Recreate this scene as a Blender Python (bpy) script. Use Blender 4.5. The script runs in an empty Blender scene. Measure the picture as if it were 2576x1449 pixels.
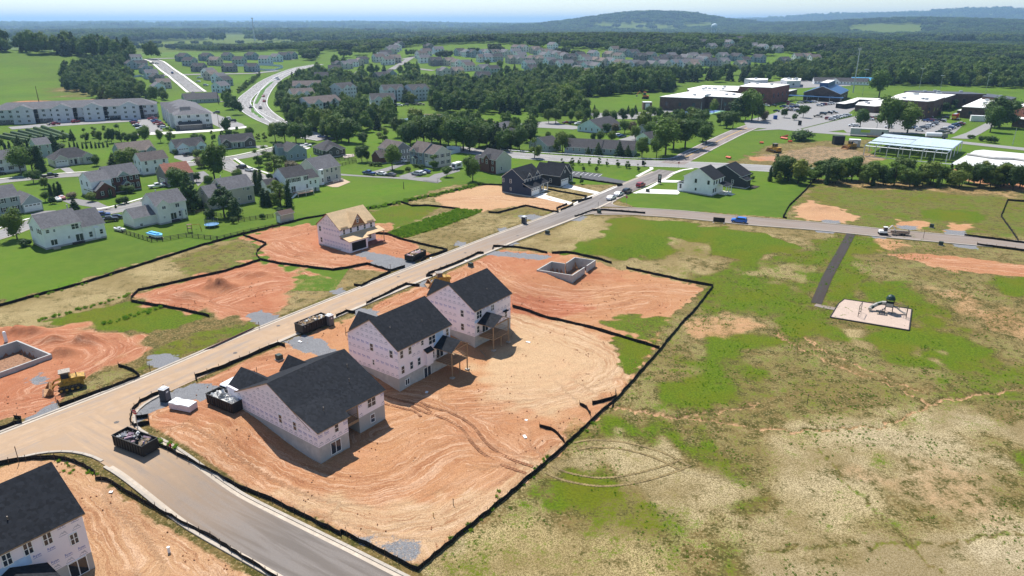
import bpy, math, random
import numpy as np
from mathutils import Vector, Matrix, noise as mnoise
rnd = random.Random(7)
R = math.radians
scn = bpy.context.scene
COL = scn.collection

# ------------------------------------------------------------------ camera, sky, sun, exposure
CAM_H, FPX, CX, CY, HOR = 57.0, 1786.0, 1288.0, 724.5, 55.0
PITCH = math.atan((CY - HOR) / FPX)
cam_d = bpy.data.cameras.new('camera'); cam = bpy.data.objects.new('camera', cam_d); COL.objects.link(cam)
cam.location = (0, 0, CAM_H); cam.rotation_euler = (math.pi / 2 - PITCH, 0, 0)
cam_d.sensor_width = 36; cam_d.lens = FPX / 2576 * 36; cam_d.clip_start = 1; cam_d.clip_end = 90000
scn.camera = cam
SUN_EL, SUN_AZ = R(58), math.atan2(0.9, -0.43)          # direction towards the sun, from +x
world = bpy.data.worlds.new('World'); scn.world = world; world.use_nodes = True
nt = world.node_tree; bg = nt.nodes['Background']
sky = nt.nodes.new('ShaderNodeTexSky'); sky.sky_type = 'NISHITA'; sky.sun_disc = False
sky.sun_elevation = SUN_EL; sky.sun_rotation = math.pi / 2 - SUN_AZ
sky.air_density = 1.0; sky.dust_density = 0.0; sky.ozone_density = 2.0
nt.links.new(sky.outputs[0], bg.inputs[0]); bg.inputs[1].default_value = 0.095
sun_d = bpy.data.lights.new('sun', 'SUN'); sun_d.energy = 4.8; sun_d.angle = R(0.53); sun_d.color = (1, .96, .9)
sun = bpy.data.objects.new('sun', sun_d); COL.objects.link(sun)
sv = Vector((math.cos(SUN_AZ) * math.cos(SUN_EL), math.sin(SUN_AZ) * math.cos(SUN_EL), math.sin(SUN_EL)))
sun.rotation_euler = sv.to_track_quat('Z', 'Y').to_euler(); sun.location = (0, 0, 300)
vs = scn.view_settings; vs.view_transform = 'Standard'; vs.look = 'None'; vs.exposure = 0.58; vs.gamma = 1
vs.use_curve_mapping = False
try:
    scn.cycles.max_bounces = 6; scn.cycles.volume_bounces = 0; scn.cycles.transparent_max_bounces = 12
    scn.cycles.use_denoising = True; scn.cycles.volume_step_rate = 4
except Exception: pass

# ------------------------------------------------------------------ terrain height and pixel -> ground
def sst(a, b, x):
    t = np.clip((x - a) / (b - a), 0, 1); return t * t * (3 - 2 * t)
RP = np.array((-74.4, 88.9)); RT = np.array((0.585, 0.811)); RT = RT / np.linalg.norm(RT)
def z0(x, y):
    x = np.asarray(x, float); y = np.asarray(y, float)
    a = (x - RP[0]) * RT[0] + (y - RP[1]) * RT[1]
    s = (x - RP[0]) * RT[1] - (y - RP[1]) * RT[0]
    z = -2.35 * sst(20, 38, s) * (1 - sst(118, 165, a)) * (1 - 0 * s)
    G_ = lambda cx, cy, sx, sy, h: h * np.exp(-((x - cx) / sx) ** 2 - ((y - cy) / sy) ** 2)
    z = z + G_(-600, 820, 250, 180, 27)
    z = z + G_(930, 5400, 400, 520, 96) + G_(1270, 5400, 220, 520, 34) + G_(400, 5400, 420, 520, 34) + G_(1680, 5400, 420, 520, 40) + G_(180, 1250, 620, 330, 30)
    z = z + G_(5610, 9075, 935, 1400, 158) + G_(4345, 10175, 825, 1400, 112) + G_(3300, 11500, 1045, 1400, 64) + G_(6875, 9625, 1375, 1400, 92)
    z = z + G_(2300, 4300, 800, 800, 62) + G_(3400, 6500, 900, 900, 66)
    z = z + G_(-3500, 9000, 2500, 1500, 35) + G_(-8000, 20000, 5000, 3000, 60)
    far = sst(1500, 4000, np.hypot(x, y))
    z = z + far * (9 * np.sin(x / 700 + .3) * np.sin(y / 900 + 1) - 6)
    return z
_t = np.concatenate([np.linspace(40, 400, 361), np.geomspace(402, 60000, 700)])
SC = dict(D=(1,0,1,0),A=(1/3,0,1/3,0),B=(1/3,858.67,1/3,0),C=(1/3,1717.33,1/3,0),E=(1/3,0,1/3,483),F=(1/3,858.67,1/3,483),J=(1/3,1717.33,1/3,483),K=(1/3,0,1/3,966),L=(1/3,858.67,1/3,966),M=(1/3,1717.33,1/3,966),
 S1=(.17361,0,.17361,319.4),S2=(.17361,415.3,.17361,319.4),S3=(.19841,798.6,.19841,319.4),S4=(.27282,0,.27282,447.2),U1=(.19841,255.6,.19841,95.8),U2=(.22322,670.8,.22322,95.8),U3=(.22322,1213.9,.22322,76.7),U4=(.19841,1597.2,.19841,159.7),U5=(.19841,2064.9,.19841,159.7),Pg=(.14881,1980.6,.14881,702.8),R1=(.37472,543.1,.37472,670.8),R2=(.33858,0,.33858,958.3),R4=(.17635,702.8,.17635,479.2),R5=(.27282,1213.9,.27282,351.4))
def ray(px, py):
    dx = (px - CX) / FPX; dv = -(py - CY) / FPX
    return np.array((dx, math.cos(PITCH) + dv * math.sin(PITCH), -math.sin(PITCH) + dv * math.cos(PITCH)))
def gp(px, py, h=0.0):
    """ground point under a measured picture position; h: height of the measured point above the ground"""
    d = ray(px, py)
    X, Y, Z = d[0] * _t, d[1] * _t, CAM_H + d[2] * _t
    below = Z < z0(X, Y) + h
    if not below.any(): i = len(_t) - 1
    else: i = int(np.argmax(below))
    a, b = _t[max(i - 1, 0)], _t[i]
    for _ in range(24):
        m = (a + b) / 2
        if CAM_H + d[2] * m < z0(d[0] * m, d[1] * m) + h: b = m
        else: a = m
    return np.array((d[0] * b, d[1] * b))
def P(s, x, y, h=0.0):
    a, b, c, d = SC[s]; return gp(a * x + b, c * y + d, h)
def PP(s, *pts): return [P(s, *p) for p in pts]
def zz(p): return float(z0(p[0], p[1]))

# ------------------------------------------------------------------ materials
MATS = {}
def srgb(r, g, b):
    f = lambda c: (c / 255 / 12.92) if c / 255 <= .04045 else ((c / 255 + .055) / 1.055) ** 2.4
    return (f(r), f(g), f(b))
class NT:
    def __init__(s, name):
        s.m = bpy.data.materials.new(name); s.m.use_nodes = True; s.t = s.m.node_tree
        s.b = s.t.nodes['Principled BSDF']; s.pos = None
    def n(s, ty, **kw):
        n = s.t.nodes.new('ShaderNode' + ty)
        for k, v in kw.items():
            if k.startswith('i_'): n.inputs[k[2:].replace('_', ' ')].default_value = v
            else: setattr(n, k, v)
        return n
    def l(s, a, b): s.t.links.new(a, b)
    def position(s):
        if s.pos is None: s.pos = s.n('NewGeometry').outputs['Position']
        return s.pos
    def noise(s, scale, detail=4, rough=.55, vec=None, dist=0.0):
        n = s.n('TexNoise'); n.inputs['Scale'].default_value = scale; n.inputs['Detail'].default_value = detail
        n.inputs['Roughness'].default_value = rough; n.inputs['Distortion'].default_value = dist
        s.l(vec if vec is not None else s.position(), n.inputs['Vector']); return n.outputs['Fac']
    def ramp(s, fac, a, b, lo=0.0, hi=1.0):
        n = s.n('MapRange', interpolation_type='SMOOTHSTEP'); n.inputs['From Min'].default_value = a; n.inputs['From Max'].default_value = b
        n.inputs['To Min'].default_value = lo; n.inputs['To Max'].default_value = hi
        s.l(fac, n.inputs['Value']); return n.outputs['Result']
    def math(s, op, a, b=None):
        n = s.n('Math', operation=op)
        for i, v in enumerate((a, b)):
            if v is None: continue
            if isinstance(v, (int, float)): n.inputs[i].default_value = v
            else: s.l(v, n.inputs[i])
        return n.outputs[0]
    def mix(s, fac, a, b, mode='MIX'):
        n = s.n('Mix', data_type='RGBA', blend_type=mode)
        for k, v in (('Factor', fac), ('A', a), ('B', b)):
            i = [q for q in n.inputs if q.name == k and (q.type == 'RGBA' or k == 'Factor' and q.type == 'VALUE')][0]
            if isinstance(v, (int, float)): i.default_value = v
            elif isinstance(v, tuple): i.default_value = (*v, 1)
            else: s.l(v, i)
        return [o for o in n.outputs if o.type == 'RGBA'][0]
    def bump(s, h, strength=.4, dist=.1):
        n = s.n('Bump'); n.inputs['Strength'].default_value = strength; n.inputs['Distance'].default_value = dist
        s.l(h, n.inputs['Height']); s.l(n.outputs[0], s.b.inputs['Normal'])
    def col(s, c): s.l(c, s.b.inputs['Base Color'])
def mat(name, c, rough=.8, var=.12, scale=3.0, bump=0.0, bscale=20.0, metal=0.0, spec=.3, big=.0, objvar=0.0):
    """plain surface: base colour broken up by two scales of noise"""
    if name in MATS: return MATS[name]
    k = NT(name); b = k.b
    b.inputs['Roughness'].default_value = rough; b.inputs['Metallic'].default_value = metal
    b.inputs['Specular IOR Level'].default_value = spec
    lo = tuple(x * (1 - var) for x in c); hi = tuple(min(1, x * (1 + var)) for x in c)
    f = k.noise(scale, 5, .6); o = k.mix(k.ramp(f, .3, .7), lo, hi)
    if big: o = k.mix(k.ramp(k.noise(scale * .13, 3), .35, .65), o, tuple(x * (1 - big) for x in c))
    if objvar:
        oi = k.n('ObjectInfo'); o = k.mix(k.ramp(oi.outputs['Random'], 0, 1, 0, objvar), o, (0.02, .02, .02))
    k.col(o)
    if bump: k.bump(k.noise(bscale, 3), bump, .03)
    MATS[name] = k.m; return k.m
def siding(name, c):
    if name in MATS: return MATS[name]
    k = NT(name); k.b.inputs['Roughness'].default_value = .6; k.b.inputs['Specular IOR Level'].default_value = .25
    z = k.n('SeparateXYZ'); k.l(k.position(), z.inputs[0])
    fr = k.math('FRACT', k.math('MULTIPLY', z.outputs[2], 6.5))
    o = k.mix(k.ramp(k.noise(.7, 4), .3, .7), tuple(x * .9 for x in c), c)
    o = k.mix(k.ramp(fr, 0, .18, .25, 0), o, tuple(x * .6 for x in c)); k.col(o)
    k.bump(fr, .5, .02); MATS[name] = k.m; return k.m
def shingle(name, c, var=.3):
    if name in MATS: return MATS[name]
    k = NT(name); k.b.inputs['Roughness'].default_value = .92; k.b.inputs['Specular IOR Level'].default_value = .12
    v = k.n('TexVoronoi', feature='F1'); v.inputs['Scale'].default_value = 2.6; k.l(k.position(), v.inputs['Vector'])
    sp = k.n('SeparateColor'); k.l(v.outputs['Color'], sp.inputs[0])
    o = k.mix(sp.outputs[0], tuple(x * (1 - var) for x in c), tuple(x * (1 + var) for x in c))
    o = k.mix(k.ramp(k.noise(.35, 4), .35, .75, 0, .45), o, tuple(x * .75 for x in c))
    k.col(o); k.bump(k.noise(9, 3), .5, .03); MATS[name] = k.m; return k.m
def glass(name, c=(.015, .02, .028)):
    if name in MATS: return MATS[name]
    k = NT(name); k.b.inputs['Roughness'].default_value = .08; k.b.inputs['Specular IOR Level'].default_value = .6
    oi = k.n('ObjectInfo'); k.col(k.mix(oi.outputs['Random'], c, tuple(x * 2.5 + .01 for x in c))); MATS[name] = k.m; return k.m
M_CHAR = shingle('charcoal_shingles', (.021, .023, .028)); M_GREYR = shingle('grey_shingles', (.15, .145, .152), .2)
M_DGREYR = shingle('dark_grey_shingles', (.072, .069, .072), .25); M_BROWNR = shingle('weathered_brown_shingles', (.135, .112, .104), .25)
M_REDR = shingle('red_shingles', (.30, .135, .095), .2); M_TANR = shingle('tan_shingles', (.19, .155, .135), .2)
M_CONC = mat('foundation_concrete', (.45, .44, .415), .9, .15, 1.2, .2, 6, big=.15)
M_KERB = mat('kerb_concrete', (.43, .375, .31), .9, .12, 2.0, .1, big=.1)
M_PAVE = mat('new_concrete_paving', (.66, .63, .58), .9, .08, 1.5, .05)
M_FRAME = mat('white_window_frame', (.78, .78, .76), .5, .03); M_TRIM = mat('white_trim', (.74, .73, .70), .5, .05)
M_GLASS = glass('window_glass'); M_BLACK = mat('black_steel', (.016, .016, .017), .55, .3, 4)
M_FABRIC = mat('black_silt_fabric', (.010, .009, .009), .9, .5, 2.0, .2, 8)
M_STAKE = mat('wood_stake', (.10, .07, .045), .9, .3, 6); M_LUMBER = mat('new_lumber', (.30, .20, .115), .8, .2, 5)
M_OSB = mat('osb_sheathing', (.62, .44, .25), .85, .28, 7, .2, 12, big=.12); M_BRICK = mat('red_brick', (.135, .052, .038), .9, .35, 9, .2, 14)
M_GRAVEL = mat('gravel', (.20, .20, .205), .95, .35, 6, .8, 7, big=.12)
M_YEL = mat('yellow_machine_paint', (.40, .225, .03), .5, .4, 2.5); M_RUB = mat('rubber_dark', (.025, .024, .023), .9, .4, 3)
M_STEEL = mat('worn_steel', (.22, .19, .16), .5, .4, 4, metal=.6); M_GALV = mat('galvanised_steel', (.45, .47, .49), .45, .15, 3, metal=.5)
M_GREENBOX = mat('dark_green_cabinet', (.035, .055, .045), .6, .2); M_WHITEP = mat('white_plastic', (.78, .78, .77), .5, .06, 2)
M_LEAF = {}

# ------------------------------------------------------------------ mesh building
class MB:
    """collects faces with material slots and builds one mesh object"""
    def __init__(s): s.v = []; s.f = []; s.mi = []; s.T = None
    def add(s, vs_, fs, m=0):
        o = len(s.v)
        s.v += [tuple(s.T @ Vector(p)) if s.T else tuple(p) for p in vs_]
        s.f += [tuple(i + o for i in f) for f in fs]; s.mi += [m] * len(fs); return s
    def box(s, x0, x1, y0, y1, a, b, m=0, taper=0.0):
        t = taper
        return s.add([(x0,y0,a),(x1,y0,a),(x1,y1,a),(x0,y1,a),(x0+t,y0+t,b),(x1-t,y0+t,b),(x1-t,y1-t,b),(x0+t,y1-t,b)],
              [(0,3,2,1),(4,5,6,7),(0,1,5,4),(1,2,6,5),(2,3,7,6),(3,0,4,7)], m)
    def prism(s, poly, a, b, m=0, cap=True):
        n = len(poly); ar = sum(poly[i][0]*poly[(i+1)%n][1]-poly[(i+1)%n][0]*poly[i][1] for i in range(n))
        if ar < 0: poly = poly[::-1]
        vs_ = [(p[0],p[1],a) for p in poly] + [(p[0],p[1],b) for p in poly]
        fs = [(i,(i+1)%n,n+(i+1)%n,n+i) for i in range(n)]
        if cap: fs += [tuple(range(n))[::-1], tuple(range(n, 2*n))]
        return s.add(vs_, fs, m)
    def yprism(s, prof, y0, y1, m=0):
        """profile in x,z swept along y"""
        n = len(prof); vs_ = [(p[0],y0,p[1]) for p in prof]+[(p[0],y1,p[1]) for p in prof]
        return s.add(vs_, [tuple(range(n))[::-1], tuple(range(n,2*n))]+[(i,(i+1)%n,n+(i+1)%n,n+i)[::-1] for i in range(n)], m)
    def xprism(s, prof, x0, x1, m=0):
        n = len(prof); vs_ = [(x0,p[0],p[1]) for p in prof]+[(x1,p[0],p[1]) for p in prof]
        return s.add(vs_, [tuple(range(n))[::-1], tuple(range(n,2*n))]+[(i,(i+1)%n,n+(i+1)%n,n+i) for i in range(n)], m)
    def bar(s, p, q, r=.05, m=0, n=4, r2=None):
        p, q = Vector(p), Vector(q); d = q - p
        if d.length < 1e-6: return s
        d.normalize(); u = d.orthogonal().normalized(); w = d.cross(u); r2 = r if r2 is None else r2
        A_ = [p + (u*math.cos(2*math.pi*(i+.5)/n)+w*math.sin(2*math.pi*(i+.5)/n))*r for i in range(n)]
        B_ = [q + (u*math.cos(2*math.pi*(i+.5)/n)+w*math.sin(2*math.pi*(i+.5)/n))*r2 for i in range(n)]
        return s.add(A_+B_, [(i,(i+1)%n,n+(i+1)%n,n+i) for i in range(n)]+[tuple(range(n))[::-1],tuple(range(n,2*n))], m)
    def lathe(s, prof, n=10, m=0, c=(0,0)):
        vs_ = [(c[0]+r*math.cos(2*math.pi*i/n), c[1]+r*math.sin(2*math.pi*i/n), z) for r,z in prof for i in range(n)]
        fs = [(j*n+i, j*n+(i+1)%n, (j+1)*n+(i+1)%n, (j+1)*n+i) for j in range(len(prof)-1) for i in range(n)]
        fs += [tuple(range(n))[::-1], tuple((len(prof)-1)*n+i for i in range(n))]
        return s.add(vs_, fs, m)
    def mesh(s, name, mats):
        me = bpy.data.meshes.new(name); me.from_pydata(s.v, [], s.f)
        for m in (mats if isinstance(mats, (list, tuple)) else [mats]): me.materials.append(m)
        if any(s.mi): me.polygons.foreach_set('material_index', s.mi)
        me.update(); return me
    def build(s, name, mats, parent=None, smooth=False):
        me = s.mesh(name, mats)
        if smooth: me.polygons.foreach_set('use_smooth', [True]*len(me.polygons))
        return link(name, me, parent)
def link(name, me, parent=None, loc=None, rz=0.0, sc=None):
    o = bpy.data.objects.new(name, me); COL.objects.link(o)
    if parent is not None: o.parent = parent
    if loc is not None: o.location = loc
    if rz: o.rotation_euler = (0, 0, rz)
    if sc is not None: o.scale = (sc, sc, sc) if isinstance(sc, (int, float)) else sc
    return o
def tag(o, label=None, cat=None, group=None, kind=None):
    if label: o['label'] = label
    if cat: o['category'] = cat
    if group: o['group'] = group
    if kind: o['kind'] = kind
    return o
def thing(name, label, cat, loc=(0, 0, 0), rz=0.0, group=None, sc=None):
    o = link(name, None, None, loc, rz, sc); o.empty_display_size = .2
    return tag(o, label, cat, group)
def tree_copy(root, loc, rz=0.0, label=None, group=None, sc=None, swap=None):
    r = root.copy(); COL.objects.link(r); r.location = loc; r.rotation_euler = (0, 0, rz)
    if sc is not None: r.scale = (sc, sc, sc) if isinstance(sc, (int, float)) else sc
    if label: r['label'] = label
    if group: r['group'] = group
    for ch in root.children:
        c = ch.copy(); COL.objects.link(c); c.parent = r
        if swap and c.name.split('.')[0] in swap: c.data = swap[c.name.split('.')[0]]
        for g in ch.children:
            d = g.copy(); COL.objects.link(d); d.parent = c
    return r
def loc3(p, dz=0.0): return (float(p[0]), float(p[1]), zz(p) + dz)
def resample(pts, step):
    pts = [np.array(p, float) for p in pts]; out = [pts[0]]
    for a, b in zip(pts[:-1], pts[1:]):
        n = max(1, int(math.ceil(np.linalg.norm(b - a) / step)))
        out += [a + (b - a) * i / n for i in range(1, n + 1)]
    return out
def smoothline(pts, n=8):
    """Catmull-Rom through the points"""
    p = [np.array(q, float) for q in pts]; p = [2*p[0]-p[1]] + p + [2*p[-1]-p[-2]]; out = []
    for i in range(1, len(p) - 2):
        for k in range(n):
            t = k / n
            out.append(.5*((2*p[i])+(-p[i-1]+p[i+1])*t+(2*p[i-1]-5*p[i]+4*p[i+1]-p[i+2])*t*t+(-p[i-1]+3*p[i]-3*p[i+1]+p[i+2])*t**3))
    out.append(p[-2]); return out
def offset(pts, d):
    """parallel line, positive to the right of travel"""
    out = []
    for i in range(len(pts)):
        a = pts[max(i-1, 0)]; b = pts[min(i+1, len(pts)-1)]; t = (b - a) / (np.linalg.norm(b - a) + 1e-9)
        out.append(pts[i] + np.array((t[1], -t[0])) * d)
    return out
def ribbon(name, pts, w0, w1, lift, m, parent=None, thick=0.0, kind=None, smooth=False, uv=False):
    """strip between offsets w0..w1 (positive right) draped on the ground; thick>0 gives it side faces"""
    L_, R_ = offset(pts, w0), offset(pts, w1); n = len(pts); cols = max(1, int(abs(w1 - w0) / 4) )
    V = []; F_ = []
    for i in range(n):
        for j in range(cols + 1):
            q = L_[i] + (R_[i] - L_[i]) * j / cols; V.append((q[0], q[1], zz(q) + lift))
    c1 = cols + 1
    for i in range(n - 1):
        for j in range(cols):
            a = i*c1+j; F_.append((a, a+1, a+c1+1, a+c1))
    if thick:
        for side in (0, cols):
            o = len(V)
            for i in range(n): x, y, z = V[i*c1+side]; V.append((x, y, z - thick))
            for i in range(n - 1):
                a, b = i*c1+side, (i+1)*c1+side; f = (a, b, o+i+1, o+i); F_.append(f if side else f[::-1])
        for i in (0, n-1):
            a, b = i*c1, i*c1+cols; o = len(V)
            for q in (a, b): x, y, z = V[q]; V.append((x, y, z-thick))
            f = (a, o, o+1, b); F_.append(f if i == 0 else f[::-1])
    me = bpy.data.meshes.new(name); me.from_pydata(V, [], F_)
    if w1 > w0: me.flip_normals()
    me.materials.append(m)
    if uv:
        at = me.attributes.new('along', 'FLOAT_VECTOR', 'POINT'); s_ = 0; buf = []
        for i in range(n):
            if i: s_ += float(np.linalg.norm(pts[i]-pts[i-1]))
            for j in range(c1): buf += [s_, w0 + (w1-w0)*j/cols, 0]
        buf += [0]*(3*len(V)-len(buf)); at.data.foreach_set('vector', buf)
    me.update(); o = link(name, me, parent)
    if kind: o['kind'] = kind
    return o
def sheet(name, poly, lift, m, parent=None, kind='structure', sub=0, thick=0.0):
    """flat-ish paved or grassed area: polygon draped on the ground (cut along a grid when sub>0)"""
    import bmesh
    bm = bmesh.new(); vs_ = [bm.verts.new((p[0], p[1], 0)) for p in poly]; bm.faces.new(vs_)
    if sub:
        xs = [p[0] for p in poly]; ys = [p[1] for p in poly]
        for k in range(int((max(xs)-min(xs))/sub)):
            bmesh.ops.bisect_plane(bm, geom=bm.verts[:]+bm.edges[:]+bm.faces[:], plane_co=(min(xs)+sub*(k+.5),0,0), plane_no=(1,0,0))
        for k in range(int((max(ys)-min(ys))/sub)):
            bmesh.ops.bisect_plane(bm, geom=bm.verts[:]+bm.edges[:]+bm.faces[:], plane_co=(0,min(ys)+sub*(k+.5),0), plane_no=(0,1,0))
    bmesh.ops.recalc_face_normals(bm, faces=bm.faces[:])
    if bm.faces and sum(f.normal.z * f.calc_area() for f in bm.faces) < 0: bmesh.ops.reverse_faces(bm, faces=bm.faces[:])
    if thick:
        r = bmesh.ops.extrude_face_region(bm, geom=bm.faces[:])
        top = [e for e in r['geom'] if isinstance(e, bmesh.types.BMVert)]
        for v in bm.verts: v.co.z = -thick
        for v in top: v.co.z = 0
    for v in bm.verts: v.co.z += zz((v.co.x, v.co.y)) + lift
    me = bpy.data.meshes.new(name); bm.to_mesh(me); bm.free(); me.materials.append(m)
    o = link(name, me, parent)
    if kind: o['kind'] = kind
    return o
# ------------------------------------------------------------------ ground: one sheet out to the horizon
def axis(lo, hi, d, gl, gr, far_l, far_r):
    c = list(np.arange(lo, hi + 1e-6, d)); s = d; x = c[-1]
    while x < far_r: s *= gr; x += s; c.append(x)
    s = d; x = c[0]; left = []
    while x > far_l: s *= gl; x -= s; left.append(x)
    return np.array(left[::-1] + c)
GX = axis(-112, 118, .5, 1.04, 1.04, -42000, 42000); GY = axis(56, 262, .5, 1.3, 1.032, -60, 46000)
NX, NY = len(GX), len(GY); XX, YY = np.meshgrid(GX, GY); XF, YF = XX.ravel(), YY.ravel()
def vnoise(x, y, seed=0):
    xi, yi = np.floor(x).astype(np.int64), np.floor(y).astype(np.int64); fx, fy = x - xi, y - yi
    fx = fx*fx*(3-2*fx); fy = fy*fy*(3-2*fy)
    def h(a, b):
        n = (a * 374761393 + b * 668265263 + seed * 144665) & 0x7fffffff; n = ((n ^ (n >> 13)) * 1274126177) & 0x7fffffff
        return ((n ^ (n >> 16)) & 0xffff) / 65535.0
    return (h(xi,yi)*(1-fx)+h(xi+1,yi)*fx)*(1-fy)+(h(xi,yi+1)*(1-fx)+h(xi+1,yi+1)*fx)*fy
def sdist(poly, x, y):
    """signed distance, positive inside"""
    p = np.array(poly, float); n = len(p); d = np.full(x.shape, 1e18); ins = np.zeros(x.shape, bool)
    for i in range(n):
        a, b = p[i], p[(i+1) % n]; e = b - a; wx, wy = x - a[0], y - a[1]
        t = np.clip((wx*e[0]+wy*e[1])/(e@e+1e-12), 0, 1); d = np.minimum(d, (wx-e[0]*t)**2+(wy-e[1]*t)**2)
        c = ((a[1] <= y) & (b[1] > y)) | ((b[1] <= y) & (a[1] > y))
        with np.errstate(divide='ignore', invalid='ignore'):
            xi = a[0] + (y - a[1]) * e[0] / (e[1] if abs(e[1]) > 1e-12 else 1e-12)
        ins ^= c & (x < xi)
    return np.where(ins, 1, -1) * np.sqrt(d)
CH = {k: np.zeros(NX*NY, np.float32) for k in ('dirt','red','straw','gravel','lush','lawn','pale')}
HADD = np.zeros(NX*NY)
def paint(poly, f=2.0, **ch):
    """soft-edged patch on the ground sheet (world points)"""
    p = np.array(poly); lo, hi = p.min(0)-3*f, p.max(0)+3*f
    i0, i1 = np.searchsorted(GX, lo[0]), np.searchsorted(GX, hi[0]); j0, j1 = np.searchsorted(GY, lo[1]), np.searchsorted(GY, hi[1])
    if i1 <= i0 or j1 <= j0: return
    idx = (np.arange(j0, j1)[:,None]*NX+np.arange(i0, i1)[None,:]).ravel()
    x, y = XF[idx], YF[idx]
    w = sst(-f, f, sdist(poly, x, y) + f*1.3*(vnoise(x/f/1.3, y/f/1.3, 3)-.5)*2)
    for k, v in ch.items(): CH[k][idx] = CH[k][idx]*(1-w) + v*w
def paintline(pts, r, h=0.0, **ch):
    p = np.array(pts); lo, hi = p.min(0)-3*r, p.max(0)+3*r
    i0, i1 = np.searchsorted(GX, lo[0]), np.searchsorted(GX, hi[0]); j0, j1 = np.searchsorted(GY, lo[1]), np.searchsorted(GY, hi[1])
    idx = (np.arange(j0, j1)[:,None]*NX+np.arange(i0, i1)[None,:]).ravel(); x, y = XF[idx], YF[idx]; d = np.full(x.shape, 1e9)
    for a, b in zip(pts[:-1], pts[1:]):
        e = b-a; t = np.clip(((x-a[0])*e[0]+(y-a[1])*e[1])/(e@e+1e-9), 0, 1); d = np.minimum(d, np.hypot(x-a[0]-e[0]*t, y-a[1]-e[1]*t))
    w = 1-sst(r*.4, r*1.3, d+r*.7*(vnoise(x/r, y/r, 5)-.5)*2)
    for k, v in ch.items(): CH[k][idx] = CH[k][idx]*(1-w) + v*w
    if h: HADD[idx] += h*w
def mound(c, rx, ry, h, seed=1):
    d = np.hypot((XF-c[0])/rx, (YF-c[1])/ry); m = d < 1.5
    HADD[m] += h*np.exp(-2.2*d[m]**2)*(.7+.6*vnoise(XF[m]*.9, YF[m]*.9, seed))
D = lambda *pts: PP('D', *pts)
# street lines (world), needed for levelling the ground under them
_le = smoothline([np.array(p) for p in ((-130,17),(-100,57),(-75.8,90.9),(-64.9,106.1),(-52.9,125.4),(-38.1,147.6),(-8.2,190.9),(14.5,221.5),(34.8,253.1),(60.5,291.5))], 8)
MAIN = offset(_le, 4.3); MW = 4.3
CROSS = resample([np.array(p) for p in ((-66.5,93.8),(-53.2,85.0),(-35.8,73.8),(-21.6,65.0),(10,45))], 2.0); CROSS = offset(CROSS, -.5); CW = 3.9
UPPER = smoothline(PP('D', (1490,532),(1590,532),(1720,540),(1880,556),(2060,570),(2240,588),(2420,604),(2576,618),(2800,640)), 5); UW = 4.4
WALK = resample(PP('D', (2141,588),(2113,640),(2080,700),(2053,763)), 2.0); WALK2 = resample(PP('Pg', (470,430),(620,465),(820,500)), 1.0)
NEAR_ROADS = [(MAIN, MW), (CROSS, CW), (UPPER, UW), (WALK, 1.5), (resample(PP('Pg', (840,560),(1480,560),(2080,640)), 2), 6.5)]
SITE_R = D((330,1040),(400,985),(500,945),(700,868),(740,850),(930,785),(960,745),(1080,715),(1180,640),(1240,622),(1440,640),(1600,685),(1775,722),(1690,800),(1655,868),(1560,1000),(1420,1130),(1250,1280),(1062,1428),(940,1390),(700,1270),(420,1120))
# outside the site: mown lawns of the older estate and the strip along the road
CH['lawn'][(YF > 150) & (XF < -40)] = 1.0
CH['lawn'][(YF > 262)] = .9
paint(D((0,300),(0,765),(200,703),(420,632),(610,592),(700,568),(790,545),(900,527),(1010,505),(1130,468),(1270,440),(1300,300)), 1.5, lawn=1)
paint(D((0,300),(-500,400),(-500,900),(0,770)), 2, lawn=1)
# dry strip, weedy banks and red lots left of the new road
paint(D((-60,790),(0,772),(200,707),(430,636),(610,597),(650,620),(640,650),(545,685),(335,740),(260,790),(100,830),(-60,850)), 1.0, lawn=0, straw=.75)
paint(D((420,650),(600,606),(640,618),(660,645),(560,690),(480,700)), 1.2, straw=.5, lush=.35)
paint(D((105,808),(330,755),(430,745),(525,790),(490,812),(380,838),(240,830)), 1.0, straw=.15, lush=.75)
paint(D((-60,835),(60,822),(200,822),(355,850),(365,885),(240,925),(210,975),(150,1020),(0,1065),(-60,1080)), 2.2, dirt=1, red=.8, pale=.2, lush=0, straw=0, lawn=0)
paint(D((150,1000),(205,960),(300,920),(345,935),(150,1015)), .6, dirt=.25, straw=.6, lush=.3)
paint(D((340,742),(480,700),(640,652),(700,668),(860,712),(865,745),(760,785),(660,808),(540,792),(470,780),(360,762)), 2.0, dirt=.95, red=.78, pale=.2, straw=0, lush=0)
paint(D((740,680),(860,705),(960,690),(1000,680),(900,720),(860,770),(690,800),(720,760)), 1.2, dirt=.35, red=.4, straw=.6, lush=.25)
paint(D((375,880),(500,835),(650,805),(640,825),(420,912),(360,925)), .8, dirt=.2, red=.5, straw=.35, lush=.5)
paint(D((610,597),(700,572),(775,562),(940,585),(1020,590),(1115,628),(1030,668),(960,680),(850,676),(720,668),(648,642),(672,620)), 1.4, dirt=1, red=.68, pale=.2, straw=0, lush=0, lawn=0)
paint(D((930,530),(1040,515),(1200,530),(1320,525),(1420,535),(1080,640),(1010,590),(940,580)), 1.0, straw=.75, lush=.1, lawn=0, dirt=.2, red=.35)
paint(D((880,545),(1020,512),(1110,520),(1050,555),(960,590),(920,570)), 1.0, straw=.15, lush=.7, dirt=.05)
paint(D((925,565),(985,560),(1000,585),(940,590)), .7, dirt=.6, red=.6, lush=.1)
LUSH_STRIP = D((972,588),(1000,575),(1090,545),(1150,527),(1215,529),(1200,538),(1110,572),(1015,600))
paint(LUSH_STRIP, .6, lush=1, straw=0, dirt=0)
paint(D((1090,500),(1140,482),(1230,465),(1275,470),(1445,512),(1400,532),(1340,522),(1300,518),(1210,532),(1120,520)), .8, dirt=1, red=.28, pale=.5, lawn=0, straw=0, lush=0)
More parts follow.
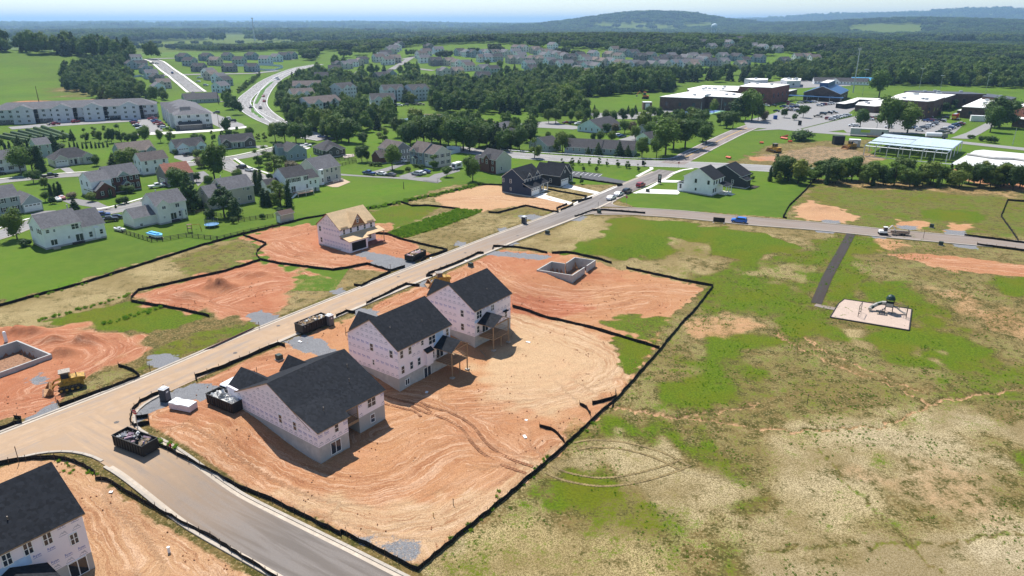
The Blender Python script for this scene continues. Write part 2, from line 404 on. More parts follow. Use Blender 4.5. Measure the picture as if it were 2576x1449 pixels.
paint(D((1310,520),(1400,535),(1330,552),(1250,540)), 1, straw=.55, lush=.3, dirt=.15, red=.4)
# lots right of the new road: scraped orange soil, paler towards the fence
CH['straw'][(XF > -45) & (YF < 262) & (CH['lawn'] < .5)] = .6
paint(SITE_R, .8, dirt=1, red=.42, lush=0, straw=0, lawn=0)
paint(D((420,985),(560,930),(700,880),(770,900),(640,985),(600,1060),(420,1060)), 1.5, red=.62)
paint(D((930,780),(1080,715),(1200,650),(1440,660),(1600,700),(1500,780),(1300,775),(1270,700)), 2.5, red=.62)
paint(D((1180,640),(1270,628),(1400,640),(1340,690),(1230,680)), 1.5, red=.72)
paint(D((1270,745),(1400,750),(1490,775),(1400,800),(1275,790)), 1.0, red=1.0)
paint(D((1440,700),(1700,720),(1690,790),(1500,790)), 2, red=.45)
paint(D((1290,800),(1420,812),(1560,870),(1575,930),(1540,990),(1400,1060),(1240,1010),(1190,930),(1265,860)), 2.0, red=.12, pale=.75)
paint(D((650,1235),(820,1250),(1000,1270),(1230,1235),(1330,1160),(1410,1120),(1250,1280),(1062,1420),(930,1380)), 1.5, red=.15, pale=.7)
paint(D((820,1330),(1060,1360),(1080,1400),(1000,1420)), 1.0, gravel=.6)
paint(D((760,1290),(880,1340),(930,1385),(800,1320)), .8, straw=.5, lush=.35, dirt=.4)
paint(D((1500,812),(1580,790),(1690,800),(1658,868)), 1.2, dirt=.25, lush=.55, straw=.4)
paint(D((1530,850),(1560,840),(1655,868),(1600,950),(1570,930)), 1.0, dirt=.2, lush=.75, straw=.3)
paint(D((1430,1040),(1500,1060),(1470,1110),(1400,1120)), 1, lush=.4, straw=.5, dirt=.5)
paint(D((600,1050),(680,1100),(820,1200),(960,1070),(900,1180),(800,1240),(640,1140)), 1.5, red=.5)
paint(D((-60,1175),(0,1165),(60,1155),(150,1152),(240,1195),(330,1262),(470,1335),(640,1449),(640,1600),(-100,1600)), .8, dirt=1, red=.3, pale=.35, straw=0, lush=0)
# seeded field right of the fence: straw mulch, green patches, bare and eroded places
FLD = D((1775,722),(1690,800),(1655,872),(1560,1002),(1420,1132),(1250,1282),(1062,1432),(1062,1560),(2800,1560),(2800,560),(2100,590),(1960,640))
paint(FLD, 1, straw=.50, dirt=.0, lush=.24, lawn=0, red=.2)
def fld(pts, f, **k): paint(D(*pts), f*1.7, **k)
fld([(1230,622),(1480,548),(1640,545),(1560,600),(1480,650)], 1.2, straw=.8, lush=.12, dirt=.2, red=.25)
fld([(1420,638),(1500,600),(1545,548),(1700,558),(1930,588),(2010,622),(1900,662),(1760,640),(1700,640),(1560,652)], 1.2, lush=.95, straw=.12, dirt=0)
fld([(1690,600),(1790,610),(1780,650),(1690,640)], 1.2, straw=.8, lush=.3)
fld([(1530,660),(1680,650),(1800,690),(1780,720),(1640,700)], 1.5, straw=.85, lush=.2)
fld([(1780,690),(1900,650),(2010,640),(2080,600),(2120,600),(2040,740),(1960,790),(1840,800),(1760,770)], 2, lush=.62, straw=.3)
fld([(1860,690),(2010,650),(2050,680),(1990,720)], 1.5, straw=.7, lush=.3)
fld([(1700,800),(1880,790),(1930,840),(1760,850)], 1.5, dirt=.5, red=.28, straw=.6, lush=.1)
fld([(2120,590),(2230,610),(2130,760),(2060,770)], 1.2, lush=.7, straw=.15)
fld([(2150,640),(2230,640),(2260,700),(2160,690)], 1.5, straw=.6, lush=.3, dirt=.2, red=.2)
fld([(2160,700),(2360,720),(2420,790),(2300,800),(2260,770),(2160,760)], 1.5, lush=.62, straw=.25)
fld([(2235,642),(2330,636),(2440,650),(2576,668),(2700,680),(2700,712),(2576,694),(2420,684),(2330,665)], .8, dirt=1, red=.55, straw=0, lush=0)
fld([(2190,585),(2260,600),(2290,625),(2220,630)], 1, dirt=.6, red=.25, straw=.5)
fld([(2300,720),(2400,730),(2576,790),(2700,850),(2700,900),(2500,830),(2390,790)], 2, dirt=.45, red=.15, straw=.5, lush=.05)
fld([(2500,700),(2576,690),(2700,690),(2700,745),(2540,740)], 1.5, lush=.9, straw=.1)
fld([(2270,810),(2340,810),(2430,850),(2490,900),(2440,945),(2330,925),(2200,880),(2110,850),(2160,835)], 2, lush=.85, straw=.08, lawn=.2)
fld([(2080,835),(2160,830),(2180,870),(2090,870)], 1.5, straw=.9, lush=.05, dirt=.1)
fld([(2290,870),(2340,880),(2330,920),(2280,910)], 1.5, straw=.9, lush=.05)
fld([(1900,740),(2000,720),(2090,790),(2100,840),(1980,830),(1910,790)], 2, lush=.7, straw=.25)
fld([(1690,1000),(1740,930),(1850,840),(1960,830),(1900,880),(1890,960),(1900,1010),(1840,1030)], 2, lush=.8, straw=.15)
fld([(1900,900),(2050,870),(2200,960),(2330,1010),(2100,1080),(1880,1010)], 3, straw=.45, lush=.25, dirt=.15, red=.1)
fld([(1480,1060),(1600,1050),(1720,1090),(1800,1150),(1900,1240),(1870,1250),(1740,1170),(1560,1110),(1440,1110)], 1.5, lush=.7, straw=.3)
fld([(1480,1100),(1600,1100),(1740,1150),(1890,1235),(1880,1330),(1700,1290),(1500,1190),(1420,1180)], 1.5, straw=.85, lush=.12, dirt=.25, red=.1, pale=.3)
fld([(1350,1190),(1440,1190),(1540,1220),(1600,1290),(1500,1320),(1380,1260)], 1.2, lush=.8, straw=.2)
fld([(1500,1270),(1700,1290),(1760,1350),(1640,1420),(1500,1400)], 2, straw=.6, lush=.45)
fld([(1080,1449),(1250,1310),(1500,1370),(1700,1449),(1700,1560),(1080,1560)], 2, straw=.85, lush=.22)
fld([(1860,1250),(1920,1250),(1930,1449),(1920,1560),(1790,1560),(1830,1400)], 1.2, straw=.25, lush=.35, dirt=.2, red=.1)
fld([(1930,1380),(2200,1370),(2576,1310),(2800,1280),(2800,1560),(1930,1560)], 2, straw=1.0, lush=.0, pale=.8)
fld([(1960,1180),(2150,1200),(2330,1320),(2150,1370),(1960,1360)], 3, straw=.8, lush=.15, pale=.3)
fld([(1960,1110),(2100,1060),(2300,1050),(2200,1180),(2140,1195),(2050,1250),(1960,1200)], 2, straw=.9, lush=.15, pale=.4)
fld([(2140,1195),(2290,1160),(2400,1160),(2520,1220),(2576,1310),(2480,1330),(2330,1310),(2220,1240)], 2, dirt=.38, red=.05, straw=.6, lush=0, pale=.5)
fld([(2200,1090),(2400,1070),(2576,1010),(2700,1000),(2700,1100),(2420,1150),(2290,1150)], 3, straw=.85, pale=.6, lush=.1)
fld([(2530,1140),(2700,1100),(2700,1230),(2576,1210)], 2, lush=.6, straw=.3)
fld([(2340,940),(2500,930),(2700,900),(2700,990),(2420,1000)], 2, lush=.45, straw=.45)
for pts in ([(1955,830),(1985,860),(2090,910),(2160,940),(2260,975),(2345,1015)], [(1910,1015),(1830,1030),(1700,1045),(1600,1030),(1540,1020)], [(1540,1022),(1640,1040),(1790,1060),(1950,1080),(2090,1080),(2240,1065),(2345,1015),(2420,1000),(2576,978),(2700,960)],
            [(2030,845),(2070,880),(2180,925),(2330,990)], [(2060,1130),(2160,1240),(2290,1360),(2370,1449)], [(1930,1383),(2150,1375),(2330,1365),(2576,1340)]):
    paintline([q+np.array((rnd.uniform(-.7,.7), rnd.uniform(-.7,.7))) for q in smoothline(D(*pts), 9)], .33 if pts[0][0] < 2055 else .3, h=-.3 if pts[0][1] < 1100 else -.05, dirt=.62 if pts[0][1] < 1100 else .2, red=.3, pale=.5, straw=.2 if pts[0][1] < 1100 else .4, lush=0 if pts[0][1] < 1100 else .35)
# beyond the upper street: meadow with scraped spots, white house's lawn
fld([(1980,552),(2050,450),(2300,455),(2576,480),(2800,500),(2800,640),(2576,598),(2200,570)], 1.2, lawn=.25, lush=.45, straw=.5, dirt=0)
fld([(2060,452),(2200,455),(2400,470),(2576,480),(2576,500),(2300,478),(2080,470)], 1.5, straw=.5, lush=.15, dirt=.4, red=.2, lawn=0)
fld([(2010,512),(2040,505),(2100,520),(2165,545),(2120,560),(2030,555),(2000,540)], .8, dirt=1, red=.35, pale=.4, lush=0, lawn=0)
fld([(2260,552),(2340,558),(2330,575),(2240,570)], .8, dirt=.8, red=.3)
fld([(2390,562),(2440,565),(2440,582),(2380,580)], .8, dirt=.8, red=.3)
fld([(2320,530),(2420,528),(2480,545),(2460,560),(2330,548)], .8, lush=1, straw=0)
WLAWN = D((1556,503),(1600,480),(1700,428),(1930,428),(2046,449),(1972,548),(1800,535),(1600,522))
paint(WLAWN, .6, lawn=1, lush=0, straw=0, dirt=0)
fld([(1430,420),(1520,410),(1620,425),(1590,455),(1500,440)], .8, lawn=1, straw=0, dirt=0)
# school site in the upper right
fld([(1870,380),(1950,360),(2190,350),(2200,410),(2100,425),(1930,420),(1800,408)], 1.5, lawn=.3, straw=.5, lush=.2)
fld([(1895,395),(1960,382),(2060,365),(2160,375),(2230,400),(2160,420),(1950,412)], 1.5, dirt=.45, red=.12, gravel=.4, lawn=.25, straw=.5)
fld([(1880,393),(1990,395),(1990,405),(1890,405)], 1, dirt=1, red=.5)
fld([(1720,395),(1900,360),(1920,372),(1860,400),(1780,412)], 1.5, lawn=.8, straw=.2)
fld([(2300,420),(2576,440),(2700,445),(2700,470),(2576,480),(2380,440)], 2, dirt=.9, red=.55, lawn=0)
# farmland, slope of the far hill
for pts, ch in (([(0,125),(230,122),(300,140),(280,240),(0,262)], dict(lawn=.62, lush=.4, straw=.1)),
                ([(-400,100),(0,128),(0,262),(-400,300)], dict(lawn=1, lush=.3)),
                ([(180,222),(270,224),(275,245),(185,248)], dict(straw=.7, lawn=.2, lush=0)), ([(50,255),(290,247),(290,262),(40,265)], dict(dirt=.7, red=.6, lawn=0))):
    paint(PP('D', *pts), 12, **ch)
FARL = (np.hypot(XF, YF) > 1500)
CH['lawn'] = np.where(FARL, .35, CH['lawn']).astype(np.float32); CH['lush'] = np.where(FARL, .7, CH['lush']).astype(np.float32)
# gravel pads laid over the soil
for s_, pts in (('E', [(2150,1130),(2290,1070),(2420,1120),(2576,1220),(2560,1262),(2400,1240),(2230,1180)]), ('R1', [(900,300),(960,270),(1100,300),(1060,350),(940,330)]), ('F', [(585,700),(640,655),(690,660),(680,720),(600,720)]),
    ('R4', [(1080,915),(1200,860),(1420,900),(1900,1000),(1970,1040),(1810,1110),(1620,1140),(1260,1050),(1330,1000)]), ('F', [(1085,455),(1120,440),(1560,478),(1580,500),(1500,512),(1080,475)]),
    ('E', [(1850,935),(1960,890),(2160,955),(2010,1020),(1900,970)]), ('E', [(1120,1235),(1290,1215),(1400,1260),(1250,1335),(1140,1330)]), ('R2', [(1010,330),(1000,240),(1190,105),(1440,15),(1560,30),(1720,60),(1700,120),(1540,140),(1290,150),(1140,225)]),
    ('J', [(1050,215),(1080,203),(1190,215),(1185,240),(1060,232)]), ('J', [(1000,290),(1150,290),(1140,312),(1010,305)]), ('J', [(1410,325),(1560,330),(1540,355),(1420,345)]), ('J', [(1620,250),(1770,258),(1765,292),(1625,275)]), ('J', [(1975,285),(2130,290),(2130,335),(1975,318)]), ('J', [(2040,395),(2215,402),(2215,435),(2060,415)]),
    ('F', [(1340,175),(1440,165),(1530,190),(1470,215),(1350,200)]), ('F', [(1170,280),(1230,265),(1290,285),(1200,305)]), ('F', [(850,400),(880,370),(950,385),(920,415)]), ('F', [(1230,395),(1290,370),(1340,385),(1290,405)]), ('F', [(1720,215),(1790,180),(1860,185),(1810,220)]), ('E', [(2500,750),(2576,720),(2640,760),(2560,790)]),
    ('K', [(380,150),(430,130),(470,180),(400,260),(170,300),(180,270)]), ('E', [(200,1420),(280,1370),(350,1400),(330,1449),(220,1449)])):
    paint(PP(s_, *pts), .55, gravel=1.0)
mound(P('D', 548, 725), 5.0, 3.4, 2.7, 2); mound(P('D', 640, 690), 7, 3, 1.0, 14); mound(P('D', 470, 745), 6, 3, 1.1, 4); mound(P('D', 212, 858), 2.8, 2.2, 2.0, 5); mound(P('D', 160, 890), 3, 2, 1.4, 6); mound(P('D', 60, 838), 9, 2.5, 1.5, 9); mound(P('D', 130, 855), 4, 2, 1.2, 19); mound(P('D', 600, 905), 3, 2, .8, 21); mound(P('D', 1400, 690), 4, 1.6, .6, 22)
mound(P('D', 1300, 880), 3, 1.5, .5, 7); mound(P('D', 2055, 525), 8, 4, 1.0, 8); mound(P('D', 1275, 878), 3, 1, .4, 3)
# directions in which machines scraped and tracked the soil: distance along / across the nearest guide line
GUIDES = [smoothline(D(*p), 5) for p in ([(420,1040),(520,1060),(640,1150),(820,1230),(1000,1215),(1150,1130),(1330,1150),(1400,1130)], [(960,1090),(1100,1040),(1250,1030),(1400,1000),(1530,960)],
   [(1000,1000),(1110,1020),(1220,1090),(1330,1165)], [(1250,780),(1400,830),(1520,880),(1545,930),(1440,990),(1250,1000),(1130,1010)], [(1200,660),(1300,720),(1450,745),(1620,730),(1750,735)], [(1180,720),(1300,760),(1480,780),(1620,760)],
   [(700,1270),(820,1300),(1000,1330),(1200,1260),(1400,1120)], [(450,1090),(600,1180),(800,1290),(1040,1400)], [(930,790),(1050,740),(1150,690)], [(520,940),(620,900),(720,880)], [(420,1000),(520,985),(600,1020)],
   [(0,900),(120,860),(260,850),(300,880),(230,930),(100,980)], [(0,1040),(140,1000),(240,930),(350,880)], [(360,755),(520,770),(680,800),(800,760)], [(420,735),(560,700),(700,680),(850,715)], [(560,760),(680,720),(830,720)],
   [(630,600),(720,590),(790,570)], [(660,635),(760,660),(880,672),(1000,665)], [(700,610),(760,640),(900,650)], [(950,600),(1000,620),(1080,635)], [(1110,505),(1250,500),(1400,515)], [(150,1200),(260,1300),(330,1420)], [(300,1250),(420,1330),(560,1440)], [(2240,650),(2400,665),(2576,680)], [(1480,1100),(1640,1120),(1780,1180),(1880,1260)], [(1420,1190),(1560,1240),(1700,1230),(1840,1200)])]
U = np.zeros(NX*NY, np.float32); V = np.full(NX*NY, 1e9, np.float32)
near = np.where((XF > -130) & (XF < 130) & (YF < 290))[0]
for gi, gl in enumerate(GUIDES):
    s_ = 0
    for a, b in zip(gl[:-1], gl[1:]):
        e = b-a; ln = np.linalg.norm(e); mid = (a+b)/2; m = near[(np.abs(XF[near]-mid[0]) < 22) & (np.abs(YF[near]-mid[1]) < 22)]
        wx, wy = XF[m]-a[0], YF[m]-a[1]; t = np.clip((wx*e[0]+wy*e[1])/(ln*ln+1e-9), -.02, 1.02); d = np.hypot(wx-e[0]*t, wy-e[1]*t)
        sg = np.sign(e[0]*wy-e[1]*wx); c = np.abs(V[m]) > d; V[m[c]] = (d*sg)[c]; U[m[c]] = (s_+t*ln+gi*53)[c]
        s_ += ln
V[np.abs(V) > 1e8] = 0
rel = CH['dirt']*(YF < 290)
ZF = z0(XF, YF) + HADD + rel*.16*(vnoise(U*.25, V*1.6, 11)-.5) + rel*.10*(vnoise(XF*1.1, YF*1.1, 12)-.5) + (1-rel)*.07*(YF < 290)*(vnoise(XF*.6, YF*.6, 13)-.5)
for pl, hw in NEAR_ROADS:
    a_ = np.array(pl); m = near[(XF[near] > a_[:,0].min()-15) & (XF[near] < a_[:,0].max()+15) & (YF[near] > a_[:,1].min()-15) & (YF[near] < a_[:,1].max()+15)]; d = np.full(len(m), 1e9)
    for a, b in zip(pl[:-1], pl[1:]):
        e = b-a; t = np.clip(((XF[m]-a[0])*e[0]+(YF[m]-a[1])*e[1])/(e@e+1e-9), 0, 1); d = np.minimum(d, np.hypot(XF[m]-a[0]-e[0]*t, YF[m]-a[1]-e[1]*t))
    w = 1-sst(hw+.6, hw+2.2, d); ZF[m] = ZF[m]*(1-w)+(z0(XF[m], YF[m])-.05)*w
    for c in ('dirt','straw'): CH[c][m] *= (1-w)
for pl, zb in (([(14.4,159.6),(21.3,171.3),(16.1,173.8),(13.3,168.7),(9.9,170.3),(6.0,163.8)], -2.6), ([(-83.1,115.8),(-93.2,121.8),(-99.4,111.6),(-89.3,105.6)], -1.5)):
    m = near[(np.abs(XF[near]-pl[0][0]) < 25) & (np.abs(YF[near]-pl[0][1]) < 25)]; d = sdist(pl, XF[m], YF[m]); ZF[m] = np.where(d > .1, zb, ZF[m])
def ground_mat():
    k = NT('ground_soil_and_grass'); k.b.inputs['Roughness'].default_value = .95; k.b.inputs['Specular IOR Level'].default_value = .1
    def at(n, out='Color'):
        a = k.n('Attribute', attribute_name=n); return a.outputs[out]
    s1 = k.n('SeparateColor'); k.l(at('za'), s1.inputs[0]); s2 = k.n('SeparateColor'); k.l(at('zb'), s2.inputs[0]); pale = at('zc', 'Fac')
    dirt, red, straw = s1.outputs; gravel, lush, lawn = s2.outputs
    tv = at('trk', 'Vector'); sx = k.n('SeparateXYZ'); k.l(tv, sx.inputs[0]); fade = sx.outputs[2]
    wob = k.n('TexNoise'); wob.inputs['Scale'].default_value = .35; wob.inputs['Detail'].default_value = 3; k.l(k.position(), wob.inputs['Vector'])
    wv = k.n('VectorMath', operation='MULTIPLY_ADD'); k.l(wob.outputs['Color'], wv.inputs[0]); wv.inputs[1].default_value = (4, 2.2, 0); k.l(tv, wv.inputs[2])
    mz = k.n('VectorMath', operation='MULTIPLY'); k.l(wv.outputs[0], mz.inputs[0]); mz.inputs[1].default_value = (1, 1, 0); trk = mz.outputs[0]
    n1 = k.noise(.55, 5, .65); n2 = k.noise(2.6, 4, .7); n3 = k.noise(.07, 4, .6); n4 = k.noise(7.0, 3, .7); n5 = k.noise(.018, 3, .5)
    mp = k.n('Mapping'); mp.inputs['Scale'].default_value = (.13, 2.8, 1); k.l(trk, mp.inputs['Vector']); st = k.noise(1.0, 5, .7, mp.outputs[0], .6); st = k.math('ADD', .5, k.math('MULTIPLY', k.math('SUBTRACT', st, .5), fade))
    mp2 = k.n('Mapping'); mp2.inputs['Scale'].default_value = (.5, 5.0, 1); mp2.inputs['Rotation'].default_value = (0, 0, .2); k.l(trk, mp2.inputs['Vector']); st2 = k.noise(1.0, 3, .7, mp2.outputs[0], 1.2); st2 = k.math('ADD', .5, k.math('MULTIPLY', k.math('SUBTRACT', st2, .5), fade))
    def mask(ch, jitter, n, a=.35, b=.65): return k.ramp(k.math('ADD', ch, k.math('MULTIPLY', k.math('SUBTRACT', n, .5), jitter)), a, b)
    n6 = k.noise(.2, 7, .72, None, .6); mixn = k.math('ADD', k.math('MULTIPLY', n1, .3), k.math('ADD', k.math('MULTIPLY', n2, .3), k.math('MULTIPLY', n6, .4)))
    # rough sparse growth
    rough = k.mix(k.ramp(n1, .35, .65), (.060, .058, .012), (.165, .112, .040)); rough = k.mix(k.ramp(n2, .50, .66), rough, (.30, .22, .10))
    # straw mulch with bare threads
    stc = k.mix(k.ramp(n4, .40, .60), (.135, .104, .040), (.48, .37, .185)); stc = k.mix(pale, stc, k.mix(k.ramp(n4, .40, .6), (.22, .175, .10), (.52, .43, .29)))
    stc = k.mix(k.ramp(n3, .38, .62, 0, .65), stc, (.165, .118, .042))
    c = k.mix(mask(straw, 3.6, mixn, .32, .80), rough, stc)
    lsh = k.mix(k.ramp(n2, .3, .7), (.040, .076, .004), (.118, .168, .007)); lsh = k.mix(k.ramp(n3, .4, .7, 0, .6), lsh, (.128, .118, .008))
    c = k.mix(mask(lush, 3.6, mixn, .20, .68), c, lsh)
    lwn = k.mix(k.ramp(n1, .3, .7), (.078, .165, .006), (.112, .210, .009)); lwn = k.mix(k.ramp(n3, .35, .7, 0, .6), lwn, (.130, .190, .016))
    vo = k.n('TexVoronoi', feature='F1'); vo.inputs['Scale'].default_value = .036; k.l(k.position(), vo.inputs['Vector']); vs_ = k.n('SeparateColor'); k.l(vo.outputs['Color'], vs_.inputs[0]); lwn = k.mix(k.ramp(vs_.outputs[0], .2, 1.0, 0, .55), lwn, (.115, .165, .018)); lwn = k.mix(k.ramp(vs_.outputs[1], .55, 1.0, 0, .4), lwn, (.058, .125, .010))
    lwn = k.mix(k.ramp(n5, .38, .62, 0, .6), lwn, (.078, .125, .016)); lwn = k.mix(k.ramp(n6, .42, .62, 0, .45), lwn, (.135, .185, .02)); lwn = k.mix(k.ramp(n4, .3, .75, .45, 0), lwn, (.03, .07, .008))
    c = k.mix(mask(lawn, .35, n2, .3, .7), c, lwn)
    tan = k.mix(pale, (.455, .250, .118), (.530, .380, .225)); rd = (.375, .128, .062)
    d0 = k.mix(k.ramp(k.math('ADD', red, k.math('MULTIPLY', k.math('SUBTRACT', n3, .5), .5)), .1, .95), tan, rd)
    d0 = k.mix(k.ramp(st, .54, .62, 0, .75), d0, k.mix(red, (.64, .47, .31), (.66, .38, .25)))
    d0 = k.mix(k.ramp(st, .46, .36, 0, .62), d0, k.mix(red, (.31, .150, .066), (.24, .068, .033)))
    mp3 = k.n('Mapping'); mp3.inputs['Scale'].default_value = (.06, .85, 1); k.l(trk, mp3.inputs['Vector']); st3 = k.noise(1.0, 4, .65, mp3.outputs[0], .8); st3 = k.math('ADD', .5, k.math('MULTIPLY', k.math('SUBTRACT', st3, .5), fade))
    d0 = k.mix(k.ramp(st3, .53, .62, 0, .6), d0, k.mix(red, (.62, .45, .29), (.62, .34, .22))); d0 = k.mix(k.ramp(st3, .47, .38, 0, .55), d0, k.mix(red, (.33, .16, .07), (.25, .07, .035)))
    d0 = k.mix(k.ramp(st2, .48, .36, 0, .45), d0, k.mix(red, (.25, .12, .06), (.18, .05, .025)))
    n7 = k.noise(3.2, 5, .75, None, .5); d0 = k.mix(k.ramp(n6, .45, .65, 0, .5), d0, k.mix(red, (.54, .35, .20), (.46, .19, .10))); d0 = k.mix(k.ramp(n7, .53, .65, 0, .4), d0, k.mix(red, (.60, .42, .26), (.52, .23, .13))); d0 = k.mix(k.ramp(n7, .45, .34, 0, .45), d0, k.mix(red, (.30, .145, .066), (.22, .062, .03)))
    d0 = k.mix(k.ramp(n4, .36, .56, .45, 0), d0, (.15, .07, .035))
    c = k.mix(mask(dirt, 1.8, mixn, .28, .72), c, d0)
    c = k.mix(mask(gravel, .9, n2, .35, .6), c, k.mix(k.ramp(n4, .3, .7), (.12, .12, .125), (.27, .27, .275)))
    k.col(c)
    h = k.math('ADD', k.math('MULTIPLY', st, .7), k.math('ADD', k.math('MULTIPLY', st2, .45), k.math('MULTIPLY', n4, .35))); h = k.math('ADD', h, k.math('MULTIPLY', n2, .6))
    k.bump(h, .75, .22); return k.m
gm = bpy.data.meshes.new('ground')
co = np.stack([XF, YF, ZF], 1).astype(np.float32); gm.vertices.add(len(co)); gm.vertices.foreach_set('co', co.ravel())
jj, ii = np.meshgrid(np.arange(NY-1), np.arange(NX-1), indexing='ij'); q0 = (jj*NX+ii).ravel(); quads = np.stack([q0, q0+1, q0+NX+1, q0+NX], 1).astype(np.int32)
gm.loops.add(quads.size); gm.loops.foreach_set('vertex_index', quads.ravel()); gm.polygons.add(len(quads)); gm.polygons.foreach_set('loop_start', np.arange(0, quads.size, 4, dtype=np.int32))
gm.polygons.foreach_set('use_smooth', np.ones(len(quads), bool)); gm.update(calc_edges=True)
one = np.ones(NX*NY, np.float32)
for n_, chs in (('za', ('dirt','red','straw')), ('zb', ('gravel','lush','lawn'))):
    a = gm.attributes.new(n_, 'FLOAT_COLOR', 'POINT'); a.data.foreach_set('color', np.stack([CH[c] for c in chs]+[one], 1).astype(np.float32).ravel())
a = gm.attributes.new('zc', 'FLOAT', 'POINT'); a.data.foreach_set('value', CH['pale'])
a = gm.attributes.new('trk', 'FLOAT_VECTOR', 'POINT'); a.data.foreach_set('vector', np.stack([U, V, np.exp(-(V/7.0)**2)*(np.abs(V) > 0)], 1).astype(np.float32).ravel())
gm.materials.append(ground_mat()); ground = link('ground', gm); ground['kind'] = 'structure'
# ------------------------------------------------------------------ streets
def asphalt(name, c, dust, lo, hi, inv=False, amt=1.0):
    """worn asphalt; soil carried onto it fades along the street (attribute along.x)"""
    if name in MATS: return MATS[name]
    k = NT(name); k.b.inputs['Roughness'].default_value = .9; k.b.inputs['Specular IOR Level'].default_value = .15
    a = k.n('Attribute', attribute_name='along'); s = k.n('SeparateXYZ'); k.l(a.outputs['Vector'], s.inputs[0])
    mp = k.n('Mapping'); mp.inputs['Scale'].default_value = (.06, .9, 1); k.l(a.outputs['Vector'], mp.inputs['Vector'])
    st = k.noise(1.0, 5, .6, mp.outputs[0], .4); n1 = k.noise(.5, 5, .6); n4 = k.noise(9, 3, .6)
    o = k.mix(k.ramp(n4, .3, .7), tuple(x*.85 for x in c), tuple(x*1.15 for x in c)); o = k.mix(k.ramp(st, .42, .62, 0, .7), o, tuple(x*.55 for x in c))
    f = k.ramp(s.outputs[0], lo, hi, amt, .06) if not inv else k.ramp(s.outputs[0], lo, hi, .06, amt)
    m = k.math('MULTIPLY', f, k.ramp(k.math('ADD', st, k.math('MULTIPLY', n1, .6)), .45, 1.0, .35, 1.25))
    o = k.mix(m, o, k.mix(k.ramp(n1, .3, .7), dust, tuple(x*.82 for x in dust))); k.col(o); k.bump(n4, .25, .02); MATS[name] = k.m; return k.m
DUST = (.44, .305, .195)
M_ROAD = asphalt('dusty_asphalt', (.21, .195, .185), DUST, 150, 262, amt=.92); M_CROSS = asphalt('grey_asphalt', (.185, .165, .15), DUST, 6, 48, amt=.95)
M_UP = asphalt('mid_grey_asphalt', (.20, .185, .18), DUST, 500, 600, amt=.3); M_ART = asphalt('bright_asphalt', (.30, .295, .29), DUST, 0, 1, amt=.1)
M_NEWASP = asphalt('fresh_black_asphalt', (.036, .034, .037), DUST, 0, 1, amt=.06); M_PARK = asphalt('parking_asphalt', (.26, .255, .25), DUST, 0, 1, amt=.05)
M_LINE = mat('white_road_paint', (.72, .72, .70), .8, .15, 2); M_YLINE = mat('yellow_road_paint', (.70, .42, .06), .8, .15, 2)
M_GUT = mat('gutter_concrete', (.50, .42, .33), .9, .14, 2.0, .1, big=.12)
road_main = ribbon('road', MAIN, -MW, MW, .02, M_ROAD, kind='structure', uv=True)
def between(line, a, b):
    """part of a line between two fractions of its length"""
    L_ = resample(line, 1.0); n = len(L_); return L_[int(a*(n-1)):max(int(b*(n-1)), int(a*(n-1))+1)+1]
road_cross = ribbon('road', between(CROSS, 0, 1), -CW, CW, .028, M_CROSS, kind='structure', uv=True)
road_upper = ribbon('road', UPPER, -UW, UW, .028, M_UP, kind='structure', uv=True)
def fillet(road, corner, d1, d2, r, m, lift=.034, kerb=True, n=10, kw=.42):
    """paved corner between two kerb lines meeting at corner, with its curved kerb"""
    c = np.array(corner, float); d1 = np.array(d1)/np.linalg.norm(d1); d2 = np.array(d2)/np.linalg.norm(d2)
    a, b = c + d1*r, c + d2*r
    arc = [(1-t)**2*a + 2*t*(1-t)*c + t*t*b for t in [i/n for i in range(n+1)]]
    sheet('road', [c - (d1+d2)*1.2] + arc, lift, m, kind='structure')
    if kerb:
        side = d1[0]*d2[1]-d1[1]*d2[0]
        kerbs(arc, (0, -kw) if side > 0 else (0, kw))
    return arc
KN = [0]
def kerbs(line, off):
    """concrete kerb cast in sections: each run one structure with 3 m sections as pieces"""
    L_ = resample(line, 1.5); 
    root = link('kerb', None); root['kind'] = 'structure'
    for i in range(0, len(L_)-1, 2):
        sg = L_[i:i+3]
        if len(sg) < 2: continue
        t0, t1 = sg[0], sg[-1]; sg = [sg[0] + (sg[1]-sg[0])*.012] + sg[1:-1] + [sg[-1] + (sg[-2]-sg[-1])*.012]
        ribbon('kerb_section', sg, off[0], off[1], .14, M_KERB if off[2:] == () else M_GUT, root, thick=.3)
    KN[0] += 1
Lm, Rm = offset(MAIN, -MW), offset(MAIN, MW)
kerbs(between(Lm, .06, .985), (0, -.45)); kerbs(between(Rm, .405, .855), (0, .45))
kerbs(between(offset(CROSS, -CW), .165, 1), (0, -.42)); kerbs(between(offset(CROSS, CW), .175, 1), (0, .42))
for l_, a_, b_, o0, o1 in ((MAIN, .06, .985, -MW+.02, -MW+.6), (MAIN, .405, .855, MW-.6, MW-.02), (CROSS, .165, 1, -CW+.02, -CW+.55), (CROSS, .175, 1, CW-.55, CW-.02)): ribbon('gutter', between(l_, a_, b_), o0, o1, .042, M_GUT, kind='structure')
kerbs(between(offset(UPPER, -UW), .10, 1), (0, -.42)); kerbs(between(offset(UPPER, UW), .12, 1), (0, .42))
kerbs(between(Rm, .895, .985), (0, .45))
td = MAIN[24]-MAIN[20]; td /= np.linalg.norm(td); cd = CROSS[-1]-CROSS[0]; cd /= np.linalg.norm(cd)
def isect(p, d, q, e):
    M_ = np.array(((d[0], -e[0]), (d[1], -e[1]))); t = np.linalg.solve(M_, np.array(q)-np.array(p)); return np.array(p)+np.array(d)*t[0]
pc = isect(Rm[20], td, offset(CROSS, -CW)[4], cd); fillet('a', pc, td, cd, 9.5, M_CROSS)
pc2 = isect(Rm[20], td, offset(CROSS, CW)[4], cd); fillet('b', pc2, -td, cd, 11, M_CROSS)
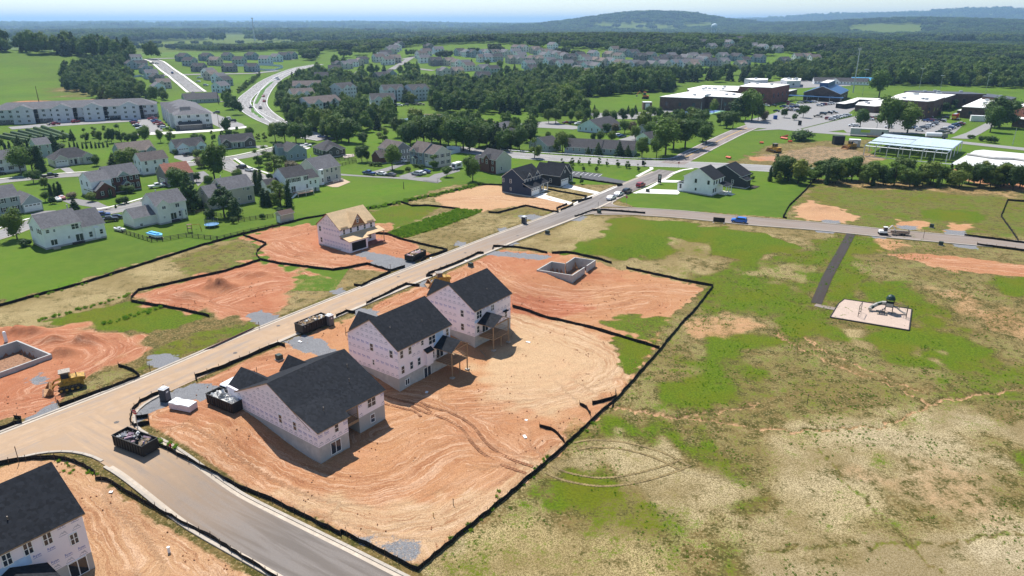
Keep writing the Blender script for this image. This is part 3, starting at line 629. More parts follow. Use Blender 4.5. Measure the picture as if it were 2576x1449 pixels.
ud = UPPER[10]-UPPER[6]; ud /= np.linalg.norm(ud); td2 = MAIN[60]-MAIN[52]; td2 /= np.linalg.norm(td2)
pc3 = isect(Rm[56], td2, offset(UPPER, -UW)[8], ud); fillet('c', pc3, td2, ud, 9, M_UP)
pc4 = isect(Rm[56], td2, offset(UPPER, UW)[8], ud); fillet('d', pc4, -td2, ud, 10, M_UP)
wk = ribbon('path', WALK, -1.15, 1.15, .03, M_NEWASP, kind='structure', uv=True); ribbon('path', WALK2, -.8, .8, .036, M_UP, kind='structure', uv=True)
# arterial road and its northward branch
ART = smoothline(PP('D', (1120,372),(1220,383),(1290,390),(1400,398),(1500,404),(1600,410),(1700,413),(1800,417),(1900,422),(2000,428),(2140,436)), 5)
ribbon('road', ART, -7.2, 7.2, .05, M_ART, kind='structure', uv=True)
NB = smoothline(PP('D', (1690,412),(1740,388),(1800,358),(1860,330),(1905,315),(1960,310)), 5)
ribbon('road', NB, -5.2, 5.2, .06, asphalt('brown_grey_asphalt', (.25, .215, .20), DUST, 0, 1, amt=.15), kind='structure', uv=True)
def marking(name, line, off, w, m, lift, parent, dash=None):
    L_ = resample(line, 1.5); mb = []
    if not dash: ribbon(name, L_, off-w/2, off+w/2, lift, m, parent); return
    n = len(L_); k = 0
    while k < n-2:
        ribbon(name, L_[k:k+3], off-w/2, off+w/2, lift, m, parent); k += int(dash)
for o_ in (-6.9, 6.9): marking('edge_line', ART, o_, .22, M_LINE, .065, road_main)
for o_ in (-2.0, 2.0): marking('lane_dash', ART[8:26], o_, .2, M_LINE, .065, road_main, dash=8)
for o_ in (-4.6, 4.6): marking('edge_line', NB[3:], o_, .22, M_LINE, .075, road_main)
marking('centre_line', NB[3:], 0, .3, M_YLINE, .075, road_main)
# dual carriageway curving away on the far left
DC_W = smoothline(PP('D', (820,352),(760,340),(700,315),(660,298),(630,280),(612,262),(620,245),(640,228),(665,208),(700,190),(750,172),(800,163)), 6)
DC_E = smoothline(PP('D', (800,345),(720,318),(690,300),(665,280),(655,262),(662,240),(680,215),(710,192),(760,172),(806,162)), 6)
ribbon('road', DC_W, -5.5, 5.5, .25, M_ART, kind='structure', uv=True); ribbon('road', DC_E, -5.0, 5.0, .28, M_ART, kind='structure', uv=True)
for l_, o_ in ((DC_W, -5.1), (DC_W, 5.1), (DC_E, -4.6), (DC_E, 4.6)): marking('edge_line', l_, o_, .35, M_LINE, .33, road_main)
for l_ in (DC_W, DC_E): marking('lane_dash', l_, 0, .35, M_LINE, .33, road_main, dash=9)
M_GRASS = mat('verge_grass', (.068, .16, .016), .95, .25, .8, .3, 3, big=.25)
M_GRASS2 = mat('yellowish_lawn', (.095, .165, .018), .95, .2, .5, .3, 3, big=.2); M_MEADOW = mat('pale_meadow', (.15, .19, .045), .95, .25, .1, .3, 3, big=.25)
sheet('median', PP('D', (655,298),(668,298),(640,280),(637,268),(632,268),(632,282)), .3, M_GRASS); sheet('median', PP('D', (640,262),(648,262),(668,225),(690,205),(680,207),(655,230)), .3, M_GRASS)
# old estate streets
ES1 = smoothline(PP('D', (-60,470),(0,457),(100,447),(190,440),(260,437),(330,432),(400,425),(470,415),(520,408),(560,402),(620,393),(690,377),(760,360)), 4)
ES2 = smoothline(PP('D', (555,402),(580,420),(610,432),(645,445),(670,470),(640,485)), 5); ES3 = smoothline(PP('D', (-80,615),(0,592),(60,570),(120,552),(220,540),(310,525),(400,500)), 4)
for l_, w in ((ES1, 3.8), (ES2, 3.8), (ES3, 3.8)):
    ribbon('road', l_, -w, w, .05, M_PARK, kind='structure', uv=True)
    for sgn in (-1, 1): ribbon('kerb', l_, sgn*w, sgn*(w+.35), .12, M_KERB, kind='structure', thick=.25); 
    ribbon('pavement', l_, -w-1.6, -w-2.8, .07, M_PAVE, kind='structure')
# far estate street, lane to the apartments, distant lanes
FS = resample(PP('D', (495,232),(470,212),(445,192),(420,175),(395,155),(380,150)), 8); ribbon('road', FS, -5, 5, .25, M_PARK, kind='structure', uv=True)
for sgn in (-1, 1): ribbon('pavement', FS, sgn*5.6, sgn*8, .3, M_PAVE, kind='structure')
for pts in ([(400,190),(520,187),(640,185),(700,178)], [(360,150),(560,145),(740,150)], [(1010,150),(1060,140),(1120,130)], [(985,175),(1010,160),(1035,145)], [(880,215),(930,230)], [(1040,172),(1090,178)], [(905,180),(890,195)], [(560,255),(600,258),(640,255)]):
    ribbon('road', resample(PP('D', *pts), 12), -4, 4, .25, M_PARK, kind='structure', uv=True)
# school roads and car parks
for n_, pts, m_ in (('car_park', [(1880,322),(1990,262),(2080,258),(2170,262),(2110,300),(2010,325)], M_PARK), ('car_park', [(2010,327),(2110,302),(2200,282),(2230,290),(2200,318),(2080,332)], M_PARK),
    ('car_park', [(2120,325),(2240,295),(2330,297),(2420,318),(2400,336),(2240,338),(2130,334)], M_PARK), ('road', [(1870,305),(1900,298),(2060,255),(2150,258),(2150,264),(2065,262),(1950,296),(1960,312),(1880,322)], M_PARK),
    ('road', [(1890,330),(1960,318),(2060,330),(2200,340),(2380,352),(2576,372),(2640,378),(2640,384),(2576,379),(2380,358),(2200,346),(2040,334),(1960,326)], M_PARK), ('road', [(2390,348),(2430,335),(2500,300),(2530,300),(2470,335),(2440,350)], M_PARK),
    ('road', [(1860,215),(2000,200),(2140,208),(2140,216),(2010,222),(1870,225)], M_PARK), ('car_park', [(1290,315),(1330,308),(1400,305),(1410,312),(1480,322),(1440,326),(1330,320)], M_PARK), ('car_park', [(1480,285),(1640,282),(1660,275),(1700,262),(1750,262),(1700,280),(1600,300),(1500,300)], M_PARK),
    ('car_park', [(1555,352),(1580,345),(1610,330),(1625,330),(1595,358)], M_PARK), ('road', [(800,265),(870,255),(870,262),(820,275)], M_PARK), ('car_park', [(860,255),(900,255),(910,268),(860,270)], M_PARK),
    ('car_park', [(20,320),(130,310),(300,300),(390,295),(395,302),(300,308),(140,318),(30,326)], M_PARK), ('car_park', [(330,312),(380,298),(400,305),(410,330),(370,335)], M_PARK), ('car_park', [(515,272),(550,290),(610,312),(620,320),(560,325),(530,310),(505,280)], M_PARK), ('road', [(330,336),(420,332),(540,326),(620,318),(620,322),(540,331),(420,338),(330,341)], M_PAVE)):
    sheet(n_, PP('D', *pts), .12, m_, sub=25)
M_COURT = mat('green_court', (.22, .40, .27), .8, .08, .3); M_COURTB = mat('blue_court', (.09, .16, .38), .8, .08, .3)
crt = sheet('tennis_courts', PP('U4', (385,685),(800,555),(1250,575),(900,660)), .12, M_COURT, sub=20)
for q in (((480,640),(640,600),(780,622),(640,660)), ((700,585),(810,560),(960,580),(840,605)), ((860,612),(960,590),(1080,600),(980,630)), ((1040,575),(1100,567),(1200,577),(1150,590))): sheet('court_surface', PP('U4', *q), .16, M_COURTB, crt, kind=None)
# concrete drives of the finished houses, aprons, paved yards
def drive(label, pts, m=M_PAVE, s='R5', lift=.05): return sheet('driveway', PP(s, *pts), lift, m, thick=.12)
for pts in ([(465,525),(560,490),(600,495),(580,510),(830,580),(800,600)], [(730,440),(790,410),(820,420),(1100,490),(1060,505)], [(1520,455),(1800,465),(1820,490),(1800,505),(1400,492),(1440,470)], [(1640,370),(1890,380),(1890,398),(1620,392)]): drive('', pts)
WKN = resample(PP('R5', (830,605),(940,545),(1100,488),(1230,432)), 1.5)
for l_ in (WKN, resample(PP('R5', (1425,340),(1480,310),(1560,270),(1555,255)), 1.5), resample(PP('R5', (1400,495),(1540,440),(1640,385),(1700,350),(1760,310),(1840,280),(1940,265)), 1.5)):
    root = link('pavement', None); root['kind'] = 'structure'
    for i in range(len(l_)-1): ribbon('paving_slab', [l_[i], l_[i]+(l_[i+1]-l_[i])*.985], -.75, .75, .06, M_PAVE, root, thick=.15)
for pts in ([(740,640),(850,590),(1010,590),(1080,650),(1000,690),(870,600)], ): drive('', pts, M_PARK, 'S1')
for pts in ([(900,1070),(1030,1030),(1230,1060),(1430,1090),(1640,1190),(1460,1220),(1380,1170),(1000,1110)], [(440,1260),(600,1220),(800,1210),(900,1230),(700,1290),(480,1310)]): drive('', pts, mat('old_drive', (.20,.19,.185), .9, .15), 'S1')
for pts in ([(240,590),(700,625),(1130,640),(1560,640),(1530,715),(1130,665),(240,612)], [(680,570),(830,530),(1000,480),(1100,455),(1130,470),(960,540),(750,610)], [(1030,625),(1290,545),(1410,560),(1440,580),(1130,660)], [(1330,690),(1480,600),(1600,575),(1740,545),(1800,540),(1810,560),(1640,610),(1530,660),(1580,690),(1520,712)]): drive('', pts, mat('old_drive', (.20,.19,.185), .9, .15), 'S3', .06)
drive('', [(1290,275),(1460,265),(1500,280),(1400,320),(1300,300)], M_PARK, 'S2'); drive('', [(130,420),(300,395),(450,440),(330,520),(130,450)], M_PARK, 'S2'); drive('', [(1940,290),(2000,270),(2110,300),(2040,330)], M_PAVE, 'S2'); drive('', [(340,680),(560,640),(640,700),(480,860),(400,760)], mat('old_drive', (.20,.19,.185)), 'S2')
sheet('patio', PP('S3', (90,740),(300,650),(420,700),(260,765),(190,765)), .1, mat('tan_patio', (.42,.31,.21)), thick=.2); sheet('patio', PP('S3', (310,350),(460,345),(470,375),(340,400)), .1, mat('pale_patio', (.5,.42,.36)), thick=.2)
sheet('car_park', PP('R5', (800,300),(830,288),(1110,315),(1080,335),(1330,385),(1290,405),(800,350)), .05, mat('black_lot', (.085,.085,.09), .9, .15), thick=.1)
for i in range(7): q = P('R5', 850+42*i, 297+4*i); r = P('R5', 815+42*i, 318+4*i); ribbon('bay_line', [q, r], -.1, .1, .07, M_LINE, road_main)
# chewed-up tyre tracks on the soil
def track(pts, w=.5, s='L', gap=1.9, m=None):
    c = smoothline(PP(s, *pts), 8)
    for sg in (-1, 1):
        L_ = resample(offset(c, sg*gap/2), .28); mb = MB()
        l, r = offset(L_, -w/2), offset(L_, w/2)
        for i in range(0, len(L_)-1):
            dz = .05 if i % 2 else .005
            q = [(l[i][0], l[i][1], zz(l[i])+dz+.03), (r[i][0], r[i][1], zz(r[i])+dz+.03), (r[i+1][0], r[i+1][1], zz(r[i+1])+dz+.03), (l[i+1][0], l[i+1][1], zz(l[i+1])+dz+.03)]
            b = [(a[0], a[1], a[2]-.14) for a in q]; mb.add(q+b, [(0,1,2,3),(0,4,5,1),(1,5,6,2),(2,6,7,3),(3,7,4,0)])
        o = mb.build('tyre_track', m or mat('churned_soil', (.25, .115, .055), .95, .3, 2.5, .5, 8), ground)
track([(560,150),(640,190),(800,240),(940,320),(1030,430),(1110,510),(1250,590),(1420,650)], .55)
M_FTR = mat('pressed_grass_track', (.21,.155,.068), .95, .4, 2, .5, 6)
for pp, ss in (([(1560,640),(1700,700),(1950,740),(2200,715),(2480,640),(2600,590)],'L'), ([(1770,470),(1900,450),(2150,470),(2400,540),(2600,640)],'L')  ): track(pp, .4, ss, 1.9, M_FTR)
track([(150,60),(330,120),(560,180),(640,230)], .45, gap=2.0)

for i, (s_, x, y) in enumerate((('E',1775,1215),('F',935,460),('K',880,290),('E',2100,1010),('F',430,640),('K',1640,700),('F',1330,330))):
    p = P(s_, x, y); o = MB().lathe([(.38,0),(.38,.012),(.3,.02)],14).build('manhole_cover', mat('cast_iron',(.10,.085,.075),.7,.3), road_main); o.location = loc3(p, .03)
# ------------------------------------------------------------------ building kit
def text_mesh(body, size):
    cu = bpy.data.curves.new('lettering', 'FONT'); cu.body = body; cu.size = size; cu.align_x = 'CENTER'; cu.resolution_u = 1; cu.offset = size*.02
    o = bpy.data.objects.new('lettering', cu); COL.objects.link(o); dg = bpy.context.evaluated_depsgraph_get(); dg.update()
    me = bpy.data.meshes.new_from_object(o.evaluated_get(dg)); bpy.data.objects.remove(o)
    v = [tuple(x.co) for x in me.vertices]; f = [tuple(p.vertices) for p in me.polygons]; bpy.data.meshes.remove(me); return v, f
TXT = {}
def text_geo(body, size):
    if (body, size) not in TXT: TXT[(body, size)] = text_mesh(body, size)
    return TXT[(body, size)]
ROT = dict(y0=0.0, x0=-math.pi/2, y1=math.pi, x1=math.pi/2)
def face_pt(face, plane, u, out=0.0):
    return {'y0': (u, plane-out), 'y1': (u, plane+out), 'x0': (plane-out, u), 'x1': (plane+out, u)}[face]
M_WRAP = mat('pinkish_housewrap', (.86, .78, .815), .75, .04, .8, big=.05); M_BLUEINK = mat('blue_ink', (.17, .20, .44), .7, .2); M_GREYINK = mat('grey_ink', (.46, .44, .49), .7, .2)
M_BLUEWRAP = mat('pale_blue_membrane', (.42, .58, .78), .6, .1, 1.0)
WINC = {}
def win_meshes(w, h, style):
    k = (round(w, 2), round(h, 2), style)
    if k not in WINC:
        f = MB(); t = .09
        f.box(-w/2, w/2, -.07, .02, 0, t); f.box(-w/2, w/2, -.07, .02, h-t, h); f.box(-w/2, -w/2+t, -.068, .02, t, h-t); f.box(w/2-t, w/2, -.068, .02, t, h-t)
        if 'd' in style: f.box(-.05, .05, -.066, .02, t, h-t)
        if 'h' in style: f.box(-w/2+t, w/2-t, -.064, .02, h*.5-.035, h*.5+.035)
        if 'g' in style:
            for i in (1, 2): f.box(-w/2+t, w/2-t, -.05, .02, h*i/3-.02, h*i/3+.02)
        p = MB(); p.box(-w/2+.04, w/2-.04, -.035, .02, .04, h-.04)
        WINC[k] = (f, p.mesh('pane', M_GLASS))
        if 's' in style: pass
    return WINC[k]
FRM = {}
class HB:
    def __init__(s, name, label, cat, p, az, zf, group=None, trim=None):
        s.o = thing(name, label, cat, (float(p[0]), float(p[1]), float(zf)), R(az), group); s.trim = trim or M_TRIM
    def mb(s, mb, name, m, parent=None): return mb.build(name, m, parent or s.o)
    def wall(s, poly, a, b, m, name='wall'):
        if len(poly) == 4 and not hasattr(poly[0], '__len__'): x0, x1, y0, y1 = poly; poly = [(x0,y0),(x1,y0),(x1,y1),(x0,y1)]
        return MB().prism(poly, a, b).build(name, m, s.o)
    def gable(s, x0, x1, y0, y1, ze, rise, axis='x', roof=None, wall=None, oh=.35, th=.16, name='roof', ohg=.25, trim=None):
        tr = trim or s.trim; mb = MB()
        if axis == 'x': a0, a1, c0, c1 = y0, y1, x0, x1
        else: a0, a1, c0, c1 = x0, x1, y0, y1
        m_ = (a0+a1)/2; sl = rise/((a1-a0)/2); zl = ze-oh*sl; zr = ze+rise
        prof = [(a0-oh, zl), (m_, zr), (a1+oh, zl), (a1+oh, zl-th), (m_, zr-th), (a0-oh, zl-th)]
        if axis == 'x': prof = prof[::-1]; mb.xprism(prof, c0-ohg, c1+ohg); top = (4, 3)
        else: mb.yprism(prof, c0-ohg, c1+ohg); top = (0, 1)
        mb.mi = [0 if i-2 in top else 1 for i in range(len(mb.f))]
        ro = mb.build(name, [roof, tr], s.o)
        if wall is not None:
            pr = [(a0, ze-.02), (a1, ze-.02), (m_, zr-th-.02)]
            for q0, q1 in ((c0, c0+.12), (c1-.12, c1)):
                if axis == 'x': g = MB().xprism(pr, q0, q1)
                else: g = MB().yprism(pr[::-1], q0, q1)
                g.build('gable_wall', wall, s.o)
        return ro
    def hip(s, x0, x1, y0, y1, ze, rise, roof, oh=.4, th=.14, name='roof'):
        X0, X1, Y0, Y1 = x0-oh, x1+oh, y0-oh, y1+oh; ins = min(X1-X0, Y1-Y0)/2
        if X1-X0 >= Y1-Y0: r0, r1 = (X0+ins, (Y0+Y1)/2), (X1-ins-.02, (Y0+Y1)/2)
        else: r0, r1 = ((X0+X1)/2, Y0+ins), ((X0+X1)/2, Y1-ins-.02)
        zb, zr = ze-.1, ze+rise; v = [(X0,Y0,zb),(X1,Y0,zb),(X1,Y1,zb),(X0,Y1,zb),(r0[0],r0[1],zr),(r1[0],r1[1],zr)]
        f = [(0,1,5,4),(1,2,5),(2,3,4,5),(3,0,4)] if X1-X0 >= Y1-Y0 else [(0,1,4),(1,2,5,4),(2,3,5),(3,0,4,5)]
        mb = MB().add(v, f); v2 = [(a, b, c-th) for a, b, c in v[:4]]; mb.add(v[:4]+v2, [(0,4,5,1),(1,5,6,2),(2,6,7,3),(3,7,4,0),(4,7,6,5)], 1)
        return mb.build(name, [roof, s.trim], s.o)
    def shed(s, x0, x1, y0, y1, za, zb, roof, th=.14, axis='y', name='lean_to_roof'):
        """sloping slab: height za at y0 (or x0) and zb at y1 (or x1)"""
        mb = MB()
        if axis == 'y': mb.xprism([(y0, za), (y1, zb), (y1, zb-th), (y0, za-th)][::-1], x0, x1); top = 2
        else: mb.yprism([(x0, za), (x1, zb), (x1, zb-th), (x0, za-th)], y0, y1); top = 0
        mb.mi = [0 if i-2 == top else 1 for i in range(len(mb.f))]; return mb.build(name, [roof, s.trim], s.o)
    def win(s, face, plane, u, z, w=.9, h=1.4, style='h', frame=None, shutters=None, name='window'):
        fm, pm = win_meshes(w, h, style); fr = frame or M_FRAME; key = (round(w,2), round(h,2), style, fr.name)
        if key not in FRM: FRM[key] = fm.mesh('window', fr)
        p = face_pt(face, plane, u); o = link(name, FRM[key], s.o, (p[0], p[1], z), ROT[face]); link('pane', pm, o)
        if shutters:
            for sg in (-1, 1):
                k2 = ('shut', round(h,2), shutters.name)
                if k2 not in FRM: FRM[k2] = MB().box(-.18, .18, -.04, .01, 0, h).mesh('shutter', shutters)
                q = face_pt(face, plane, u+sg*(w/2+.2)); link('shutter', FRM[k2], s.o, (q[0], q[1], z), ROT[face])
        return o
    def wins(s, face, plane, us, z, w=.9, h=1.4, style='h', **k):
        for u in us: s.win(face, plane, u, z, w, h, style, **k)
    def garage(s, face, plane, u, z, w=4.8, h=2.2, m=None, open_=False):
        m = m or M_FRAME; d = MB()
        if open_: d.box(-w/2, w/2, -.03, .02, 0, h); m = M_DARKIN  # open garage: no door, a flat near-black panel paints the unlit interior
        else:
            for i in range(4): d.box(-w/2, w/2, -.06, .02, h*i/4+.015, h*(i+1)/4-.015)
            d.box(-w/2-.12, -w/2, -.08, .02, 0, h); d.box(w/2, w/2+.12, -.08, .02, 0, h); d.box(-w/2-.12, w/2+.12, -.08, .02, h, h+.14)
        p = face_pt(face, plane, u); o = d.build('garage_door_or_shade', m, s.o); o.location = (p[0], p[1], z); o.rotation_euler = (0, 0, ROT[face])
        if not open_:
            for i in range(4): q = MB().box(-.38, .38, -.075, -.05, h*.78, h*.94).build('pane', M_GLASS, o); q.location = ((i-1.5)*w/4.2, 0, 0)
        return o
    def door(s, face, plane, u, z=0.0, w=1.0, h=2.05, m=None):
        d = MB().box(-w/2, w/2, -.06, .02, 0, h); d.box(-w/2-.1, -w/2, -.08, .02, 0, h, 1); d.box(w/2, w/2+.1, -.08, .02, 0, h, 1); d.box(-w/2-.1, w/2+.1, -.08, .02, h, h+.12, 1)
        p = face_pt(face, plane, u); o = d.build('door', [m or M_BLACK, s.trim], s.o); o.location = (p[0], p[1], z); o.rotation_euler = (0, 0, ROT[face])
        MB().box(w/2-.16, w/2-.1, -.1, -.05, h*.45, h*.52).build('handle', M_STEEL, o); return o
    def vent(s, x, y, z, h=.6, r=.06, m=None): o = MB().lathe([(r, 0), (r, h)], 8).build('vent_pipe', m or M_STEEL, s.o); o.location = (x, y, z)
    def logos(s, face, plane, u0, u1, zs, kinds, dx=1.15, ze=None, slope=None, skip=()):
        """printed lettering and emblems on the housewrap, rows at heights zs"""
        ink = {'t': MB(), 'e': MB()}; tv, tf = text_geo('Ryan', .40)
        for z, kd in zip(zs, kinds):
            n = max(1, int((u1-u0-.6)/dx)); off = (u1-u0-n*dx)/2
            for i in range(n+1):
                u = u0+off+i*dx
                if slope and (u-u0 < (z+.55-ze)/slope+.3 or u1-u < (z+.55-ze)/slope+.3): continue
                if any(abs(u-a) < b+.42 and z+.5 > c and z < d for a, b, c, d in skip): continue
                if kd == 't': g = [(x, yy) for x, yy, _ in tv]; fs = tf; g2 = [(-.42,-.18),(.42,-.18),(.42,-.13),(-.42,-.13)]; gg = [(g, fs), (g2, [(0,1,2,3)])]
                else: gg = [([(-.42,.0),(-.1,.34),(0,.24),(.16,.42),(.42,.0),(.25,.08),(.12,.2),(0,.06),(-.12,.2),(-.26,.08)], [tuple(range(10))[::-1]]), ([(-.46,-.16),(.46,-.16),(.46,-.07),(-.46,-.07)], [(0,1,2,3)])]
                for g, fs in gg:
                    vv = []
                    for a, b in g:
                        sg = 1 if face in ('y0', 'x1') else -1
                        q = face_pt(face, plane, u+sg*a, .006); vv.append((q[0], q[1], z+b))
                    ink[kd].add(vv, fs)
        for kd, m in (('t', M_BLUEINK), ('e', M_GREYINK)):
            if ink[kd].f: ink[kd].build('printed_lettering' if kd == 't' else 'printed_emblems', m, s.o)['kind'] = 'stuff'
M_DARKIN = mat('painted_dark_interior', (.012, .011, .010), .9, .3)  # near-black colour standing in for shade inside openings; also one dark door

def slider(h, face, plane, u, z, w=1.8, hh=2.05): h.win(face, plane, u, z, w, hh, 'd', name='sliding_door')
def deck(h, x0, x1, y0, y1, zf, zg, ze=None, ridge=None, roofm=None, post=.08):
    """raised timber deck on posts with rails and an optional gabled roof (ridge runs out from the wall)"""
    d = h.o; MB().box(x0, x1, y0, y1, zf-.28, zf-.18).build('deck_frame', M_LUMBER, d)
    n = int((x1-x0)/.36)
    for i in range(n): MB().box(x0+(x1-x0)*i/n, x0+(x1-x0)*(i+1)/n-.012, y0, y1, zf-.178, zf-.12).build('deck_board', M_LUMBER, d)
    top = ze if ze else zf+1.0
    for x in (x0+.1, (x0+x1)/2, x1-.1): MB().box(x-post, x+post, y0+.02, y0+.02+2*post, zg, top if x != (x0+x1)/2 else zf-.28).build('post', M_LUMBER, d)
    for x in (x0+.1, x1-.1): MB().box(x-.35, x+.35, y0-.25, y0+.45, zg-.1, zg+.12).build('footing', M_KERB, d)
    for zr in (.25, .6, .95):
        MB().box(x0+.06, x1-.06, y0+.06, y0+.11, zf-.12+zr, zf-.12+zr+.07).build('rail', M_LUMBER, d)
        for x in (x0+.04, x1-.09): MB().box(x, x+.05, y0+.1, y1-.02, zf-.12+zr+.003, zf-.12+zr+.073).build('rail', M_LUMBER, d)
    if roofm:
        MB().box(x0-.05, x1+.05, y0, y0+.16, ze, ze+.22).build('beam', M_LUMBER, d)
        h.gable(x0-.1, x1+.1, y0, y1-.05, ze+.22, ridge, 'y', roofm, None, .3, .12, 'porch_roof', .3, M_LUMBER)
        for k in (-1, 0, 1): MB().bar(((x0+x1)/2, y0+.1, ze+.2+ridge*.9), ((x0+x1)/2+k*(x1-x0)*.3, y0+.1, ze+.2), .04).build('gable_truss', M_LUMBER, d)

# ------------------------------------------------------------------ the houses being built
GRP = 'houses under construction'
FZ = .3        # first floor above street level
def h1():
    p = P('R1', 705, 1325); h = HB('house', 'single-storey pink-wrapped house with charcoal roof, nearest of the three', 'house', p, 53, FZ, GRP, M_LUMBER)
    L_, W_ = 14.2, 19.6; yb = 1.7; fp = [(0,0),(5.4,0),(5.4,4.6),(8.9,4.6),(8.9,yb),(L_,yb),(L_,W_),(0,W_)]
    h.wall(fp, -4.2, 0, M_CONC, 'foundation'); h.wall([(a, b) for a, b in fp], 0, 2.75, M_WRAP)
    h.gable(0, L_, yb, W_, 2.75, 4.3, 'x', M_CHAR, M_WRAP, .35, .16)
    sl = 4.3/((W_-yb)/2); zt = 2.75+(4.9-yb)*sl
    h.shed(-.25, 5.8, -.4, 5.2, 2.62, zt+.20, M_CHAR); 
    zs = lambda y: 2.62+(y+.4)*(zt+.2-2.62)/5.6-.17
    for q in (-.245, 5.28): MB().xprism([(0, 2.3), (1.2, 2.3), (4.0, zs(4.0)-.25), (4.6, zs(4.6)), (0, zs(0))][::-1], q, q+(.365 if q < 0 else .12)).build('gable_wall', M_WRAP, h.o)
    # road-side cross gables
    h.wall((.0, 5.6, W_, W_+2.6), -.6, 2.75, M_WRAP, 'garage_wall'); h.gable(.37, 5.6, 12.8, W_+2.6, 2.75, 2.1, 'y', M_CHAR, M_WRAP, .35, .16, 'front_gable_roof'); h.gable(8.8, 12.4, 12.4, W_+.7, 2.75, 1.9, 'y', M_CHAR, M_WRAP, .3, .14, 'front_gable_roof'); h.wall((8.8, 12.4, W_-.1, W_+.7), -.6, 2.75, M_WRAP)
    h.garage('y1', W_+2.6, 2.8, 0, 4.8, 2.2, open_=True)
    h.wins('x0', 0, [5.2, 8.6], .95, .85, 1.5); h.win('y0', 0, 3.3, 1.0, .8, 1.4); h.win('y0', yb, 11.6, .8, 1.75, 1.6, 'dh'); slider(h, 'y0', 0, 2.9, -2.25, 1.9); h.win('y0', yb, 11.6, -2.0, .95, 1.5)
    slider(h, 'y0', 4.6, 7.2, .02, 2.2, 2.1); MB().box(5.45, 8.85, yb, 4.55, -.22, -.05).build('deck_floor', M_LUMBER, h.o)
    for z in (.35, .65, .95): MB().box(5.45, 8.85, yb+.02, yb+.08, z, z+.07).build('rail', M_LUMBER, h.o)
    for x in (5.5, 8.75): MB().box(x, x+.14, yb+.0, yb+.14, -.05, 2.75).build('post', M_LUMBER, h.o)
    MB().box(5.4, 8.9, yb-.02, yb+.12, -.5, -.22).build('beam', M_LUMBER, h.o)
    sk = [(5.2,.5,.9,2.6),(8.6,.5,.9,2.6)]
    h.logos('x0', 0, 0, W_, (.35, 1.25, 2.15), 'ete', skip=sk); h.logos('x0', 0, yb, W_, (3.1, 4.0, 4.9), 'eee', ze=2.75, slope=sl)
    h.logos('y0', 0, 0, 5.4, (.4, 1.7, 2.2), 'ete', skip=[(3.3,.5,.9,2.5)]); h.logos('y0', yb, 9.0, L_, (.3, 1.9), 'et', skip=[(11.6,1,.7,2.5)])
    h.vent(3.2, 2.4, zt-.55); h.vent(10.5, 5.2, 2.75+3.5*sl); h.vent(12.2, 7.5, 2.75+5.8*sl)
def h2(p, label, L_, deckx, bump=True, W_=12.2):
    h = HB('house', label, 'house', p, 54, FZ, GRP, M_LUMBER)
    h.wall((0, L_, 0, W_), -4.2, 0, M_CONC, 'foundation'); h.wall((0, L_, 0, W_), 0, 5.6, M_WRAP); rise = 3.9; sl = rise/(W_/2)
    h.gable(0, L_, 0, W_, 5.6, rise, 'x', M_CHAR, M_WRAP)
    h.wall((2.2, 8.4, W_-.1, W_+2.4), -.6, 2.8, M_WRAP, 'garage_wall'); h.gable(1.6, 6.2, 7.0, W_+.9, 5.6, 2.4, 'y', M_CHAR, M_WRAP, .35, .16, 'front_gable_roof'); h.wall((1.6, 6.2, W_-.1, W_+.9), 2.4, 5.6, M_WRAP)
    h.shed(2.0, 8.6, W_, W_+2.7, 3.6, 2.7, M_CHAR); h.garage('y1', W_+2.4, 5.3, 0, 4.8, 2.2, open_=True)
    return h
def h2a():
    h = h2(P('R1', 1235, 838), 'two-storey pink-wrapped house in the middle of the three, covered rear deck', 13.4, 8.6)
    h.wins('x0', 0, [1.5, 6.2], 3.5, .9, 1.5); h.win('x0', 0, 6.0, .9, .55, 1.1)
    h.wins('y0', 0, [.9, 2.9], 3.5, .85, 1.5); h.win('y0', 0, 6.0, 4.0, .75, 1.0); h.win('y0', 0, 8.5, 3.4, 1.8, 1.6, 'dh'); h.win('y0', 0, 12.6, 3.4, .8, 1.5)
    h.wins('y0', 0, [1.0, 3.1, 5.0], .6, .85, 1.5); h.win('y0', 0, 8.6, .5, .8, 1.4); slider(h, 'y0', 0, 10.4, .02, 1.9); h.win('y0', 0, 1.9, -1.9, 1.1, 1.2, 'd'); slider(h, 'y0', 0, 7.0, -2.5, 1.9)
    MB().box(6.4, 8.0, -.65, 0, .05, 2.6).build('fireplace_bay', M_WRAP, h.o); h.shed(6.25, 8.15, -.85, .02, 2.6, 3.15, M_CHAR, name='bay_roof')
    deck(h, 9.2, 13.6, -3.9, 0, 0, -2.55, 2.5, 1.3, M_CHAR); MB().box(8.9, 11.5, -.012, 0, 2.75, 5.2).build('membrane_patch', M_BLUEWRAP, h.o)
    sl = 3.9/6.1; h.logos('x0', 0, 0, 12.2, (.35, 2.0, 3.3, 4.75), 'etet', skip=[(1.5,.5,3.4,5.1),(6.2,.5,3.4,5.1),(6.0,.3,.8,2.1)]); h.logos('x0', 0, 0, 12.2, (5.9, 7.0, 8.0), 'eee', ze=5.6, slope=sl)
    h.logos('y0', 0, 0, 13.4, (.1, 2.1, 3.0, 4.85), 'etet', skip=[(u,.5,3.3,5.1) for u in (.9,2.9,12.6)]+[(u,.5,.5,2.2) for u in (1.0,3.1,5.0,8.6)]+[(6.0,.5,3.8,5.1),(8.5,1,3.2,5.1),(11.2,2.6,-.5,4.4),(7.2,.9,0,3.2)])
    h.vent(8.5, 2.2, 5.6+1.9*sl); h.vent(2, 3.5, 5.6+3.2*sl, .4)
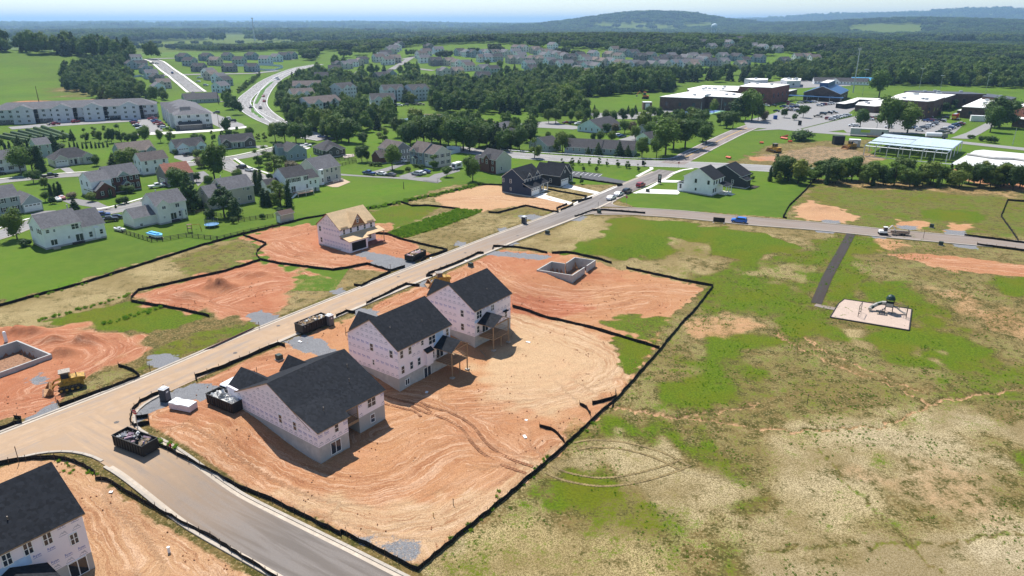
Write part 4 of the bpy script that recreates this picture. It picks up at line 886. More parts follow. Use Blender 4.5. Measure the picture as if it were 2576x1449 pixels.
def h3a():
    h = h2(P('R1', 1740, 545), 'two-storey pink-wrapped house farthest from the camera of the three', 11.6, 6)
    h.win('x0', 0, 3.0, 3.4, .9, 1.5); h.win('x0', 0, 3.0, .6, .9, 1.5); h.win('x0', 0, 6.4, 1.1, .6, .6); h.win('y0', 0, 1.4, 3.4, 1.6, 1.6, 'dh'); h.win('y0', 0, 5.6, 3.6, 1.0, 1.3, 'dh'); h.win('y0', 0, 1.0, .5, .85, 1.5); slider(h, 'y0', 0, 3.2, .02, 1.9); h.win('y0', 0, 10.0, .7, .8, 1.4)
    deck(h, 1.2, 6.2, -3.6, 0, 0, -2.4, 2.5, 1.3, M_CHAR); sl = 3.9/6.1; MB().box(9.0, 10.3, -.6, 0, 2.2, 2.35).build('bay_roof', M_CHAR, h.o)
    h.logos('x0', 0, 0, 12.2, (.35, 2.0, 3.3, 4.75), 'etet', skip=[(3,.5,3.3,5.1),(3,.5,.5,2.2),(6.4,.4,1,1.8)]); h.logos('x0', 0, 0, 12.2, (5.9, 7.0, 8.0), 'eee', ze=5.6, slope=sl)
    h.logos('y0', 0, 0, 11.6, (3.0, 4.85), 'et', skip=[(1.4,.9,3.2,5.1),(5.6,.6,3.4,5.1)]); h.logos('y0', 0, 6.4, 11.6, (.2, 2.0), 'et', skip=[(10,.5,.6,2.3)]); MB().box(.0, 1.2, -.012, 0, 2.75, 3.3).build('membrane_patch', M_BLUEWRAP, h.o)
    h.vent(7, 2.4, 5.6+2.1*sl, .4)
def h0():
    p = P('K', 720, 1385); h = HB('house', 'pink-wrapped house cut off at the lower left corner', 'house', p, 53, .1, GRP, M_LUMBER)
    W_ = 12.4; sl = 3.9/6.2
    X = -17; h.wall((X, 0, 0, W_), -5, 0, M_CONC, 'foundation'); h.wall((X, 0, 0, W_), 0, 5.6, M_WRAP); h.gable(X, 0, 0, W_, 5.6, 3.9, 'x', M_CHAR, M_WRAP)
    h.wins('y0', 0, [-5.6, -3.7], 3.55, .95, 1.55, 'hd'); h.win('y0', 0, -7.6, 3.5, .95, 1.55, 'hd'); h.win('y0', 0, -1.3, 2.0, .9, 1.5, 'hd'); slider(h, 'y0', 0, -1.6, -2.2, 2.0, 2.2); h.win('x1', 0, 4, 3.4); h.win('x1', 0, 8, .7)
    MB().box(-12, -5.6, -.012, 0, 2.4, 3.6).build('membrane_patch', M_BLUEWRAP, h.o)
    h.gable(-10.6, -4.6, -3.4, -.05, 1.7, 1.5, 'y', M_CHAR, None, .3, .14, 'porch_roof')
    for x in (-10.3, -5.0): MB().box(x, x+.15, -3.2, -3.05, -3.0, 1.7).build('post', M_LUMBER, h.o)
    h.logos('y0', 0, X, 0, (.3, 1.1, 2.9, 3.9, 4.9), 'ettet', dx=1.4, skip=[(u,.6,3.4,5.3) for u in (-5.6,-3.7,-7.6)]+[(-1.3,.5,1.9,3.6)])
    h.vent(-6, 2.5, 5.6+2.3*sl, .5, .07)
h1(); h2a(); h3a(); h0()
def h4():
    p = P('R4', 1010, 895); h = HB('house', 'pink-wrapped house with bare yellow sheathing roof beside the red soil', 'house', p, 52, .35, GRP, mat('brown_sheathing_edge', (.30, .15, .07)))
    L_ = 12.2; Y0, W_ = 3.6, 13.0
    h.wall((0, L_, Y0, W_), -1.2, 0, M_CONC, 'foundation'); h.wall((0, L_, Y0, W_), 0, 5.6, M_WRAP); rise = 3.5; sl = rise/((W_-Y0)/2); h.gable(0, L_, Y0, W_, 5.6, rise, 'x', M_OSB, M_WRAP)
    h.wall((0, 6.2, 0, Y0), -.6, 2.75, M_WRAP, 'garage_wall'); h.shed(-.25, 6.5, -.35, Y0+.02, 2.75, 3.75, M_OSB); h.garage('y0', 0, 3.2, 0, 4.8, 2.25, open_=True)
    h.shed(6.5, L_+1.2, .8, Y0+.02, 2.95, 3.75, M_OSB, name='porch_roof'); MB().box(6.4, L_+1.0, 1.0, Y0, -.5, .0).build('porch_slab', mat('red_block', (.25,.09,.06)), h.o)
    MB().box(L_+.8, L_+.94, 1.1, 1.24, 0, 2.8).build('post', M_LUMBER, h.o)
    h.gable(3.9, 8.3, Y0-.15, Y0+4.2, 5.6, 3.0, 'y', M_OSB, mat('brown_sheathing_edge', (.30, .15, .07)), .3, .14, 'dormer_roof'); h.win('y0', Y0-.16, 6.1, 6.1, .6, 1.2)
    tr = MB(); 
    for a, b in (((6.1-.9, 7.2), (6.1+.9, 7.2)), ((6.1, 7.2), (6.1, 8.3)), ((6.1-.7, 7.2), (6.1, 7.9)), ((6.1+.7, 7.2), (6.1, 7.9))): tr.bar((a[0], Y0-.25, a[1]), (b[0], Y0-.25, b[1]), .06)
    tr.build('gable_brace', M_TRIM, h.o)
    h.wins('y0', Y0, [1.4, 3.7, 6.1, 8.5, 10.8], 3.75, .8, 1.45); h.win('y0', Y0, 10.2, .6, .9, 1.5); h.door('y0', Y0, 8.3); h.wins('x0', 0, [11.8], 3.6, .9, 1.5); h.win('x0', 0, 11.6, .5, .9, 1.5); h.win('x0', 0, 11.5, -.75, .9, .5, 'd')
    h.logos('x0', 0, 0, W_, (.4, 1.5), 'et', skip=[(11.6,.5,.4,2.2)]); h.logos('x0', 0, Y0, W_, (3.4, 4.7), 'et', skip=[(11.8,.5,3.4,5.2)]); h.logos('x0', 0, Y0, W_, (6.0, 6.9), 'ee', ze=5.6, slope=sl); h.logos('y0', Y0, 0, L_, (4.9,), 't')
    for u in (1.6, 10.6): MB().box(u-1.2, u+1.2, Y0-.05, Y0+.1, 5.75, 5.85).build('roof_cleat', M_LUMBER, h.o)
h4()
# foundations without houses
def foundation(name, label, poly, zt, zb, cut=None):
    o = thing(name, label, 'foundation', (float(poly[0][0]), float(poly[0][1]), 0)); q = [np.array(p)-np.array(poly[0]) for p in poly]; n = len(q)
    ar = sum(q[i][0]*q[(i+1)%n][1]-q[(i+1)%n][0]*q[i][1] for i in range(n)); 
    if ar < 0: q = q[::-1]
    for i in range(n):
        a, b = q[i], q[(i+1)%n]; t = (b-a)/np.linalg.norm(b-a); nn = np.array((-t[1], t[0]))*.28; e = t*.0
        parts = [(0, 1)] if not (cut and i == cut[0]) else [(0, cut[1]), (cut[2], 1)]
        for u, v in parts: A_, B_ = a+(b-a)*u, a+(b-a)*v; MB().prism([A_+t*.0, B_-t*.285*(v == 1)+t*.0, B_-t*.285*(v == 1)+nn, A_+nn], zb, zt+.004*i).build('concrete_wall', M_CONC, o)
    MB().prism([p*0.96+np.mean(q, 0)*.04 for p in q], zb, zb+.3).build('dirt_floor', mat('basement_soil', (.26,.14,.08), .95, .3), o)
    return o
fo = foundation('foundation', 'L-shaped open concrete foundation on bare red soil', [(14.4,159.6),(21.3,171.3),(16.1,173.8),(13.3,168.7),(9.9,170.3),(6.0,163.8)], .35, -2.7, cut=(0, .52, .62))
fo2 = foundation('foundation', 'open concrete foundation at the picture\'s left edge', [(-83.1,115.8),(-93.2,121.8),(-99.4,111.6),(-89.3,105.6)], .85, -1.6)
for f_, pts in ((fo, ((1,6),(2,4),(4,8),(0,7))), (fo2, ((-8,1),(-9,3)))):
    for (x, y) in pts: q = MB(); q.bar((x, y, -2.2), (x+1.4, y+.7, -2.0), .06); q.build('loose_timber', M_LUMBER, f_)
o = MB().lathe([(.3,0),(.3,1.9),(.2,2.1)], 10).build('vent_stack', M_WHITEP); o.location = loc3(P('E', 48, 1130)); tag(o, 'white upright pipe behind the foundation at the left edge', 'pipe')
HOUSE_PTS = []
# ------------------------------------------------------------------ silt fences
def silt(label, pts, hgt=.64, group='black silt fences round the lots'):
    L_ = resample([np.array(p) for p in pts], 1.1); n = len(L_); r = random.Random(int(abs(L_[0][0])*31)+n)
    base = L_[0]; o = thing('silt_fence', label, 'fence', loc3(base), 0, group)
    V = []; F_ = []
    for i, p in enumerate(L_):
        a = L_[max(i-1,0)]; b = L_[min(i+1,n-1)]; t = (b-a)/(np.linalg.norm(b-a)+1e-9); nn = np.array((t[1],-t[0]))
        w = r.uniform(-.12,.12); hh = hgt*r.uniform(.86,1.08); z = zz(p)-zz(base)
        for dz, lean, th in ((-.15,0,-.02),(hh,w*.6,-.02),(hh,w*.6,.02),(-.15,0,.02)):
            q = p-base+nn*(w*.3+lean+th); V.append((q[0], q[1], z+dz))
    for i in range(n-1):
        for k in range(4): F_.append((i*4+k, (i+1)*4+k, (i+1)*4+(k+1)%4, i*4+(k+1)%4))
    F_ += [(0,1,2,3), tuple((n-1)*4+k for k in (3,2,1,0))]
    mb = MB(); mb.add(V, F_); mb.build('fabric', M_FABRIC, o)
    for i in range(0, n, 2):
        q = L_[i]-base; MB_ST = STK; s_ = link('stake', MB_ST, o, (q[0]+r.uniform(-.03,.03), q[1]-.05, zz(L_[i])-zz(base))); s_.rotation_euler = (r.uniform(-.08,.08), r.uniform(-.08,.08), 0)
STK = MB().box(-.03,.03,-.03,.03,-.2,1.0).mesh('stake', M_STAKE)
def Zp(s, *pts): return PP(s, *pts)
silt('long black silt fence along the edge of the older estate\'s lawns', Zp('E',(-200,915),(0,862),(640,690),(1050,560),(1300,480),(1500,415),(1660,370),(1830,322),(2080,262),(2300,205))+Zp('S3',(490,1062),(830,1012),(1060,962),(1390,892),(1800,802),(2060,735),(2340,742)))
silt('silt fence curling left round the red lot of the yellow-roofed house', Zp('E',(1835,330),(2010,395),(1945,445),(1935,480),(1965,515))+Zp('R4',(0,1050),(500,1112),(760,1142),(1010,1108),(1255,1055),(1590,1155),(1790,1095)))
silt('silt fence behind the dumpster near the yellow-roofed house', Zp('R4',(1330,618),(1540,628),(1700,692),(2100,792),(2400,855),(2360,875),(2100,960),(2015,1015)))
silt('silt fence round the lot with the brown soil heap', Zp('E',(1965,518),(1700,602),(1300,692),(1045,748),(995,800),(990,832),(1150,858),(1350,888),(1580,942)))
silt('short roadside silt fence below the yellow-roofed house', Zp('R4',(1590,1165),(1350,1280),(1170,1372),(1065,1355)))
silt('silt fence beside the bulldozer at the left of the road', Zp('K',(430,140),(455,172),(620,110),(900,12))+Zp('E',(1055,1398),(1030,1370),(960,1335),(895,1318)))
silt('small silt fence end at the lower left kerb', Zp('K',(0,350),(110,305),(168,298),(160,268),(110,258)))
silt('roadside silt fence in front of the single-storey house', Zp('E',(1490,1425),(1475,1400),(1700,1320),(2100,1150),(2152,1168),(2155,1185)))
silt('short silt fence running up to the long dumpster', Zp('F',(-40,945),(0,928),(40,908),(105,918)))
silt('roadside silt fence in front of the farthest of the three houses', Zp('F',(195,865),(190,845),(215,835),(490,700),(590,716)))
silt('roadside silt fence left of the second bulldozer', Zp('F',(690,640),(640,640),(660,620),(900,530),(1030,466),(1075,466)))
silt('silt fence along the gravel drive to the open foundation', Zp('F',(1140,435),(1150,415),(1300,420),(1450,440),(1555,466)))
silt('silt fence behind the L-shaped foundation', Zp('F',(1590,466),(1700,461),(1850,490),(1960,515),(2040,542)))
silt('long silt fence between the building lots and the seeded field', Zp('F',(2150,576),(2300,611),(2576,672))+Zp('J',(230,712),(60,930),(0,985))+Zp('F',(2410,1187),(2180,1449))+Zp('L',(2080,115),(1980,200),(1880,290),(1700,460),(1500,640),(1400,720),(1220,880),(950,1100),(740,1270),(580,1412),(430,1342),(0,1122))+Zp('K',(2570,1140),(2050,882),(1640,692),(1340,542),(1200,468)))
silt('silt fence crossing from the far house to the field corner', Zp('F',(1290,868),(1420,906),(1730,992),(1900,1032),(2130,1102),(2400,1185)))
silt('curved silt fence at the street corner by the stop sign', Zp('K',(985,300),(990,245),(1000,210),(1060,140),(1150,95),(1205,75)))
silt('small silt fence loop beside the stop sign', Zp('K',(995,300),(1015,322),(1130,302),(1120,252),(1030,262)))
silt('silt fence along the near side of the side street', Zp('K',(-150,640),(0,612),(140,582),(370,562),(500,578),(640,622),(715,682),(730,722),(810,732),(960,822),(1300,1012),(1590,1162),(1870,1342),(2100,1480)))
silt('short hooked silt fence on the bare slope', Zp('L',(1495,325),(1580,345),(1640,395),(1690,457)))
silt('shortest silt fence piece beside the long field fence', Zp('L',(1800,160),(1850,195),(1880,237)))
silt('hooked silt fence at the upper end of the field fence', Zp('L',(1895,155),(2000,130),(2070,100),(2070,60)))
silt('silt fence in front of the dark blue house\'s bare lot', Zp('F',(1110,157),(1180,162),(1390,107),(1600,152),(1640,156)))
silt('silt fence behind the weedy bank', Zp('S3',(1060,962),(1200,1007),(1400,1002),(1800,1047)))
silt('silt fence round the inlet at the upper street corner', Zp('R5',(850,717),(950,682),(1010,657),(1100,652),(1500,682)))
silt('silt fence between the two finished dark houses', Zp('R5',(590,460),(960,528),(930,560),(820,572)))
silt('silt fence stub beside the dark blue house\'s drive', Zp('R5',(700,665),(680,640),(780,597)))
silt('silt fence stub right of the new driveway', Zp('R5',(720,655),(835,607),(830,598)))
silt('silt fence stub along the new pavement', Zp('R5',(880,582),(1010,537)))
silt('silt fence below the small black car park', Zp('R5',(820,352),(1050,387),(1290,422),(1240,432)))
silt('silt fence at the edge of the white house\'s lawn', Zp('C',(1000,1346),(960,1400))+Zp('J',(915,0),(800,110),(755,195),(785,203)))
silt('silt fence on the far side of the upper street, right', Zp('J',(2125,332),(2300,352),(2576,388),(2700,402)))
silt('silt fence on the near side of the upper street, right', Zp('J',(2220,402),(2400,425),(2576,448),(2700,465)))
silt('silt fence zigzag in the meadow at the right edge', Zp('J',(2650,82),(2576,75),(2450,66),(2400,185),(2490,310),(2530,372)))
# post-and-rail garden fence
M_RAILW = mat('dark_weathered_wood', (.045, .034, .028), .9, .3, 4)
PST = MB().box(-.07,.07,-.07,.07,-.2,1.25).mesh('post', M_RAILW)
def railfence(label, pts, m=M_RAILW, solid=False, hgt=1.2, name='rail_fence', rails=(.3,.7,1.08)):
    L_ = resample(pts, 2.4); b = L_[0]; o = thing(name, label, 'fence', loc3(b))
    for p in L_: link('post', PST if not solid else FRM.setdefault(('vp', m.name, hgt), MB().box(-.08,.08,-.08,.08,-.2,hgt+.12).mesh('post', m)), o, (p[0]-b[0], p[1]-b[1], zz(p)-zz(b)))
    for p, q in zip(L_[:-1], L_[1:]):
        A_ = Vector((p[0]-b[0], p[1]-b[1], zz(p)-zz(b))); B_ = Vector((q[0]-b[0], q[1]-b[1], zz(q)-zz(b)))
        if solid:
            t = (B_-A_).normalized(); w = Vector((t.y,-t.x,0))*.03; up = Vector((0,0,hgt)); mb = MB(); mb.add([A_+w,B_+w,B_-w,A_-w,A_+w+up,B_+w+up,B_-w+up,A_-w+up], [(0,1,5,4),(1,2,6,5),(2,3,7,6),(3,0,4,7),(4,5,6,7)]); mb.build('panel', m, o)
        else:
            for z in rails: MB().bar(A_+Vector((0,0,z)), B_+Vector((0,0,z)), .07).build('rail', m, o)
railfence('dark post-and-rail fence round the back garden with the trampoline', PP('S4',(1060,480),(1130,510),(1400,592),(1500,585),(1720,545),(2000,575),(2010,578),(2250,520),(2576,450)))
railfence('dark rail fence between the trampoline and the tan shed', PP('S4',(1735,345),(1880,325),(2040,362),(2200,408),(2360,385),(2520,365)))
for i, pts in enumerate(([(230,420),(350,400),(500,370)], [(230,440),(340,425),(490,432)], [(230,510),(360,480),(495,455)])): railfence(('short dark fence nearest the patio of the dark ranch house', 'middle one of three short garden fences by the ranch house', 'lowest of three short garden fences by the ranch house')[i], PP('S3', *pts))
M_VINYL = mat('white_vinyl', (.62, .70, .76), .5, .05)
railfence('white vinyl fence left of the grey colonial house', PP('S3',(1000,300),(1060,285),(1140,275)), M_VINYL, True, 1.7, 'vinyl_fence'); railfence('white vinyl fence right of the grey colonial house', PP('S3',(1640,290),(1700,285),(1800,295),(1810,320),(1690,350)), M_VINYL, True, 1.7, 'vinyl_fence')
railfence('white vinyl fence enclosing a far oval yard by the highway', PP('U1',(1990,345),(2130,350),(2290,365),(2300,378),(2190,415),(2060,412),(2000,405)), M_VINYL, True, 1.9, 'vinyl_fence'); railfence('white vinyl fence between two far dark houses', PP('U1',(1690,360),(1800,358)), M_VINYL, True, 2.2, 'vinyl_fence'); railfence('white vinyl fence behind the far left row of houses', PP('U1',(385,500),(500,490),(560,520)), M_VINYL, True, 2.0, 'vinyl_fence')

# ------------------------------------------------------------------ finished houses
C_ = dict(white=(.84,.85,.86), cream=(.74,.74,.70), grey=(.36,.37,.39), beige=(.56,.54,.48), blue=(.17,.23,.28), lblue=(.64,.72,.78), olive=(.085,.082,.072), dkblue=(.030,.045,.085), black=(.032,.036,.044), sage=(.36,.41,.41), purple=(.24,.225,.235), tan=(.50,.45,.38), steel=(.30,.35,.40))
SD = {k: siding('siding_'+k, v) for k, v in C_.items()}
def house(label, anchor, az, blocks, wall, roof, zf=.45, group=None, base=.5, wins=True, shut=None, name='house', trim=None, wst='h', cat='house'):
    """blocks: (x0,x1,y0,y1,storeys,axis,rise[,wall[,opts]]); windows are laid out evenly on the outer faces"""
    h = HB(name, label, cat, anchor, az, zz(anchor)+zf, group, trim); HOUSE_PTS.append((np.array(anchor)+np.array((math.cos(R(az+50)), math.sin(R(az+50))))*7, 12))
    for bi, b in enumerate(blocks):
        x0, x1, y0, y1, st, ax, rise = b[:7]; wm = SD[b[7]] if len(b) > 7 and isinstance(b[7], str) else (b[7] if len(b) > 7 and b[7] else SD[wall]); op = b[8] if len(b) > 8 else ''
        ze = 2.75*st if st != 1.5 else 4.0
        e = .004*bi
        MB().prism([(x0+e,y0+e),(x1-e,y0+e),(x1-e,y1-e),(x0+e,y1-e)], -base-1.2, 0).build('foundation', M_CONC, h.o); h.wall([(x0+e,y0+e),(x1-e,y0+e),(x1-e,y1-e),(x0+e,y1-e)], 0, ze, wm)
        rm = roof
        if ax == 'h': h.hip(x0, x1, y0, y1, ze, rise, rm)
        elif ax in 'xy': h.gable(x0, x1, y0, y1, ze, rise, ax, rm, wm, .35, .16)
        if wins and 'n' not in op:
            for fl in range(int(st) if st != 1.5 else 1):
                z = fl*2.75+.85
                if 'G' in op and fl == 0: h.garage('y0', y0+e, (x0+x1)/2, -.1, min(4.8, x1-x0-.8), 2.2)
                elif 'n0' not in op and x1-x0 > 1.6:
                    n = max(1, int((x1-x0)/2.7)); h.wins('y0', y0+e, [x0+(x1-x0)*(i+.5)/n for i in range(n)], z, 1.0, 1.45, wst, shutters=shut)
                if 'X' in op and fl == 0: h.garage('x0', x0+e, (y0+y1)/2, -.1, min(4.8, y1-y0-.8), 2.2)
                else:
                    n = max(1, int((y1-y0)/(3.6 if ax == 'x' else 2.7))); h.wins('x0', x0+e, [y0+(y1-y0)*(i+.5)/n for i in range(n)], z, .95, 1.4, wst, shutters=shut if ax == 'y' else None)
    return h
hA = house('white two-storey house with grey roof and back steps, lower left estate', P('S4',430,665), 52, [(0,9.6,0,8.8,2,'x',2.9,None,'n'),(9.6,15.4,-.4,8.2,1.5,'x',3.6,None,'n')], 'white', M_GREYR, .5)
hA.win('y0',0,2.2,.3,1.7,1.6,'d'); hA.win('y0',0,6.0,1.2,.6,.9,'d'); hA.win('y0',0,1.2,3.8,.9,1.0); hA.win('y0',0,2.8,3.8,.6,.8); hA.win('y0',0,8.0,3.5,1.9,1.5,'dh'); slider(hA,'y0',0,8.6,.0,2.0); hA.win('y0',-.4,11.4,.5,1.0,1.6); hA.win('y0',-.4,14.2,.8,1.0,1.4); hA.wins('x0',0,[1.6,3.0,7.4],3.5,.7,1.3,shutters=M_BLACK); hA.vent(9.0,5.2,8.0,1.4,.16,M_GALV)
MB().box(12.4,13.6,-1.1,-.4,0,3.0).build('bay',SD['white'],hA.o); MB().box(1.4,3.0,-1.5,0,-.7,-.1).build('back_steps',M_KERB,hA.o); MB().box(6.5,9.2,-1.2,0,-.6,.0).build('back_landing',M_RAILW,hA.o)
hB = house('cream two-storey house with a low garage wing by the rail fence', P('S4',1460,430), 51, [(0,9.4,0,8.6,2,'x',2.9,None,'n'),(0,3.6,-1.3,.1,2,'y',1.5,None,'n'),(-6.6,0,.6,7.8,1,'x',2.2,None,'n')], 'cream', M_GREYR, .5)
hB.wins('y0',-1.3,[1.9],4.0,1.2,1.0,'d'); hB.win('y0',-1.3,1.6,1.2,.6,.8,'d'); slider(hB,'y0',0,5.0,.1,1.9); hB.win('y0',0,7.0,.6,.8,1.8); hB.win('y0',0,8.8,.6,.7,1.8); hB.win('y0',0,6.6,3.5,1.3,1.3,'d'); hB.win('x0',0,6.6,3.6,.8,1.2); hB.win('y0',.6,-4.6,-.2,1.0,.9); hB.vent(3.2,5.2,7.6,1.3,.14,M_GALV); MB().box(7.4,8.3,-1.0,0,0,2.6).build('bay',SD['cream'],hB.o); MB().box(3.9,6.2,-1.6,0,-.5,.0).build('back_landing',M_RAILW,hB.o)
hC = house('tan two-storey house half hidden by a dark spreading spruce', P('S2',660,1205), 48, [(5.2,15.6,-.2,8.8,2,'x',3.0,None,'n'),(0,5.2,0,8.4,1.5,'x',2.9,None,'n')], 'tan', M_GREYR, .4)
hC.wins('y0',-.2,[6.6],3.4,1.5,1.6,'d'); hC.win('y0',-.2,12.0,4.2,.6,.9); hC.win('y0',-.2,13.6,4.0,1.3,.9); hC.win('y0',-.2,10.0,1.1,.7,.9,'d'); hC.win('y0',-.2,13.8,.4,1.6,1.8,'d'); hC.win('x0',0,4.2,4.1,.9,1.3,shutters=M_BLACK); hC.vent(7.5,5.5,7.8,1.2,.15,M_GALV)
hD = house('white house with raised white deck and walk-out basement', P('S2',1775,1012), 47, [(0,8.6,0,8.4,2,'x',2.8,None,'n'),(8.6,13.2,.5,8.4,1.5,'x',2.2,None,'n'),(-5,0,3.5,9.5,1,'x',2.0,None,'n')], 'white', M_DGREYR, 1.2, base=1.5)
hD.wins('y0',0,[1.0,3.0,4.9,7.8],3.5,.85,1.4,shutters=M_BLACK); slider(hD,'y0',0,2.6,.1,1.8); hD.win('y0',0,8.0,.6,.8,1.5); hD.wins('y0',.5,[9.8,11.8],1.6,.8,1.3); slider(hD,'y0',.5,11.2,-1.3,1.7,1.6)
def wdeck(h,x0,x1,y0,y1,z,zg,m=M_TRIM):
    MB().box(x0,x1,y0,y1,z-.25,z-.05).build('deck_floor',mat('deck_tan',(.40,.25,.18)),h.o)
    for x in (x0+.1,x1-.1,(x0+x1)/2): MB().box(x-.07,x+.07,y0+.02,y0+.16,zg,z+1.0).build('post',m,h.o)
    for zr in (.45,.95): MB().box(x0,x1,y0,y0+.06,z+zr-.05,z+zr+.03).build('rail',m,h.o); MB().box(x0,x0+.06,y0+.06,y1,z+zr-.05,z+zr+.03).build('rail',m,h.o); MB().box(x1-.06,x1,y0+.06,y1,z+zr-.05,z+zr+.03).build('rail',m,h.o)
    n = int((x1-x0)/.35)
    for i in range(n): MB().box(x0+.35*i+.1,x0+.35*i+.15,y0+.01,y0+.05,z,z+.9).build('baluster',m,h.o)
wdeck(hD,2.0,8.4,-3.6,0,.1,-1.6); st = MB(); st.add([(1.9,-3.4,.1),(1.9,-2.4,.1),(-.8,-2.4,-1.6),(-.8,-3.4,-1.6),(1.9,-3.4,-.1),(1.9,-2.4,-.1),(-.8,-2.4,-1.8),(-.8,-3.4,-1.8)],[(0,1,2,3),(4,7,6,5),(0,3,7,4),(1,5,6,2),(0,4,5,1),(2,6,7,3)]); st.build('deck_stairs',M_TRIM,hD.o)
hE = house('beige two-storey house with white bay window and tan patio', P('S2',2222,848), 58, [(0,11.8,0,10.2,2,'x',3.6,None,'n'),(11.8,13.6,2.6,9.0,2,'x',2.4,None,'n')], 'beige', M_GREYR, .4)
MB().prism([(.3,0),(.8,-.9),(2.2,-.9),(2.7,0)],-.3,5.4).build('bay',SD['white'],hE.o); hE.wins('y0',-.9,[1.5],.7,.9,1.5); hE.win('y0',-.9,1.5,3.5,.9,1.5); hE.wins('y0',0,[5.0,9.4],3.6,1.2,1.3,'d'); hE.win('y0',0,7.2,3.2,1.0,2.0); slider(hE,'y0',0,5.4,.1,1.9); hE.win('y0',0,9.6,.6,1.0,1.6); hE.wins('x0',0,[1.8,6],3.5,.8,1.5); hE.win('x0',0,2.2,.8,.6,.9); hE.vent(3.5,6.5,8.2,1.5,.15,M_GALV); wdeck(hE,5.2,10.4,-2.6,0,.0,-.5)
M_STONE = mat('dark_stone_facing',(.10,.088,.075),.9,.35,6,.3,8)
hF = house('grey ranch house with two stone-faced front gables', P('S2',845,330), 33, [(0,15.2,1.2,10,1,'x',3.0,None,'n'),(0,3.8,0,3,1,'y',1.5,M_STONE),(10.2,15.2,-.4,3,1,'y',1.9,M_STONE)], 'sage', M_DGREYR, .5)
for x in (4.6,6.6,8.6,9.8): MB().box(x,x+.22,.1,.32,0,2.6).build('porch_column',M_TRIM,hF.o)
hF.door('y0',1.2,7.6); hF.win('y0',1.2,5.6,.5); hF.shed(3.8,10.2,-.2,1.3,2.6,3.1,M_DGREYR,name='porch_roof')
hG = house('pale blue ranch with white garage and dark gables', P('A',1345,1168), 44, [(0,13.4,1.4,10.5,1,'x',3.0,None,'n'),(0,5.4,0,3,1,'y',1.9,None,'G'),(8.8,13.4,.2,3,1,'y',1.8)], 'lblue', M_DGREYR, .5, shut=M_BLACK)
hH = house('slate blue house with dormer beside the grass circle', P('S2',1795,497), 40, [(0,8.6,0,10,1.5,'y',2.7,None),(-2.6,0,4.5,8,2,'x',1.3,None,'n0')], 'steel', M_DGREYR, .4)
hI = house('dark olive ranch house with grey hipped roof', P('S2',2300,440), 36, [(0,10.5,0,12.5,1,'h',3.4),(1,7.5,-2.2,2,1,'y',1.8)], 'olive', M_DGREYR, .4)
hJ = house('grey-brown house with a brick garage wing and round shrubs', P('S3',985,468), 46, [(0,9,0,11.5,2,'y',3.0),(-5.0,1,3.8,9.6,1,'x',2.4,M_BRICK,'n0')], 'purple', M_BROWNR, .4, shut=M_TRIM)
hK = house('large grey colonial house with brown roof and white garage door', P('S3',1482,525), 45, [(0,9.2,0,6.6,2,'y',2.9,'beige','X'),(-.6,8.6,6.6,15.6,2,'y',3.4,'steel')], 'beige', M_BROWNR, .4, shut=M_BLACK)
hK.gable(-1.6,2.6,9.6,13.0,5.5,1.5,'x',M_BROWNR,SD['steel'],.3,.14,'front_gable_roof'); hK.gable(-2.0,-.6,10.0,12.6,2.7,.9,'x',M_BROWNR,SD['white'],.2,.12,'porch_roof'); hK.door('x0',-.6,11.3)
for y in (10.1,12.4): MB().box(-1.9,-1.7,y,y+.2,0,2.7).build('porch_column',M_TRIM,hK.o)
hL = house('brick-fronted house with pale siding and a low brick garage', P('S3',2262,600), 44, [(0,8.6,0,9.6,2,'y',3.0,None,'n'),(-.4,7,9.6,15,1,'y',2.4,M_BRICK)], 'beige', M_DGREYR, .4)
MB().box(-.08,.0,.02,9.58,-.3,5.48).build('brick_front',M_BRICK,hL.o); hL.wins('x0',-.09,[1.8,7.8],3.4,.95,1.5); hL.wins('x0',-.09,[1.8],.7,1.0,1.6); hL.win('x0',-.55,4.8,3.2,.9,1.9); hL.door('x0',-.09,4.8); hL.win('y0',0,3,.8,.8,1.5); hL.gable(-.5,2.4,3.2,6.4,5.5,1.5,'x',M_DGREYR,M_BRICK,.3,.14,'front_gable_roof'); MB().box(-.5,0,3.3,6.3,-.2,5.5).build('entrance_bay',M_BRICK,hL.o)
hM = house('pale grey ranch with hipped roof and white garage door', P('S1',812,592), 46, [(0,15,1.0,10.5,1,'h',3.6,None,'n'),(0,5.2,0,2,1,'y',1.8,None,'G'),(10.6,15.4,.2,2,1,'y',1.7)], 'beige', M_DGREYR, .5, shut=M_BLACK)
hM.door('y0',1.0,8); hM.win('y0',1.0,6.4,.5); 
for x in (6.8,8.9): MB().box(x,x+.2,-.1,.1,0,2.7).build('porch_column',M_TRIM,hM.o)
hN = house('slate blue bungalow with a broad tan roof behind a tree', P('S1',1768,472), 46, [(0,14.5,0,10.5,1,'x',3.3),(10.5,14.5,-1.4,1,1,'y',1.6)], 'steel', M_TANR, .5)
hO = house('white and brick colonial with grey roof and paved drive', P('S1',1362,1032), 51, [(0,6.6,0,9.6,2,'x',2.6,'white','n'),(6.6,17.4,2.2,11.2,2,'x',3.2,M_BRICK,'n')], 'white', M_GREYR, .4)
